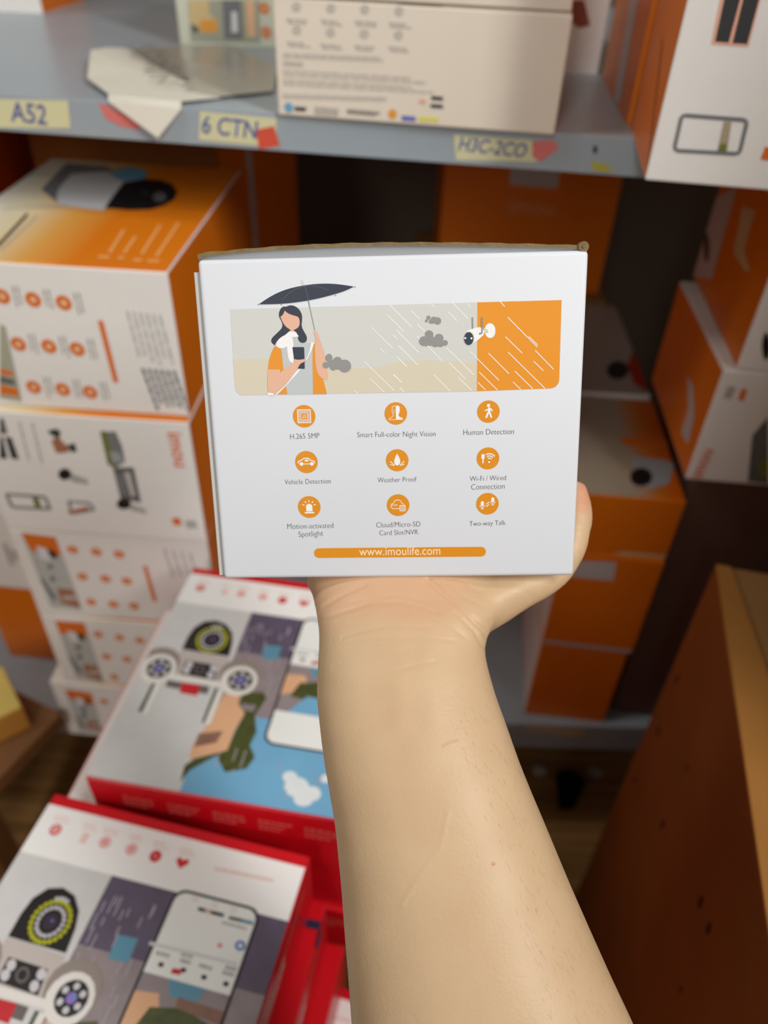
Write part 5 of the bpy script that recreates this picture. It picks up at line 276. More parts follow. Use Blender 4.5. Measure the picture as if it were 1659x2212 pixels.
RART=[
('icon_band',[(1,'rwhite',[1.0,9.0,196.0,9.0,196.0,45.4,1.0,45.4])]),
('wall_picture',[(1,'rwall',[1.0,45.4,70.5,45.4,70.5,220.0,1.0,220.0])]),
('garden_picture',[(1,'rdusk',[70.5,45.4,196.0,45.4,196.0,90.0,70.5,90.0]),(1,'rmauve',[70.5,90.0,196.0,90.0,196.0,150.0,70.5,150.0]),(1,'rsky',[70.5,150.0,196.0,150.0,196.0,220.0,70.5,220.0]),(3,'rsky2',[92.1,79.1,106.4,78.2,106.8,92.8,93.4,93.5]),(3,'rpeach',[74.9,133.2,87.4,129.2,88.2,140.4,96.1,148.5,93.2,164.4,93.1,182.1,68.5,194.5,66.0,184.3,70.6,164.1]),(4,'rbrown',[67.5,172.2,84.7,166.7,83.1,177.4,67.9,183.9]),(4,'rtree',[89.2,130.5,104.3,126.0,108.7,131.7,104.2,148.5,109.8,162.8,108.2,174.9,114.8,183.8,111.6,194.2,97.0,199.6,86.6,187.6,71.7,203.0,68.5,213.0,66.7,199.7,71.9,193.2,93.1,182.1,93.6,165.8,96.1,148.5,88.8,140.3]),(4,'rmauve',[90.8,140.0,102.8,139.3,102.0,145.8,93.9,145.7]),(5,'rcloud',[159.9,200.2,160.0,202.6,159.3,204.9,157.8,207.0,155.6,208.5,153.0,209.3,150.2,209.5,147.5,208.9,145.2,207.5,143.4,205.7,142.3,203.4,142.1,201.0,142.8,198.6,144.3,196.5,146.5,195.0,149.1,194.1,152.0,194.0,154.7,194.6,157.1,196.0,158.9,197.9]),(5,'rcloud',[164.9,208.4,165.0,210.2,164.4,212.0,163.2,213.5,161.4,214.6,159.4,215.3,157.2,215.4,155.0,215.0,153.2,214.0,151.8,212.7,151.0,211.0,150.9,209.2,151.5,207.5,152.7,205.9,154.5,204.8,156.6,204.1,158.8,204.0,161.0,204.4,162.8,205.4,164.2,206.8]),(5,'rcloud',[149.7,194.0,149.8,195.4,149.4,196.8,148.5,198.0,147.1,199.0,145.6,199.5,143.9,199.6,142.2,199.2,140.8,198.4,139.7,197.3,139.0,196.0,138.9,194.5,139.3,193.1,140.3,191.9,141.6,190.9,143.2,190.4,144.9,190.3,146.6,190.7,148.0,191.5,149.1,192.6]),(5,'rcloud',[169.3,203.7,169.4,205.5,168.8,207.3,167.7,208.8,166.1,209.9,164.2,210.5,162.2,210.6,160.2,210.1,158.5,209.2,157.2,207.8,156.5,206.1,156.3,204.3,156.9,202.5,158.0,201.0,159.6,199.9,161.5,199.2,163.6,199.1,165.6,199.6,167.3,200.6,168.6,202.0]),(5,'rcloud',[173.2,191.0,173.2,192.0,172.9,193.0,172.3,193.9,171.4,194.5,170.3,194.9,169.2,194.9,168.1,194.7,167.2,194.1,166.5,193.3,166.0,192.3,166.0,191.3,166.3,190.3,166.9,189.4,167.8,188.8,168.9,188.4,170.0,188.3,171.1,188.6,172.1,189.2,172.8,190.0])]),
('camera_picture',[(5,'rblack',[25.7,96.6,25.6,82.6,27.5,71.7,33.7,63.6,43.3,60.8,53.3,63.7,61.2,71.9,64.7,82.6,66.4,96.9,48.3,96.8]),(6,'rbody',[25.3,97.6,36.8,97.2,48.6,97.6,67.0,98.6,69.4,125.1,24.5,125.2]),(7,'rblack',[33.3,107.2,60.7,107.8,62.9,122.4,33.6,121.2]),(8,'rpearl',[40.5,110.4,40.7,112.2,40.1,113.6,38.8,114.3,37.2,114.1,35.7,113.1,34.7,111.6,34.4,109.8,35.1,108.4,36.4,107.7,38.0,107.9,39.5,108.9]),(8,'rpearl',[40.2,116.5,40.4,118.2,39.8,119.5,38.5,120.3,36.9,120.1,35.3,119.1,34.3,117.6,34.1,115.9,34.7,114.5,36.0,113.8,37.7,113.9,39.2,114.9]),(8,'rpearl',[61.3,110.7,61.5,112.4,60.8,113.8,59.5,114.5,57.9,114.4,56.4,113.4,55.4,111.8,55.3,110.1,55.9,108.7,57.2,108.0,58.9,108.1,60.3,109.1]),(8,'rpearl',[60.9,117.7,61.0,119.4,60.4,120.8,59.1,121.5,57.5,121.3,56.0,120.3,55.1,118.8,54.9,117.1,55.5,115.7,56.8,115.0,58.4,115.2,59.9,116.2]),(8,'rgrey',[51.6,113.6,51.9,115.0,51.7,116.3,51.2,117.5,50.2,118.3,49.0,118.8,47.6,118.8,46.2,118.4,44.9,117.6,43.8,116.5,43.1,115.2,42.8,113.8,43.0,112.5,43.6,111.3,44.6,110.4,45.8,110.0,47.2,109.9,48.6,110.3,49.9,111.1,51.0,112.3]),(9,'rblack',[50.0,113.9,50.2,114.8,50.1,115.6,49.8,116.3,49.2,116.9,48.4,117.2,47.5,117.2,46.6,116.9,45.8,116.4,45.2,115.7,44.7,114.9,44.5,114.0,44.6,113.2,45.0,112.4,45.6,111.9,46.4,111.6,47.3,111.6,48.1,111.8,49.0,112.3,49.6,113.1]),(7,'rwhite2',[23.6,122.8,71.5,123.0,73.1,127.7,25.1,128.5]),(8,'rred',[38.1,129.4,53.3,129.0,54.4,139.6,39.7,139.1]),(7,'rgrey',[26.1,129.1,38.1,129.4,38.5,136.0,26.6,135.7]),(7,'rgrey',[53.3,129.0,61.1,129.2,61.6,136.6,53.9,136.4])]),
('led_ring',[(7,'ryellow',[60.6,82.3,60.2,83.3,59.1,83.8,58.0,83.3,57.6,82.3,58.0,81.2,59.1,80.8,60.2,81.2]),(7,'ryellow',[60.2,85.5,59.8,86.6,58.7,87.0,57.6,86.6,57.2,85.5,57.6,84.5,58.7,84.0,59.8,84.5]),(7,'ryellow',[59.0,88.6,58.5,89.6,57.5,90.1,56.4,89.6,56.0,88.6,56.4,87.5,57.5,87.1,58.5,87.5]),(7,'ryellow',[57.0,91.2,56.6,92.2,55.5,92.7,54.5,92.2,54.0,91.2,54.5,90.1,55.5,89.7,56.6,90.1]),(7,'ryellow',[54.5,93.2,54.1,94.2,53.0,94.7,51.9,94.2,51.5,93.2,51.9,92.1,53.0,91.7,54.1,92.1]),(7,'ryellow',[51.6,94.4,51.1,95.5,50.1,95.9,49.0,95.5,48.6,94.4,49.0,93.4,50.1,92.9,51.1,93.4]),(7,'ryellow',[48.4,94.9,48.0,95.9,46.9,96.4,45.8,95.9,45.4,94.9,45.8,93.8,46.9,93.4,48.0,93.8]),(7,'ryellow',[45.3,94.4,44.8,95.5,43.8,95.9,42.7,95.5,42.3,94.4,42.7,93.4,43.8,92.9,44.8,93.4]),(7,'ryellow',[42.3,93.2,41.9,94.2,40.8,94.7,39.7,94.2,39.3,93.2,39.7,92.1,40.8,91.7,41.9,92.1]),(7,'ryellow',[39.8,91.2,39.3,92.2,38.3,92.7,37.2,92.2,36.8,91.2,37.2,90.1,38.3,89.7,39.3,90.1]),(7,'ryellow',[37.8,88.6,37.4,89.6,36.3,90.1,35.3,89.6,34.8,88.6,35.3,87.5,36.3,87.1,37.4,87.5]),(7,'ryellow',[36.6,85.5,36.2,86.6,35.1,87.0,34.1,86.6,33.6,85.5,34.1,84.5,35.1,84.0,36.2,84.5]),(7,'ryellow',[36.2,82.3,35.8,83.3,34.7,83.8,33.6,83.3,33.2,82.3,33.6,81.2,34.7,80.8,35.8,81.2]),(7,'ryellow',[36.6,79.0,36.2,80.1,35.1,80.5,34.1,80.1,33.6,79.0,34.1,77.9,35.1,77.5,36.2,77.9]),(7,'ryellow',[37.8,76.0,37.4,77.0,36.3,77.5,35.3,77.0,34.8,76.0,35.3,74.9,36.3,74.5,37.4,74.9]),(7,'ryellow',[39.8,73.3,39.3,74.4,38.3,74.8,37.2,74.4,36.8,73.3,37.2,72.3,38.3,71.8,39.3,72.3]),(7,'ryellow',[42.3,71.3,41.9,72.4,40.8,72.8,39.7,72.4,39.3,71.3,39.7,70.3,40.8,69.8,41.9,70.3]),(7,'ryellow',[45.3,70.1,44.8,71.1,43.8,71.6,42.7,71.1,42.3,70.1,42.7,69.0,43.8,68.6,44.8,69.0]),(7,'ryellow',[48.4,69.7,48.0,70.7,46.9,71.2,45.8,70.7,45.4,69.7,45.8,68.6,46.9,68.2,48.0,68.6]),(7,'ryellow',[51.6,70.1,51.1,71.1,50.1,71.6,49.0,71.1,48.6,70.1,49.0,69.0,50.1,68.6,51.1,69.0]),(7,'ryellow',[54.5,71.3,54.1,72.4,53.0,72.8,51.9,72.4,51.5,71.3,51.9,70.3,53.0,69.8,54.1,70.3]),(7,'ryellow',[57.0,73.3,56.6,74.4,55.5,74.8,54.5,74.4,54.0,73.3,54.5,72.3,55.5,71.8,56.6,72.3]),(7,'ryellow',[59.0,76.0,58.5,77.0,57.5,77.5,56.4,77.0,56.0,76.0,56.4,74.9,57.5,74.5,58.5,74.9]),(7,'ryellow',[60.2,79.0,59.8,80.1,58.7,80.5,57.6,80.1,57.2,79.0,57.6,77.9,58.7,77.5,59.8,77.9]),(7,'rpearl',[56.7,82.3,56.3,83.2,55.3,83.6,54.4,83.2,54.0,82.3,54.4,81.3,55.3,80.9,56.3,81.3]),(7,'rpearl',[56.2,85.3,55.8,86.2,54.8,86.6,53.8,86.2,53.5,85.3,53.8,84.3,54.8,83.9,55.8,84.3]),(7,'rpearl',[54.7,87.9,54.3,88.9,53.3,89.3,52.4,88.9,52.0,87.9,52.4,87.0,53.3,86.6,54.3,87.0]),(7,'rpearl',[52.5,89.9,52.1,90.8,51.1,91.2,50.2,90.8,49.8,89.9,50.2,88.9,51.1,88.5,52.1,88.9]),(7,'rpearl',[49.7,90.9,49.3,91.9,48.4,92.3,47.4,91.9,47.0,90.9,47.4,90.0,48.4,89.6,49.3,90.0]),(7,'rpearl',[46.8,90.9,46.4,91.9,45.5,92.3,44.5,91.9,44.1,90.9,44.5,90.0,45.5,89.6,46.4,90.0]),(7,'rpearl',[44.1,89.9,43.7,90.8,42.7,91.2,41.8,90.8,41.4,89.9,41.8,88.9,42.7,88.5,43.7,88.9]),(7,'rpearl',[41.8,87.9,41.4,88.9,40.5,89.3,39.5,88.9,39.1,87.9,39.5,87.0,40.5,86.6,41.4,87.0]),(7,'rpearl',[40.4,85.3,40.0,86.2,39.0,86.6,38.1,86.2,37.7,85.3,38.1,84.3,39.0,83.9,40.0,84.3]),(7,'rpearl',[39.9,82.3,39.5,83.2,38.5,83.6,37.6,83.2,37.2,82.3,37.6,81.3,38.5,80.9,39.5,81.3]),(7,'rpearl',[40.4,79.2,40.0,80.2,39.0,80.6,38.1,80.2,37.7,79.2,38.1,78.3,39.0,77.9,40.0,78.3]),(7,'rpearl',[41.8,76.6,41.4,77.6,40.5,77.9,39.5,77.6,39.1,76.6,39.5,75.6,40.5,75.2,41.4,75.6]),(7,'rpearl',[44.1,74.6,43.7,75.6,42.7,76.0,41.8,75.6,41.4,74.6,41.8,73.7,42.7,73.3,43.7,73.7]),(7,'rpearl',[46.8,73.6,46.4,74.5,45.5,74.9,44.5,74.5,44.1,73.6,44.5,72.6,45.5,72.2,46.4,72.6]),(7,'rpearl',[49.7,73.6,49.3,74.5,48.4,74.9,47.4,74.5,47.0,73.6,47.4,72.6,48.4,72.2,49.3,72.6]),(7,'rpearl',[52.5,74.6,52.1,75.6,51.1,76.0,50.2,75.6,49.8,74.6,50.2,73.7,51.1,73.3,52.1,73.7]),(7,'rpearl',[54.7,76.6,54.3,77.6,53.3,77.9,52.4,77.6,52.0,76.6,52.4,75.6,53.3,75.2,54.3,75.6]),(7,'rpearl',[56.2,79.2,55.8,80.2,54.8,80.6,53.8,80.2,53.5,79.2,53.8,78.3,54.8,77.9,55.8,78.3]),(7,'rlens',[51.9,82.3,51.5,84.2,50.4,85.8,48.8,86.9,46.9,87.3,45.0,86.9,43.4,85.8,42.3,84.2,41.9,82.3,42.3,80.3,43.4,78.7,45.0,77.6,46.9,77.3,48.8,77.6,50.4,78.7,51.5,80.3]),(8,'rviolet',[48.6,81.5,48.3,82.1,47.7,82.4,47.1,82.1,46.8,81.5,47.1,80.8,47.7,80.6,48.3,80.8]),(7,'rpearl',[44.2,68.3,43.8,69.2,42.9,69.6,42.0,69.2,41.6,68.3,42.0,67.3,42.9,67.0,43.8,67.3]),(7,'rpearl',[46.8,67.5,46.4,68.4,45.5,68.8,44.6,68.4,44.2,67.5,44.6,66.5,45.5,66.2,46.4,66.5]),(7,'rpearl',[49.4,67.5,49.0,68.4,48.1,68.8,47.2,68.4,46.8,67.5,47.2,66.5,48.1,66.2,49.0,66.5]),(7,'rpearl',[52.0,68.3,51.6,69.2,50.7,69.6,49.8,69.2,49.4,68.3,49.8,67.3,50.7,67.0,51.6,67.3])]),
('lamp_picture#1',[(7,'rgrey4',[30.3,114.8,29.0,121.5,25.2,127.1,19.5,130.9,12.8,132.3,6.1,130.9,0.8,127.1,0.8,121.5,0.8,114.8,0.8,108.1,0.8,102.4,6.1,98.6,12.8,97.3,19.5,98.6,25.2,102.4,29.0,108.1]),(8,'rwhite2',[28.8,119.8,27.7,125.5,24.4,130.4,19.5,133.6,13.8,134.8,8.1,133.6,3.2,130.4,0.8,125.5,0.8,119.8,0.8,114.0,3.2,109.2,8.1,105.9,13.8,104.8,19.5,105.9,24.4,109.2,27.7,114.0]),(9,'rblack',[25.0,119.3,24.2,123.2,22.0,126.5,18.7,128.7,14.8,129.5,10.9,128.7,7.6,126.5,5.4,123.2,4.6,119.3,5.4,115.4,7.6,112.1,10.9,109.8,14.8,109.1,18.7,109.8,22.0,112.1,24.2,115.4]),(10,'rpearl',[22.7,122.4,22.3,123.7,21.3,124.4,20.0,124.4,18.9,123.7,18.5,122.4,18.9,121.2,20.0,120.4,21.3,120.4,22.3,121.2]),(10,'rpearl',[17.1,125.9,16.7,127.1,15.6,127.9,14.3,127.9,13.3,127.1,12.9,125.9,13.3,124.6,14.3,123.9,15.6,123.9,16.7,124.6]),(10,'rpearl',[11.3,122.7,10.9,123.9,9.8,124.7,8.5,124.7,7.5,123.9,7.1,122.7,7.5,121.5,8.5,120.7,9.8,120.7,10.9,121.5]),(10,'rpearl',[11.1,116.1,10.7,117.3,9.7,118.1,8.4,118.1,7.3,117.3,6.9,116.1,7.3,114.9,8.4,114.1,9.7,114.1,10.7,114.9]),(10,'rpearl',[16.7,112.7,16.3,113.9,15.3,114.7,14.0,114.7,12.9,113.9,12.5,112.7,12.9,111.4,14.0,110.7,15.3,110.7,16.3,111.4]),(10,'rpearl',[22.5,115.8,22.1,117.1,21.1,117.8,19.8,117.8,18.7,117.1,18.3,115.8,18.7,114.6,19.8,113.8,21.1,113.8,22.1,114.6]),(10,'rviolet',[18.2,119.3,17.8,121.0,16.5,122.2,14.8,122.7,13.1,122.2,11.9,121.0,11.4,119.3,11.9,117.6,13.1,116.3,14.8,115.9,16.5,116.3,17.8,117.6]),(11,'rsky2',[17.6,118.2,17.2,119.2,16.1,119.7,15.0,119.2,14.6,118.2,15.0,117.1,16.1,116.7,17.2,117.1])]),
('lamp_picture#2',[(7,'rgrey4',[98.7,114.3,97.3,121.0,93.5,126.7,87.9,130.5,81.2,131.8,74.5,130.5,68.8,126.7,65.0,121.0,63.7,114.3,65.0,107.6,68.8,101.9,74.5,98.1,81.2,96.8,87.9,98.1,93.5,101.9,97.3,107.6]),(8,'rwhite2',[97.2,119.3,96.0,125.0,92.8,129.9,87.9,133.1,82.2,134.3,76.4,133.1,71.6,129.9,68.3,125.0,67.2,119.3,68.3,113.5,71.6,108.7,76.4,105.4,82.2,104.3,87.9,105.4,92.8,108.7,96.0,113.5]),(9,'rblack',[93.4,118.8,92.6,122.7,90.4,126.0,87.1,128.2,83.2,129.0,79.3,128.2,76.0,126.0,73.7,122.7,73.0,118.8,73.7,114.9,76.0,111.6,79.3,109.4,83.2,108.6,87.1,109.4,90.4,111.6,92.6,114.9]),(10,'rpearl',[91.1,122.0,90.7,123.2,89.6,123.9,88.3,123.9,87.3,123.2,86.9,122.0,87.3,120.7,88.3,120.0,89.6,120.0,90.7,120.7]),(10,'rpearl',[85.4,125.4,85.0,126.6,84.0,127.4,82.7,127.4,81.6,126.6,81.2,125.4,81.6,124.2,82.7,123.4,84.0,123.4,85.0,124.2]),(10,'rpearl',[79.6,122.2,79.2,123.5,78.2,124.2,76.9,124.2,75.8,123.5,75.4,122.2,75.8,121.0,76.9,120.2,78.2,120.2,79.2,121.0]),(10,'rpearl',[79.5,115.6,79.1,116.9,78.0,117.6,76.7,117.6,75.7,116.9,75.3,115.6,75.7,114.4,76.7,113.6,78.0,113.6,79.1,114.4]),(10,'rpearl',[85.1,112.2,84.7,113.4,83.7,114.2,82.4,114.2,81.3,113.4,80.9,112.2,81.3,111.0,82.4,110.2,83.7,110.2,84.7,111.0]),(10,'rpearl',[90.9,115.3,90.5,116.6,89.4,117.3,88.1,117.3,87.1,116.6,86.7,115.3,87.1,114.1,88.1,113.3,89.4,113.3,90.5,114.1]),(10,'rviolet',[86.6,118.8,86.1,120.5,84.9,121.7,83.2,122.2,81.5,121.7,80.2,120.5,79.8,118.8,80.2,117.1,81.5,115.8,83.2,115.4,84.9,115.8,86.1,117.1]),(11,'rsky2',[86.0,117.7,85.5,118.7,84.5,119.2,83.4,118.7,83.0,117.7,83.4,116.6,84.5,116.2,85.5,116.6])]),
('antenna_picture#1',[(7,'rwhite2',[17.9,130.3,18.5,163.5,23.0,163.4,22.4,130.2]),(6,'rdkgrey',[15.1,130.9,14.9,161.9,18.4,161.9,18.6,130.9])]),
('antenna_picture#2',[(7,'rwhite2',[68.7,129.8,68.7,163.3,73.2,163.3,73.2,129.8]),(6,'rdkgrey',[65.7,129.7,66.2,162.3,69.7,162.3,69.2,129.6])]),
('phone_picture',[(6,'rblack',[116.5,51.0,116.8,48.8,117.6,46.8,119.0,45.0,120.8,43.6,122.8,42.8,125.0,42.5,168.5,42.5,170.7,42.8,172.8,43.6,174.5,45.0,175.9,46.8,176.7,48.8,177.0,51.0,177.0,163.0,176.7,165.2,175.9,167.2,174.5,169.0,172.8,170.4,170.7,171.2,168.5,171.5,125.0,171.5,122.8,171.2,120.8,170.4,119.0,169.0,117.6,167.2,116.8,165.2,116.5,163.0]),(7,'rwhite3',[118.3,51.5,118.5,49.6,119.3,47.9,120.4,46.4,121.9,45.3,123.6,44.5,125.5,44.3,168.0,44.3,169.9,44.5,171.6,45.3,173.1,46.4,174.2,47.9,175.0,49.6,175.2,51.5,175.2,95.0,118.3,95.0]),(7,'rwhite3',[118.3,141.0,175.2,141.0,175.2,162.5,175.0,164.4,174.2,166.1,173.1,167.6,171.6,168.7,169.9,169.5,168.0,169.7,125.5,169.7,123.6,169.5,121.9,168.7,120.4,167.6,119.3,166.1,118.5,164.4,118.3,162.5]),(7,'rmauve',[118.3,95.0,175.2,95.0,175.2,141.0,118.3,141.0]),(8,'rsky2',[135.0,95.0,160.0,95.0,157.0,103.0,140.0,104.0]),(8,'rpeach',[118.3,106.0,133.0,104.0,137.0,112.0,130.0,122.0,118.3,126.0]),(8,'rtree',[131.0,112.0,150.0,108.0,172.0,113.0,175.2,124.0,160.0,130.0,140.0,128.0,126.0,126.0]),(9,'rsky',[140.0,124.0,175.2,127.0,175.2,141.0,128.0,141.0]),(8,'rbrown',[145.0,103.0,175.2,104.0,175.2,111.0,146.0,109.0]),(9,'rblack',[135.9,53.1,153.8,53.2,153.8,51.0,135.9,50.9]),(9,'rdkgrey',[157.7,53.6,174.4,53.2,174.4,51.0,157.6,51.4]),(10,'rpeach',[140.7,53.0,144.9,53.1,144.9,51.1,140.8,51.0]),(10,'rsky2',[166.4,53.3,174.4,53.1,174.4,51.1,166.4,51.3]),(9,'rblue',[174.5,66.0,174.7,67.0,174.5,67.9,174.0,68.8,173.3,69.4,172.3,69.8,171.2,69.9,170.0,69.7,169.0,69.3,168.2,68.6,167.7,67.7,167.5,66.7,167.7,65.8,168.2,65.0,169.0,64.3,170.0,63.9,171.1,63.8,172.2,64.0,173.2,64.4,174.0,65.2]),(10,'rwhite3',[172.6,66.5,172.6,66.9,172.6,67.3,172.4,67.7,172.0,68.0,171.6,68.2,171.2,68.2,170.7,68.1,170.2,67.9,169.9,67.6,169.7,67.2,169.6,66.8,169.7,66.4,169.9,66.0,170.2,65.7,170.6,65.6,171.1,65.5,171.6,65.6,172.0,65.8,172.3,66.1]),(9,'rpink',[160.2,69.3,160.3,69.8,160.2,70.3,160.0,70.7,159.6,71.0,159.1,71.2,158.5,71.2,158.0,71.2,157.5,70.9,157.0,70.6,156.8,70.2,156.7,69.7,156.8,69.3,157.0,68.9,157.4,68.5,157.9,68.3,158.5,68.3,159.0,68.4,159.5,68.6,159.9,68.9]),(10,'rred',[159.0,69.8,159.0,70.0,159.0,70.1,158.9,70.3,158.8,70.4,158.6,70.5,158.4,70.5,158.1,70.5,157.9,70.4,157.8,70.3,157.7,70.1,157.6,69.9,157.7,69.7,157.8,69.5,157.9,69.4,158.1,69.3,158.3,69.3,158.5,69.4,158.7,69.5,158.9,69.6]),(9,'rblack',[129.0,88.5,129.1,88.9,129.0,89.4,128.8,89.8,128.4,90.1,127.8,90.3,127.3,90.3,126.7,90.3,126.1,90.1,125.7,89.8,125.4,89.4,125.3,88.9,125.4,88.5,125.6,88.1,126.0,87.8,126.6,87.6,127.1,87.5,127.7,87.6,128.3,87.8,128.7,88.1]),(9,'rblack',[157.8,88.8,157.9,89.3,157.8,89.7,157.5,90.1,157.1,90.4,156.6,90.6,156.0,90.7,155.4,90.6,154.9,90.4,154.5,90.1,154.2,89.7,154.2,89.3,154.2,88.8,154.5,88.4,154.9,88.1,155.4,87.9,156.0,87.9,156.6,87.9,157.1,88.1,157.5,88.4]),(9,'rblack',[172.4,89.1,172.4,89.6,172.3,90.0,172.1,90.4,171.6,90.7,171.1,90.9,170.5,91.0,170.0,90.9,169.5,90.7,169.1,90.4,168.8,90.0,168.7,89.6,168.8,89.1,169.1,88.7,169.5,88.4,170.0,88.2,170.6,88.2,171.2,88.2,171.7,88.4,172.1,88.7]),(9,'rblack',[143.8,88.1,143.9,88.6,143.8,89.0,143.5,89.4,143.1,89.7,142.6,89.9,142.0,90.0,141.4,89.9,140.9,89.7,140.5,89.4,140.2,89.0,140.1,88.6,140.2,88.1,140.4,87.7,140.8,87.4,141.4,87.2,141.9,87.2,142.5,87.2,143.1,87.4,143.5,87.7]),(9,'rred',[135.2,92.1,141.3,91.5,141.1,88.5,135.0,89.1]),(8,'rgrey2',[133.2,46.3,133.3,46.9,133.2,47.4,133.0,47.8,132.6,48.2,132.1,48.4,131.5,48.4,130.9,48.3,130.4,48.1,129.9,47.7,129.6,47.2,129.5,46.7,129.5,46.2,129.8,45.7,130.2,45.4,130.7,45.2,131.3,45.1,131.9,45.2,132.4,45.5,132.9,45.9]),(8,'rgrey2',[147.1,46.4,147.2,47.0,147.2,47.5,146.9,47.9,146.5,48.2,146.0,48.5,145.4,48.5,144.8,48.4,144.3,48.2,143.9,47.8,143.6,47.3,143.5,46.8,143.5,46.3,143.8,45.8,144.2,45.5,144.7,45.3,145.3,45.2,145.8,45.3,146.4,45.6,146.8,46.0]),(8,'rgrey2',[160.6,47.0,160.7,47.5,160.6,48.0,160.4,48.4,160.0,48.8,159.4,49.0,158.9,49.0,158.3,48.9,157.8,48.7,157.3,48.3,157.1,47.8,156.9,47.3,157.0,46.8,157.3,46.4,157.7,46.0,158.2,45.8,158.8,45.8,159.3,45.9,159.9,46.1,160.3,46.5]),(9,'rwhite3',[132.8,46.4,132.9,46.8,132.9,47.2,132.7,47.6,132.4,47.9,132.0,48.1,131.5,48.1,131.0,48.0,130.6,47.8,130.2,47.5,130.0,47.1,129.9,46.7,129.9,46.3,130.1,46.0,130.4,45.7,130.8,45.5,131.3,45.5,131.8,45.5,132.2,45.7,132.6,46.1]),(9,'rwhite3',[146.8,46.5,146.9,46.9,146.8,47.3,146.6,47.7,146.3,48.0,145.9,48.1,145.4,48.2,144.9,48.1,144.5,47.9,144.1,47.6,143.9,47.2,143.8,46.8,143.9,46.4,144.1,46.0,144.4,45.8,144.8,45.6,145.3,45.6,145.7,45.6,146.2,45.8,146.5,46.1]),(9,'rwhite3',[160.2,47.0,160.3,47.5,160.3,47.9,160.1,48.2,159.7,48.5,159.3,48.7,158.9,48.7,158.4,48.6,158.0,48.4,157.6,48.1,157.4,47.7,157.3,47.3,157.4,46.9,157.6,46.6,157.9,46.3,158.3,46.1,158.8,46.1,159.2,46.2,159.7,46.4,160.0,46.7]),(8,'rgrey2',[154.4,57.2,156.3,57.2,156.3,55.6,154.4,55.6]),(8,'rgrey2',[156.7,57.2,158.2,57.1,158.2,55.5,156.7,55.6]),(8,'rgrey2',[158.5,57.1,160.5,57.1,160.5,55.5,158.5,55.5]),(8,'rgrey2',[160.8,57.1,162.8,57.1,162.8,55.5,160.8,55.5]),(8,'rgrey2',[163.2,57.1,164.2,57.1,164.2,55.5,163.2,55.5]),(8,'rgrey2',[164.4,57.1,165.3,57.1,165.3,55.5,164.4,55.5]),(8,'rgrey2',[165.5,57.1,167.9,57.1,167.9,55.5,165.5,55.5]),(8,'rgrey2',[168.3,57.1,169.6,57.1,169.6,55.5,168.3,55.5]),(8,'rgrey2',[169.9,57.1,171.2,57.1,171.2,55.5,169.9,55.5]),(8,'rgrey2',[121.2,84.4,124.0,84.3,124.0,82.1,121.2,82.2]),(8,'rgrey2',[124.5,84.3,127.2,84.3,127.2,82.1,124.5,82.1]),(8,'rgrey2',[127.6,84.3,128.7,84.3,128.7,82.1,127.6,82.1]),(8,'rgrey2',[128.9,84.3,130.2,84.3,130.2,82.1,128.9,82.1]),(8,'rgrey2',[136.7,81.2,137.9,81.2,137.9,79.0,136.7,79.0]),(8,'rgrey2',[138.2,81.2,140.3,81.2,140.3,79.0,138.2,79.0]),(8,'rgrey2',[140.7,81.2,142.4,81.2,142.4,79.0,140.7,79.0]),(8,'rgrey2',[142.7,81.2,144.4,81.2,144.4,79.0,142.7,79.0]),(8,'rgrey2',[137.6,84.8,138.5,84.8,138.5,82.6,137.6,82.6]),(8,'rgrey2',[138.7,84.8,140.2,84.8,140.2,82.6,138.7,82.6]),(8,'rgrey2',[140.4,84.8,142.6,84.8,142.6,82.6,140.4,82.6]),(8,'rgrey2',[143.0,84.8,144.6,84.8,144.6,82.6,143.0,82.6]),(8,'rgrey2',[150.3,84.5,151.2,84.6,151.3,82.4,150.4,82.3]),(8,'rgrey2',[151.4,84.6,152.4,84.6,152.5,82.4,151.5,82.4]),(8,'rgrey2',[152.6,84.6,155.3,84.7,155.4,82.5,152.6,82.4]),(8,'rgrey2',[155.8,84.7,157.1,84.8,157.2,82.6,155.8,82.5]),(8,'rgrey2',[157.4,84.8,158.8,84.8,158.9,82.6,157.5,82.6]),(8,'rgrey2',[166.5,81.8,167.7,81.8,167.7,79.6,166.5,79.6]),(8,'rgrey2',[167.9,81.8,169.6,81.7,169.6,79.5,167.9,79.6]),(8,'rgrey2',[169.9,81.7,171.2,81.7,171.1,79.5,169.9,79.5]),(8,'rgrey2',[171.4,81.7,172.4,81.6,172.3,79.4,171.4,79.5]),(8,'rgrey2',[172.5,81.6,173.7,81.6,173.6,79.4,172.5,79.4]),(8,'rgrey2',[166.1,85.0,168.3,85.0,168.3,82.8,166.0,82.8]),(8,'rgrey2',[168.7,85.0,170.0,85.0,169.9,82.8,168.7,82.8]),(8,'rgrey2',[170.2,84.9,172.2,84.9,172.2,82.7,170.1,82.7]),(8,'rgrey2',[172.6,84.9,173.7,84.9,173.6,82.7,172.5,82.7]),(8,'rgrey3',[114.5,80.1,173.4,78.5,173.3,76.5,114.5,78.1])]),
('icon#1',[(3,'rheart',[20.5,25.7,20.2,27.3,19.2,28.7,17.9,29.6,16.3,29.9,14.7,29.6,13.3,28.7,12.4,27.3,12.1,25.7,12.4,24.1,13.3,22.8,14.7,21.9,16.3,21.5,17.9,21.9,19.2,22.8,20.2,24.1]),(4,'rpink2',[18.9,25.7,18.5,27.0,17.6,28.0,16.3,28.3,15.0,28.0,14.0,27.0,13.7,25.7,14.0,24.4,15.0,23.5,16.3,23.1,17.6,23.5,18.5,24.4]),(5,'rheart',[17.5,25.7,17.1,26.6,16.3,26.9,15.4,26.6,15.1,25.7,15.4,24.9,16.3,24.5,17.1,24.9])]),
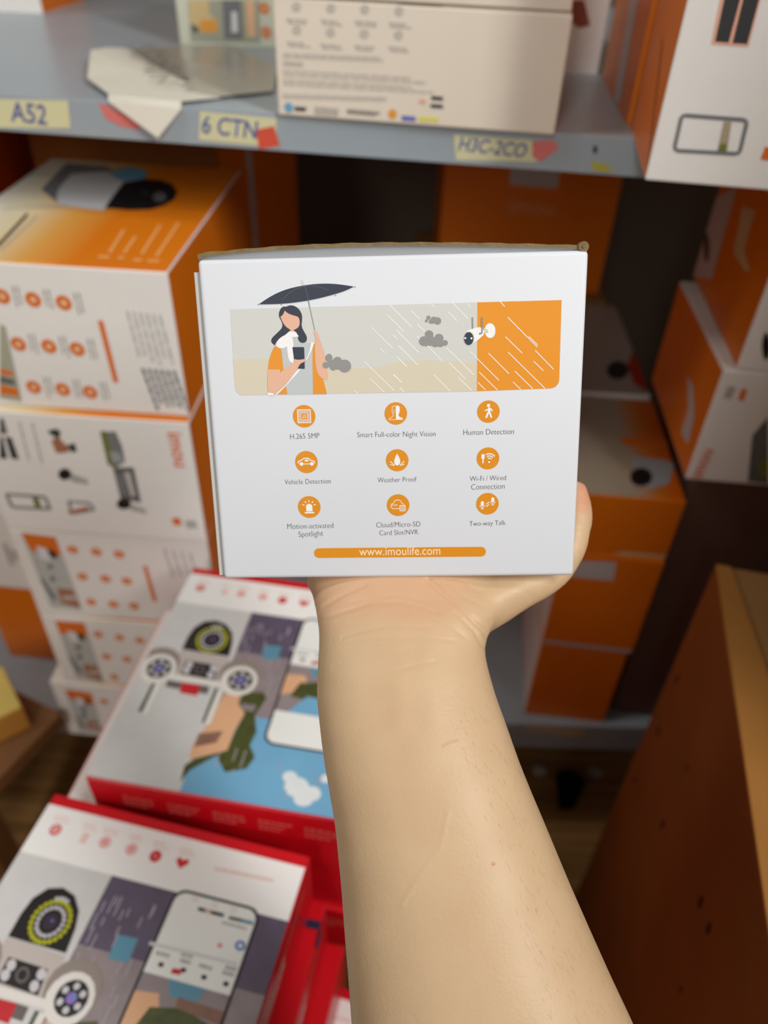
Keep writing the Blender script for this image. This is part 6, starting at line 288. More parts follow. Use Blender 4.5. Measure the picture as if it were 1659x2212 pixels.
('icon_text',[(3,'rpink2',[10.3,17.0,13.4,17.0,13.4,15.9,10.3,15.9]),(3,'rpink2',[13.9,17.0,16.2,17.0,16.2,15.9,13.9,15.9]),(3,'rpink2',[16.6,17.0,18.4,17.0,18.4,15.9,16.6,15.9]),(3,'rpink2',[18.7,17.0,21.2,17.0,21.2,15.9,18.7,15.9]),(3,'rpink2',[21.7,17.0,21.8,17.0,21.8,15.9,21.7,15.9]),(3,'rpink2',[11.3,19.7,13.2,19.7,13.2,18.6,11.3,18.6]),(3,'rpink2',[13.6,19.7,15.9,19.7,15.9,18.6,13.6,18.6]),(3,'rpink2',[16.3,19.7,18.9,19.7,18.9,18.6,16.3,18.6]),(3,'rpink2',[19.4,19.7,22.6,19.7,22.6,18.6,19.4,18.6]),(3,'rpink2',[33.1,17.3,35.8,17.3,35.8,16.2,33.1,16.2]),(3,'rpink2',[36.3,17.3,38.8,17.3,38.8,16.2,36.3,16.2]),(3,'rpink2',[39.2,17.3,40.7,17.3,40.7,16.2,39.2,16.2]),(3,'rpink2',[41.0,17.3,42.5,17.3,42.5,16.2,41.0,16.2]),(3,'rpink2',[34.1,20.0,36.6,20.0,36.6,18.9,34.1,18.9]),(3,'rpink2',[37.1,20.0,39.9,20.0,39.9,18.9,37.1,18.9]),(3,'rpink2',[40.4,20.0,41.7,20.0,41.7,18.9,40.4,18.9]),(3,'rpink2',[41.9,20.0,43.1,20.0,43.1,18.9,41.9,18.9]),(3,'rpink2',[43.3,20.0,44.4,20.0,44.4,18.9,43.3,18.9]),(3,'rpink2',[48.5,16.9,52.2,16.9,52.2,15.8,48.5,15.8]),(3,'rpink2',[52.8,16.9,54.2,16.9,54.2,15.8,52.8,15.8]),(3,'rpink2',[54.5,16.9,56.0,16.9,56.0,15.8,54.5,15.8]),(3,'rpink2',[56.2,16.9,59.6,16.9,59.6,15.8,56.2,15.8]),(3,'rpink2',[60.2,16.9,60.4,16.9,60.4,15.8,60.2,15.8]),(3,'rpink2',[49.5,19.6,51.4,19.6,51.4,18.5,49.5,18.5]),(3,'rpink2',[51.8,19.6,54.4,19.6,54.4,18.5,51.8,18.5]),(3,'rpink2',[54.8,19.6,57.4,19.6,57.4,18.5,54.8,18.5]),(3,'rpink2',[57.9,19.6,60.4,19.6,60.4,18.5,57.9,18.5]),(3,'rpink2',[68.7,17.0,70.8,17.0,70.8,15.9,68.7,15.9]),(3,'rpink2',[71.2,17.0,73.0,17.0,73.0,15.9,71.2,15.9]),(3,'rpink2',[73.3,17.0,75.6,17.0,75.6,15.9,73.3,15.9]),(3,'rpink2',[76.0,17.0,78.3,17.0,78.3,15.9,76.0,15.9]),(3,'rpink2',[69.7,19.7,70.7,19.7,70.7,18.6,69.7,18.6]),(3,'rpink2',[70.9,19.7,73.5,19.7,73.5,18.6,70.9,18.6]),(3,'rpink2',[73.9,19.7,75.4,19.7,75.4,18.6,73.9,18.6]),(3,'rpink2',[75.7,19.7,77.1,19.7,77.1,18.6,75.7,18.6]),(3,'rpink2',[77.4,19.7,78.9,19.7,78.9,18.6,77.4,18.6]),(3,'rpink2',[87.1,17.5,88.3,17.5,88.3,16.4,87.1,16.4]),(3,'rpink2',[88.5,17.5,90.4,17.5,90.4,16.4,88.5,16.4]),(3,'rpink2',[90.7,17.5,92.0,17.5,92.0,16.4,90.7,16.4]),(3,'rpink2',[92.3,17.5,93.5,17.5,93.5,16.4,92.3,16.4]),(3,'rpink2',[93.7,17.5,95.5,17.5,95.5,16.4,93.7,16.4]),(3,'rpink2',[95.9,17.5,96.8,17.5,96.8,16.4,95.9,16.4]),(3,'rpink2',[88.1,20.2,91.1,20.2,91.1,19.1,88.1,19.1]),(3,'rpink2',[91.7,20.2,93.4,20.2,93.4,19.1,91.7,19.1]),(3,'rpink2',[93.7,20.2,96.2,20.2,96.2,19.1,93.7,19.1]),(3,'rpink2',[96.7,20.2,98.6,20.2,98.6,19.1,96.7,19.1]),(3,'rpink2',[98.9,20.2,99.5,20.2,99.5,19.1,98.9,19.1]),(3,'rpink2',[106.7,17.7,109.6,17.7,109.6,16.6,106.7,16.6]),(3,'rpink2',[110.1,17.7,113.1,17.7,113.1,16.6,110.1,16.6]),(3,'rpink2',[113.6,17.7,117.0,17.7,117.0,16.6,113.6,16.6]),(3,'rpink2',[117.6,17.7,117.6,17.7,117.6,16.6,117.6,16.6]),(3,'rpink2',[107.7,20.4,109.1,20.4,109.1,19.3,107.7,19.3]),(3,'rpink2',[109.3,20.4,111.7,20.4,111.7,19.3,109.3,19.3]),(3,'rpink2',[112.1,20.4,115.8,20.4,115.8,19.3,112.1,19.3]),(3,'rpink2',[116.4,20.4,119.3,20.4,119.3,19.3,116.4,19.3]),(3,'rpink2',[136.0,25.6,138.6,25.5,138.5,23.3,136.0,23.4]),(3,'rpink2',[139.1,25.5,140.9,25.4,140.9,23.2,139.0,23.3]),(3,'rpink2',[141.3,25.4,145.3,25.2,145.2,23.0,141.2,23.2]),(3,'rpink2',[146.0,25.2,147.5,25.1,147.4,22.9,145.9,23.0]),(3,'rpink2',[147.8,25.1,150.7,25.0,150.6,22.8,147.7,22.9]),(3,'rpink2',[151.2,25.0,155.4,24.8,155.3,22.6,151.1,22.8]),(3,'rpink2',[156.1,24.8,157.8,24.7,157.7,22.5,156.0,22.6]),(3,'rpink2',[158.1,24.7,161.2,24.6,161.1,22.4,158.0,22.5]),(3,'rpink2',[161.7,24.5,165.0,24.4,164.9,22.2,161.7,22.3]),(3,'rpink2',[165.6,24.4,167.2,24.3,167.1,22.1,165.5,22.2]),(3,'rpink2',[167.5,24.3,170.1,24.2,170.0,22.0,167.4,22.1]),(3,'rpink2',[170.5,24.2,174.1,24.0,174.0,21.8,170.4,22.0]),(3,'rpink2',[174.7,24.0,177.5,23.9,177.4,21.7,174.6,21.8])]),
('icon#2',[(3,'rpink2',[36.6,22.5,41.6,22.5,41.6,30.0,36.6,30.0])]),
('icon#3',[(3,'rpink',[58.7,25.6,58.4,27.2,57.5,28.6,56.2,29.5,54.5,29.8,52.9,29.5,51.6,28.6,50.7,27.2,50.3,25.6,50.7,24.0,51.6,22.7,52.9,21.7,54.5,21.4,56.2,21.7,57.5,22.7,58.4,24.0]),(4,'rpink2',[57.1,25.6,56.8,26.9,55.8,27.9,54.5,28.2,53.2,27.9,52.3,26.9,51.9,25.6,52.3,24.3,53.2,23.4,54.5,23.0,55.8,23.4,56.8,24.3]),(5,'rheart',[55.7,25.6,55.4,26.5,54.5,26.8,53.7,26.5,53.3,25.6,53.7,24.8,54.5,24.4,55.4,24.8])]),
('icon#4',[(3,'rpink',[78.9,25.8,78.6,27.4,77.7,28.7,76.3,29.6,74.7,30.0,73.1,29.6,71.7,28.7,70.8,27.4,70.5,25.8,70.8,24.2,71.7,22.8,73.1,21.9,74.7,21.6,76.3,21.9,77.7,22.8,78.6,24.2]),(4,'rpink2',[77.3,25.8,76.9,27.1,76.0,28.0,74.7,28.4,73.4,28.0,72.4,27.1,72.1,25.8,72.4,24.5,73.4,23.5,74.7,23.2,76.0,23.5,76.9,24.5]),(5,'rheart',[75.9,25.8,75.5,26.6,74.7,27.0,73.8,26.6,73.5,25.8,73.8,24.9,74.7,24.6,75.5,24.9])]),
('icon#5',[(3,'rheart',[97.3,26.3,96.9,27.9,96.0,29.2,94.7,30.2,93.1,30.5,91.5,30.2,90.1,29.2,89.2,27.9,88.9,26.3,89.2,24.7,90.1,23.3,91.5,22.4,93.1,22.1,94.7,22.4,96.0,23.3,96.9,24.7]),(4,'rred',[95.7,26.3,95.3,27.6,94.4,28.5,93.1,28.9,91.8,28.5,90.8,27.6,90.5,26.3,90.8,25.0,91.8,24.0,93.1,23.7,94.4,24.0,95.3,25.0]),(5,'rpink',[94.3,26.3,93.9,27.1,93.1,27.5,92.2,27.1,91.9,26.3,92.2,25.4,93.1,25.1,93.9,25.4])]),
('icon#6',[(3,'rheart',[112.7,30.4,108.1,25.9,108.7,23.2,110.7,22.8,112.7,24.4,114.7,22.8,116.7,23.2,117.3,25.9])]),
('rain_streaks',[(6,'rrain',[81.8,57.2,81.7,63.3,82.5,63.3,82.6,57.2]),(6,'rrain',[75.2,78.1,75.4,88.7,76.2,88.7,76.0,78.1]),(6,'rrain',[102.4,65.5,102.5,72.5,103.3,72.5,103.2,65.5]),(6,'rrain',[79.3,57.4,79.2,68.9,80.0,68.9,80.1,57.4]),(6,'rrain',[104.9,106.5,105.1,112.8,105.9,112.8,105.7,106.5]),(6,'rrain',[84.7,93.9,84.8,104.9,85.6,104.9,85.5,93.9]),(6,'rrain',[106.9,56.1,107.0,65.8,107.8,65.8,107.7,56.1]),(6,'rrain',[92.3,62.4,92.3,68.1,93.1,68.1,93.1,62.4]),(6,'rrain',[109.0,110.6,109.1,117.7,109.9,117.7,109.8,110.6]),(6,'rrain',[108.0,90.1,108.3,101.0,109.1,101.0,108.8,90.1]),(6,'rrain',[92.4,79.0,92.5,87.0,93.3,87.0,93.2,79.0]),(6,'rrain',[78.9,71.4,79.1,76.7,79.9,76.6,79.7,71.3]),(6,'rrain',[74.4,93.8,74.3,102.6,75.1,102.6,75.2,93.9]),(6,'rrain',[91.0,74.0,91.3,80.4,92.1,80.3,91.8,74.0]),(6,'rrain',[88.7,64.2,88.8,71.1,89.6,71.1,89.5,64.2]),(6,'rrain',[86.5,102.3,86.4,111.2,87.2,111.2,87.3,102.3]),(6,'rrain',[107.9,57.1,107.6,63.7,108.4,63.7,108.7,57.1]),(6,'rrain',[102.4,93.1,102.3,100.4,103.1,100.4,103.2,93.1]),(6,'rrain',[79.5,82.1,79.2,92.0,80.0,92.0,80.3,82.1]),(6,'rrain',[107.5,116.8,107.7,128.6,108.5,128.5,108.3,116.8]),(6,'rrain',[73.3,70.2,73.6,80.7,74.4,80.6,74.1,70.2]),(6,'rrain',[88.6,116.0,88.7,126.8,89.5,126.8,89.4,116.0]),(6,'rrain',[84.0,63.4,84.0,69.4,84.8,69.4,84.8,63.4]),(6,'rrain',[87.5,117.3,87.4,122.4,88.2,122.4,88.3,117.3]),(6,'rrain',[74.3,61.9,74.5,69.4,75.3,69.4,75.1,61.9]),(6,'rrain',[83.9,56.8,84.2,64.8,85.0,64.8,84.7,56.8]),(6,'rrain',[106.4,179.6,106.4,184.9,107.2,184.9,107.2,179.6]),(6,'rrain',[102.3,196.3,102.3,202.2,103.1,202.2,103.1,196.3]),(6,'rrain',[88.9,191.2,88.9,197.7,89.7,197.7,89.7,191.2]),(6,'rrain',[189.4,181.3,189.4,189.5,190.2,189.5,190.2,181.3]),(6,'rrain',[165.8,189.1,165.8,200.0,166.6,200.0,166.6,189.1]),(6,'rrain',[134.8,184.5,134.8,192.0,135.6,192.0,135.6,184.5]),(6,'rrain',[88.5,189.4,88.5,195.9,89.3,195.9,89.3,189.4]),(6,'rrain',[178.0,200.4,178.0,208.4,178.8,208.4,178.8,200.4]),(6,'rrain',[87.9,184.9,87.9,191.3,88.7,191.3,88.7,184.9]),(6,'rrain',[106.4,184.2,106.4,194.5,107.2,194.5,107.2,184.2]),(6,'rrain',[99.5,179.4,99.5,190.0,100.3,190.0,100.3,179.4]),(6,'rrain',[144.0,204.7,144.0,212.2,144.8,212.2,144.8,204.7]),(6,'rrain',[179.2,195.7,179.2,205.4,180.0,205.4,180.0,195.7]),(6,'rrain',[162.8,191.3,162.8,196.9,163.6,196.9,163.6,191.3])]),
]
BOX['US']=((-.9,.7176,.9636),-6.504,1.75,.74,.026)
BOX['LS']=((-.9,.574,.25),.6,1.7,.74,.05)
LIPART=[
('US','paper_label#1','front',[(1,'lyellow',[588.1,22.5,651.1,25.0,648.6,5.4,581.6,1.8])]),
('US','paper_label#2','front',[(1,'lyellow',[754.6,24.0,813.2,22.9,812.3,2.6,751.3,3.8])]),
('US','paper_label#3','front',[(1,'lyellow',[945.7,20.3,1003.0,20.0,1008.6,5.5,949.0,3.0])]),
('US','tape_piece#1','front',[(1,'lpink',[675.3,25.4,684.7,22.3,707.0,14.0,704.1,8.0,689.6,9.6,678.7,14.5])]),
('US','tape_piece#2','front',[(2,'lred',[796.6,13.9,811.1,17.4,814.9,3.7,798.4,0.6])]),
('US','tape_piece#3','front',[(2,'lpink',[1003.1,19.4,1017.8,21.3,1022.9,16.6,1011.9,6.1,1004.8,8.5])]),
('US','tape_piece#4','front',[(1,'lyellow2',[1047.7,8.8,1058.6,7.4,1065.1,2.4,1049.6,2.6])]),
('US','tape_piece#5','front',[(1,'bdark',[1046.6,19.2,1049.5,19.4,1050.5,14.7,1047.5,14.5])]),
('LS','paper_label#1','front',[(1,'lyellow3',[1092.0,49.4,1169.0,47.1,1171.2,26.8,1096.0,35.1])]),
]
# ------------------------------------------------------------------ setting
def plank_floor_mat():
    m = bpy.data.materials.new('laminate_floor'); m.use_nodes = True; nt = m.node_tree; b = nt.nodes['Principled BSDF']
    tc = nt.nodes.new('ShaderNodeTexCoord'); mp = nt.nodes.new('ShaderNodeMapping'); mp.inputs['Scale'].default_value = (3, 40, 1); mp.inputs['Rotation'].default_value = (0, 0, 0.25)
    n = nt.nodes.new('ShaderNodeTexNoise'); n.inputs['Scale'].default_value = 2.0; n.inputs['Detail'].default_value = 8
    cr = nt.nodes.new('ShaderNodeValToRGB'); e = cr.color_ramp.elements
    e[0].position = 0.3; e[0].color = lin(150, 106, 58); e[1].position = 0.7; e[1].color = lin(196, 150, 92)
    nt.links.new(tc.outputs['Object'], mp.inputs[0]); nt.links.new(mp.outputs[0], n.inputs[0]); nt.links.new(n.outputs['Fac'], cr.inputs[0]); nt.links.new(cr.outputs[0], b.inputs['Base Color'])
    b.inputs['Roughness'].default_value = 0.35
    return m
def structure(o): o['kind'] = 'structure'; return o
structure(box_obj('floor', (-2.2, -2.2, -0.05), (2.2, 1.50, 0.0), plank_floor_mat(), None, 0))
structure(box_obj('wall_back', (-2.2, 1.42, 0.0), (2.2, 1.50, 2.6), mat('wall_paint', (112, 96, 84), 0.8, 0.2, (6, 0.1)), None, 0))

STEEL = mat('grey_enamel_steel', (158, 170, 178), 0.34, 0.5, (30, 0.06))
STEEL_D = mat('grey_enamel_post', (120, 128, 134), 0.4, 0.5, (30, 0.06))
WHITE = mat('white_card', (236, 233, 228), 0.42, 0.4, (60, 0.03), 0.05, 900)
CREAM = mat('cream_card', (232, 222, 206), 0.36, 0.4, (40, 0.03))
ORANGE = mat('orange_card', (226, 118, 16), 0.36, 0.45, (40, 0.04))
KRAFT = mat('kraft_card', (150, 112, 66), 0.75, 0.2, (25, 0.14), 0.15, 300)
KRAFT_D = mat('shaded_stained_kraft', (134, 76, 28), 0.7, 0.2, (14, 0.22), 0.15, 300)  # kraft darkened to stand in for shade, stain mottling on top
RED = mat('red_card', (206, 14, 28), 0.3, 0.5, (40, 0.05))
GRAD = gradient_mat('white_to_orange_print', [(0.0, (232, 228, 218)), (0.22, (232, 216, 176)), (0.42, (228, 168, 80)), (0.62, (226, 124, 14))], 0, 0.193)
GRAD_SHADED = gradient_mat('shaded_white_to_orange_print', [(0.0, (176, 164, 144)), (0.55, (168, 154, 134)), (0.75, (206, 120, 40)), (0.9, (214, 100, 10))], 0, 0.105)  # white-to-orange print with shade mixed into its white end

rack = thing('storage_rack', 'grey steel storage rack with two loaded shelves', 'rack', (0, 0, 0))
def shelf_part(key):
    o, yaw, W, D, H = BOX[key]
    bm = bmesh.new()
    add_box(bm, (0, 0.0015, H - 0.004), (W, D, H), 0, 0.0008)            # deck
    add_box(bm, (0, 0, 0.0), (W, 0.0015, H), 0, 0.0004)                  # front lip
    add_box(bm, (0, 0.0015, 0.0), (W, 0.014, 0.0015), 0, 0)              # return of the lip
    add_box(bm, (0, D - 0.0015, 0), (W, D, H), 0, 0.0004)
    for k in range(1, 4): add_box(bm, (0, D * k / 4 - 0.015, H - 0.018), (W, D * k / 4 + 0.015, H - 0.004), 0, 0.001)
    s = bm_obj('shelf', bm, STEEL, rack); s.location = o; s.rotation_euler = (0, 0, math.radians(yaw))
    return s
shelf_up, shelf_low = shelf_part('US'), shelf_part('LS')
for (x, y) in ((-0.93, 0.72), (0.82, 0.53), (-0.84, 1.40), (0.86, 1.24)):
    bm = bmesh.new(); add_box(bm, (x, y, 0), (x + 0.035, y + 0.003, 1.9), 0, 0.0006); add_box(bm, (x, y + 0.003, 0), (x + 0.003, y + 0.036, 1.9), 0, 0.0006)
    bm_obj('upright_post', bm, STEEL_D, rack)
for b, part, face, items in LIPART:
    par = shelf_up if b == 'US' else shelf_low
    nm = part.split('#')[0]
    o = print_mesh(nm, items, lambda u, v, h: (u, -h, v), par, 0.0003)
    if nm == 'paper_label': o['label'] = 'pale yellow paper label with handwriting'
    txt = {'US1': ('A52', (.6158, .0125), .030), 'US2': ('6 CTN', (.777, .0130), .044), 'US3': ('H3C-2CO', (.975, .0125), .05)}.get(b + part[-1]) if nm == 'paper_label' else None
    if txt:
        t = text_mesh('handwriting', txt[0], txt[2], txt[1], -2, lambda u, v, h: (u, -h, v), 0.0006, 'lblue', par, 0.012, 0.2, 1.15)
        # ink and paper are one sub-part: join by hand
        bm = bmesh.new(); bm.from_mesh(o.data); n0 = len(bm.faces); bm.from_mesh(t.data); bm.faces.ensure_lookup_table()
        for f in bm.faces[n0:]: f.material_index = len(o.data.materials)
        o.data.materials.append(pal('lblue')); bm.to_mesh(o.data); bm.free(); bpy.data.objects.remove(t)

# ------------------------------------------------------------------ printed cartons
FACES = {'front': lambda W, D, H: (lambda u, v, h: (u, -h, v)), 'top': lambda W, D, H: (lambda u, v, h: (u, v, H + h)),
         'left': lambda W, D, H: (lambda u, v, h: (-h, v_swap(u), v)), 'right': lambda W, D, H: (lambda u, v, h: (W + h, u, v))}
def v_swap(u): return u
def carton_shell(W, D, H, fr, rt, tp, lf, bev=0.0012):
    """closed carton with one stock per side; faces: front -y, right +x, top +z, left -x"""
    bm = bmesh.new(); add_box(bm, (0, 0, 0), (W, D, H))
    mats = [fr, rt, tp, lf]
    for f in bm.faces:
        n = f.normal; f.material_index = 0 if n.y < -.5 else 1 if n.x > .5 else 2 if n.z > .5 else 3 if n.x < -.5 else 1 if n.y > .5 else 0
    bmesh.ops.bevel(bm, geom=list(bm.edges), offset=bev, segments=2, affect='EDGES', profile=0.6)
    return bm, mats
def carton(key, name, label, fr=WHITE, rt=ORANGE, tp=GRAD, lf=ORANGE, group=None, cat='box', lid=True, pos=None):
    o, yaw, W, D, H = pos or BOX[key]
    t = thing(name, label, cat, o, yaw, group)
    bm, mats = carton_shell(W, D, H - (0.0011 if lid else 0), fr, rt, tp, lf)
    bm_obj('carton_body', bm, mats, t)
    if lid:   # tuck lid: a card panel with its rear hinge crease and two thumb notches at the front
        bm = bmesh.new(); k = 0.0016
        prism(bm, [(k, k), (W * .42, k), (W * .44, k + .003), (W * .56, k + .003), (W * .58, k), (W - k, k), (W - k, D - k), (k, D - k)], H - 0.0011, H)
        bm_obj('lid_flap', bm, [tp], t)
    for b, part, face, items in ART:
        if b == key:
            pl = {'front': lambda u, v, h: (u, -h, v), 'top': lambda u, v, h: (u, v, H + h), 'left': lambda u, v, h: (-h, u, v), 'right': lambda u, v, h: (W + h, u, v)}[face]
            print_mesh(part.split('#')[0], items, pl, t)
    return t
STACK = 'boxes in the left stack'
s1 = carton('S1', 'camera_box', 'topmost box of the left stack, orange top with a printed camera', group=STACK)
s2 = carton('S2', 'camera_box', 'second box from the top of the left stack, printed with phone and tablet', group=STACK)
s3 = carton('S3', 'camera_box', 'third box from the top of the left stack, nine icons beside a picture strip', group=STACK)
s4 = carton('S4', 'camera_box', 'fourth box from the top of the left stack, half hidden by the red box', group=STACK)
s5 = carton('S5', 'camera_box', 'lowest box of the left stack, jutting left at the shelf edge', group=STACK)
fpl = lambda u, v, h: (u, -h, v)
o = text_mesh('logo_text', 'imou', .036, (.1782, .1047), -87, fpl, .0006, 'bimou', s2, 0.01)
UP = 'boxes on the upper shelf'
c1 = carton('C1', 'camera_box', 'cream box with rows of grey icons on the upper shelf front', CREAM, CREAM, CREAM, CREAM, UP)
c2 = carton('C2', 'camera_box', 'cream box lying on top of the grey-icon box, cut by the photo edge', CREAM, CREAM, CREAM, CREAM, UP)
carton('Bx', 'camera_box', 'box with a framed picture and orange dots behind the cream box', mat('greenish_card', (214, 216, 196), .4, .4), ORANGE, WHITE, ORANGE, UP)
carton('A', 'camera_box', 'white box with an orange side at the far left of the upper shelf', WHITE, ORANGE, WHITE, ORANGE, UP)
carton('D', 'camera_box', 'shaded white box with a brick red patch behind the cream box', WHITE, ORANGE, WHITE, WHITE, UP)
e_ = carton('E', 'camera_box', 'tall white box with orange side overhanging the upper shelf at right', WHITE, ORANGE, WHITE, ORANGE, UP)
carton('Fb', 'camera_box', 'orange box with a white stripe behind the tall overhanging box', ORANGE, ORANGE, ORANGE, ORANGE, UP)
bi = carton('I', 'shipping_carton', 'plain orange carton under the upper shelf with white tape label', ORANGE, ORANGE, ORANGE, ORANGE)
text_mesh('logo_text', 'imou', .062, (.1226, .1188), -1, fpl, .0006, 'bfaint', bi, 0.01)
COLM = 'orange column right of the hand'
LSIDE = WHITE; MAUVE = mat('dull_brown_tone', (112, 84, 74), .6, .3, (25, .15))  # brown that darkens two boxes whose card colour is unknown
carton('J1', 'camera_box', 'upper box of the orange column, camera printed on its top', ORANGE, ORANGE, GRAD_SHADED, LSIDE, COLM)
carton('J2', 'camera_box', 'middle box of the orange column with a pale tape label', ORANGE, ORANGE, ORANGE, LSIDE, COLM)
carton('J3', 'camera_box', 'lowest box of the orange column standing on the bottom shelf', ORANGE, ORANGE, ORANGE, LSIDE, COLM)
carton('JB', 'camera_box', 'tall box behind the orange column, top dulled for shade, black lens on it', WHITE, ORANGE, mat('shaded_white_card', (166, 148, 136), .5, .3), WHITE)  # white top dulled so its colour carries the shade under the shelf
k2 = carton('K2', 'camera_box', 'box at right edge with orange side and a white end panel, under the shelf', WHITE, ORANGE, WHITE, ORANGE)
k3 = carton('K3', 'camera_box', 'white fronted box at right edge with rotated orange lettering', WHITE, ORANGE, WHITE, ORANGE)
text_mesh('logo_text', 'imou', .032, (.0105, .019), 88, fpl, .0006, 'bimou', k3, 0.01)
carton(None, 'camera_box', 'box toned dull brown below the white orange-lettered box at right', MAUVE, MAUVE, MAUVE, MAUVE, pos=((.3055, .6125, .4995), -6, .16, .2, .202))
carton(None, 'camera_box', 'box toned dull brown on the bottom shelf beside the orange column', MAUVE, MAUVE, MAUVE, MAUVE, pos=((.3055, .6125, .3005), -6, .16, .2, .1985))
carton(None, 'shipping_carton', 'low carton carrying the plain orange carton at the rack back', KRAFT, KRAFT, KRAFT, KRAFT, pos=((.035, 1.055, .3005), 0, .275, .255, .363))
lb = carton(None, 'shipping_carton', 'tall carton with a white striped orange side behind the left stack', KRAFT_D, ORANGE, KRAFT_D, ORANGE, pos=((-.3985, .882, .3005), -13.5, .22, .225, .64))  # dark brown front stands in for the shade behind the stack
bm = bmesh.new(); add_box(bm, (.2201, .070, .02), (.2206, .086, .62)); bm_obj('white_stripe', bm, pal('bpale3'), lb)
carton(None, 'shipping_carton', 'tall orange carton at the left edge behind the stacks', ORANGE, ORANGE, ORANGE, ORANGE, pos=((-.625, .835, .3005), 0, .20, .22, .64))
lo1 = carton(None, 'camera_box', 'orange box on the bottom shelf left of the tall stack', ORANGE, ORANGE, ORANGE, ORANGE, pos=((-.4965, .662, .3005), -5, .112, .14, .137))
lo2 = carton(None, 'camera_box', 'white box resting on the low orange box left of the stack', WHITE, WHITE, WHITE, WHITE, pos=((-.494, .660, .438), -5, .110, .14, .125))
bm = bmesh.new()
for k in range(5): add_box(bm, (.05 + k * .008, -.0006, .04 + (k % 3) * .01), (.055 + k * .008, -.0002, .075 - (k % 2) * .008))
bm_obj('fine_print', bm, pal('bgrey'), lo2)

# ------------------------------------------------------------------ red boxes
GRP_R = 'red boxes in the front pile'
def red_box(key, label, pos=None, art=True):
    o, yaw, W, D, H = pos or BOX[key]
    t = thing('camera_kit_box', label, 'box', o, yaw, GRP_R)
    bm, mats = carton_shell(W, D, H - .0012, RED, RED, RED, RED); bm_obj('carton_body', bm, mats, t)
    bm = bmesh.new(); k = .0012
    prism(bm, [(k, k + .001), (W * .3, k + .001), (W * .31, k), (W * .69, k), (W * .70, k + .001), (W - k, k + .001), (W - k, D - k), (k, D - k)], H - .0012, H)
    bm_obj('lid_flap', bm, [RED], t)
    if art:
        for part, items in RART: print_mesh(part.split('#')[0], items, lambda u, v, h: (u, D - v, H + h), t, .0002)
    # text rows on the front edge and on the right edge
    rnd = random.Random(int(o[2] * 1000)); items = []
    for k in range(5):
        u0 = 25 + k * 34
        for r in range(3):
            u = u0
            while u < u0 + 24 - r * 4:
                l = rnd.uniform(2, 5); items.append((1, 'redtext', [u, H * 1000 * .72 - r * 5, u + l, H * 1000 * .72 - r * 5, u + l, H * 1000 * .72 - r * 5 + 2, u, H * 1000 * .72 - r * 5 + 2])); u += l + 1.2
    print_mesh('side_text', items, lambda u, v, h: (u, -h, v), t)
    items = []
    Dm, Hm = D * 1000, H * 1000
    for (a0, a1, z, n, ink) in ((150, 205, .80, 2, 'redtext'), (118, 160, .72, 3, 'rwhite4'), (60, 110, .80, 4, 'rgrey2')):
        for r in range(n):
            y = a0
            while y < a1:
                l = rnd.uniform(3, 7); zz = Hm * z - r * 4.4; items.append((1, ink, [y, zz, y + l, zz, y + l, zz + 2.2, y, zz + 2.2])); y += l + 1
    items.append((1, 'rwhite4', [62, Hm * .04, 128, Hm * .04, 128, Hm * .42, 62, Hm * .42]))
    for k in range(5): items.append((2, 'rpink2', [70, Hm * (.08 + .07 * k), 120, Hm * (.08 + .07 * k), 120, Hm * (.10 + .07 * k), 70, Hm * (.10 + .07 * k)]))
    items.append((1, 'rblack2', [10, Hm * .02, 60, Hm * .02, 60, Hm * .40, 10, Hm * .40]))
    print_mesh('side_print', items, lambda u, v, h: (W + h, u, v), t)
    return t
red_box('R1', 'rear red box with printed camera picture, partly behind the forearm')
red_box('R2', 'front red box nearest the camera with icons and phone printed on top')
o2, y2, W2, D2, H2 = BOX['R2']
o1, y1, W1, D1, H1 = BOX['R1']
c2_, s2_ = math.cos(math.radians(y2)), math.sin(math.radians(y2))
def shift(o, yaw, du, dv, z): c, s = math.cos(math.radians(yaw)), math.sin(math.radians(yaw)); return (o[0] + du * c - dv * s, o[1] + du * s + dv * c, z)
r3 = red_box(None, 'red box under the front red box, shifted right towards the forearm', (shift(o2, y2, .016, -.004, .4615), y2 + 1.5, W2, D2, .069), False)
bm = bmesh.new(); add_box(bm, (.1975, .188, .0695), (.1992, .2, .0702)); add_box(bm, (.16, .2, .0692), (.197, .206, .0700)); bm_obj('dark_print', bm, pal('rdark'), r3)
r4 = carton(None, 'camera_kit_box', 'white sided box under the rear red box, jutting out at left', RED, RED, WHITE, WHITE, GRP_R, pos=(shift(o1, y1, -.040, .003, .486), y1, W1 + .038, D1, .0695))
carton(None, 'shipping_carton', 'brown carton supporting the rear red box pile', KRAFT, KRAFT, KRAFT, KRAFT, pos=(shift(o1, y1, .01, .012, .0), y1, .17, .20, .4155))
red_box(None, 'red box low in the rear pile, its front edge just showing beside the forearm', (shift(o1, y1, .006, .001, .416), y1 - .8, W1, D1, .0695), False)
carton(None, 'shipping_carton', 'brown carton supporting the front red box pile', KRAFT, KRAFT, KRAFT, KRAFT, pos=(shift(o2, y2, .05, .012, .0), y2, .17, .20, .3215))
red_box(None, 'red box at the bottom of the front pile, its picture showing beside the forearm', (shift(o2, y2, .064, -.004, .322), y2 - 1, W2, D2, .069))
r5 = red_box(None, 'lowest red box of the front pile, mostly hidden under the others', (shift(o2, y2, .027, -.002, .392), y2 + .5, W2, D2, .069), False)

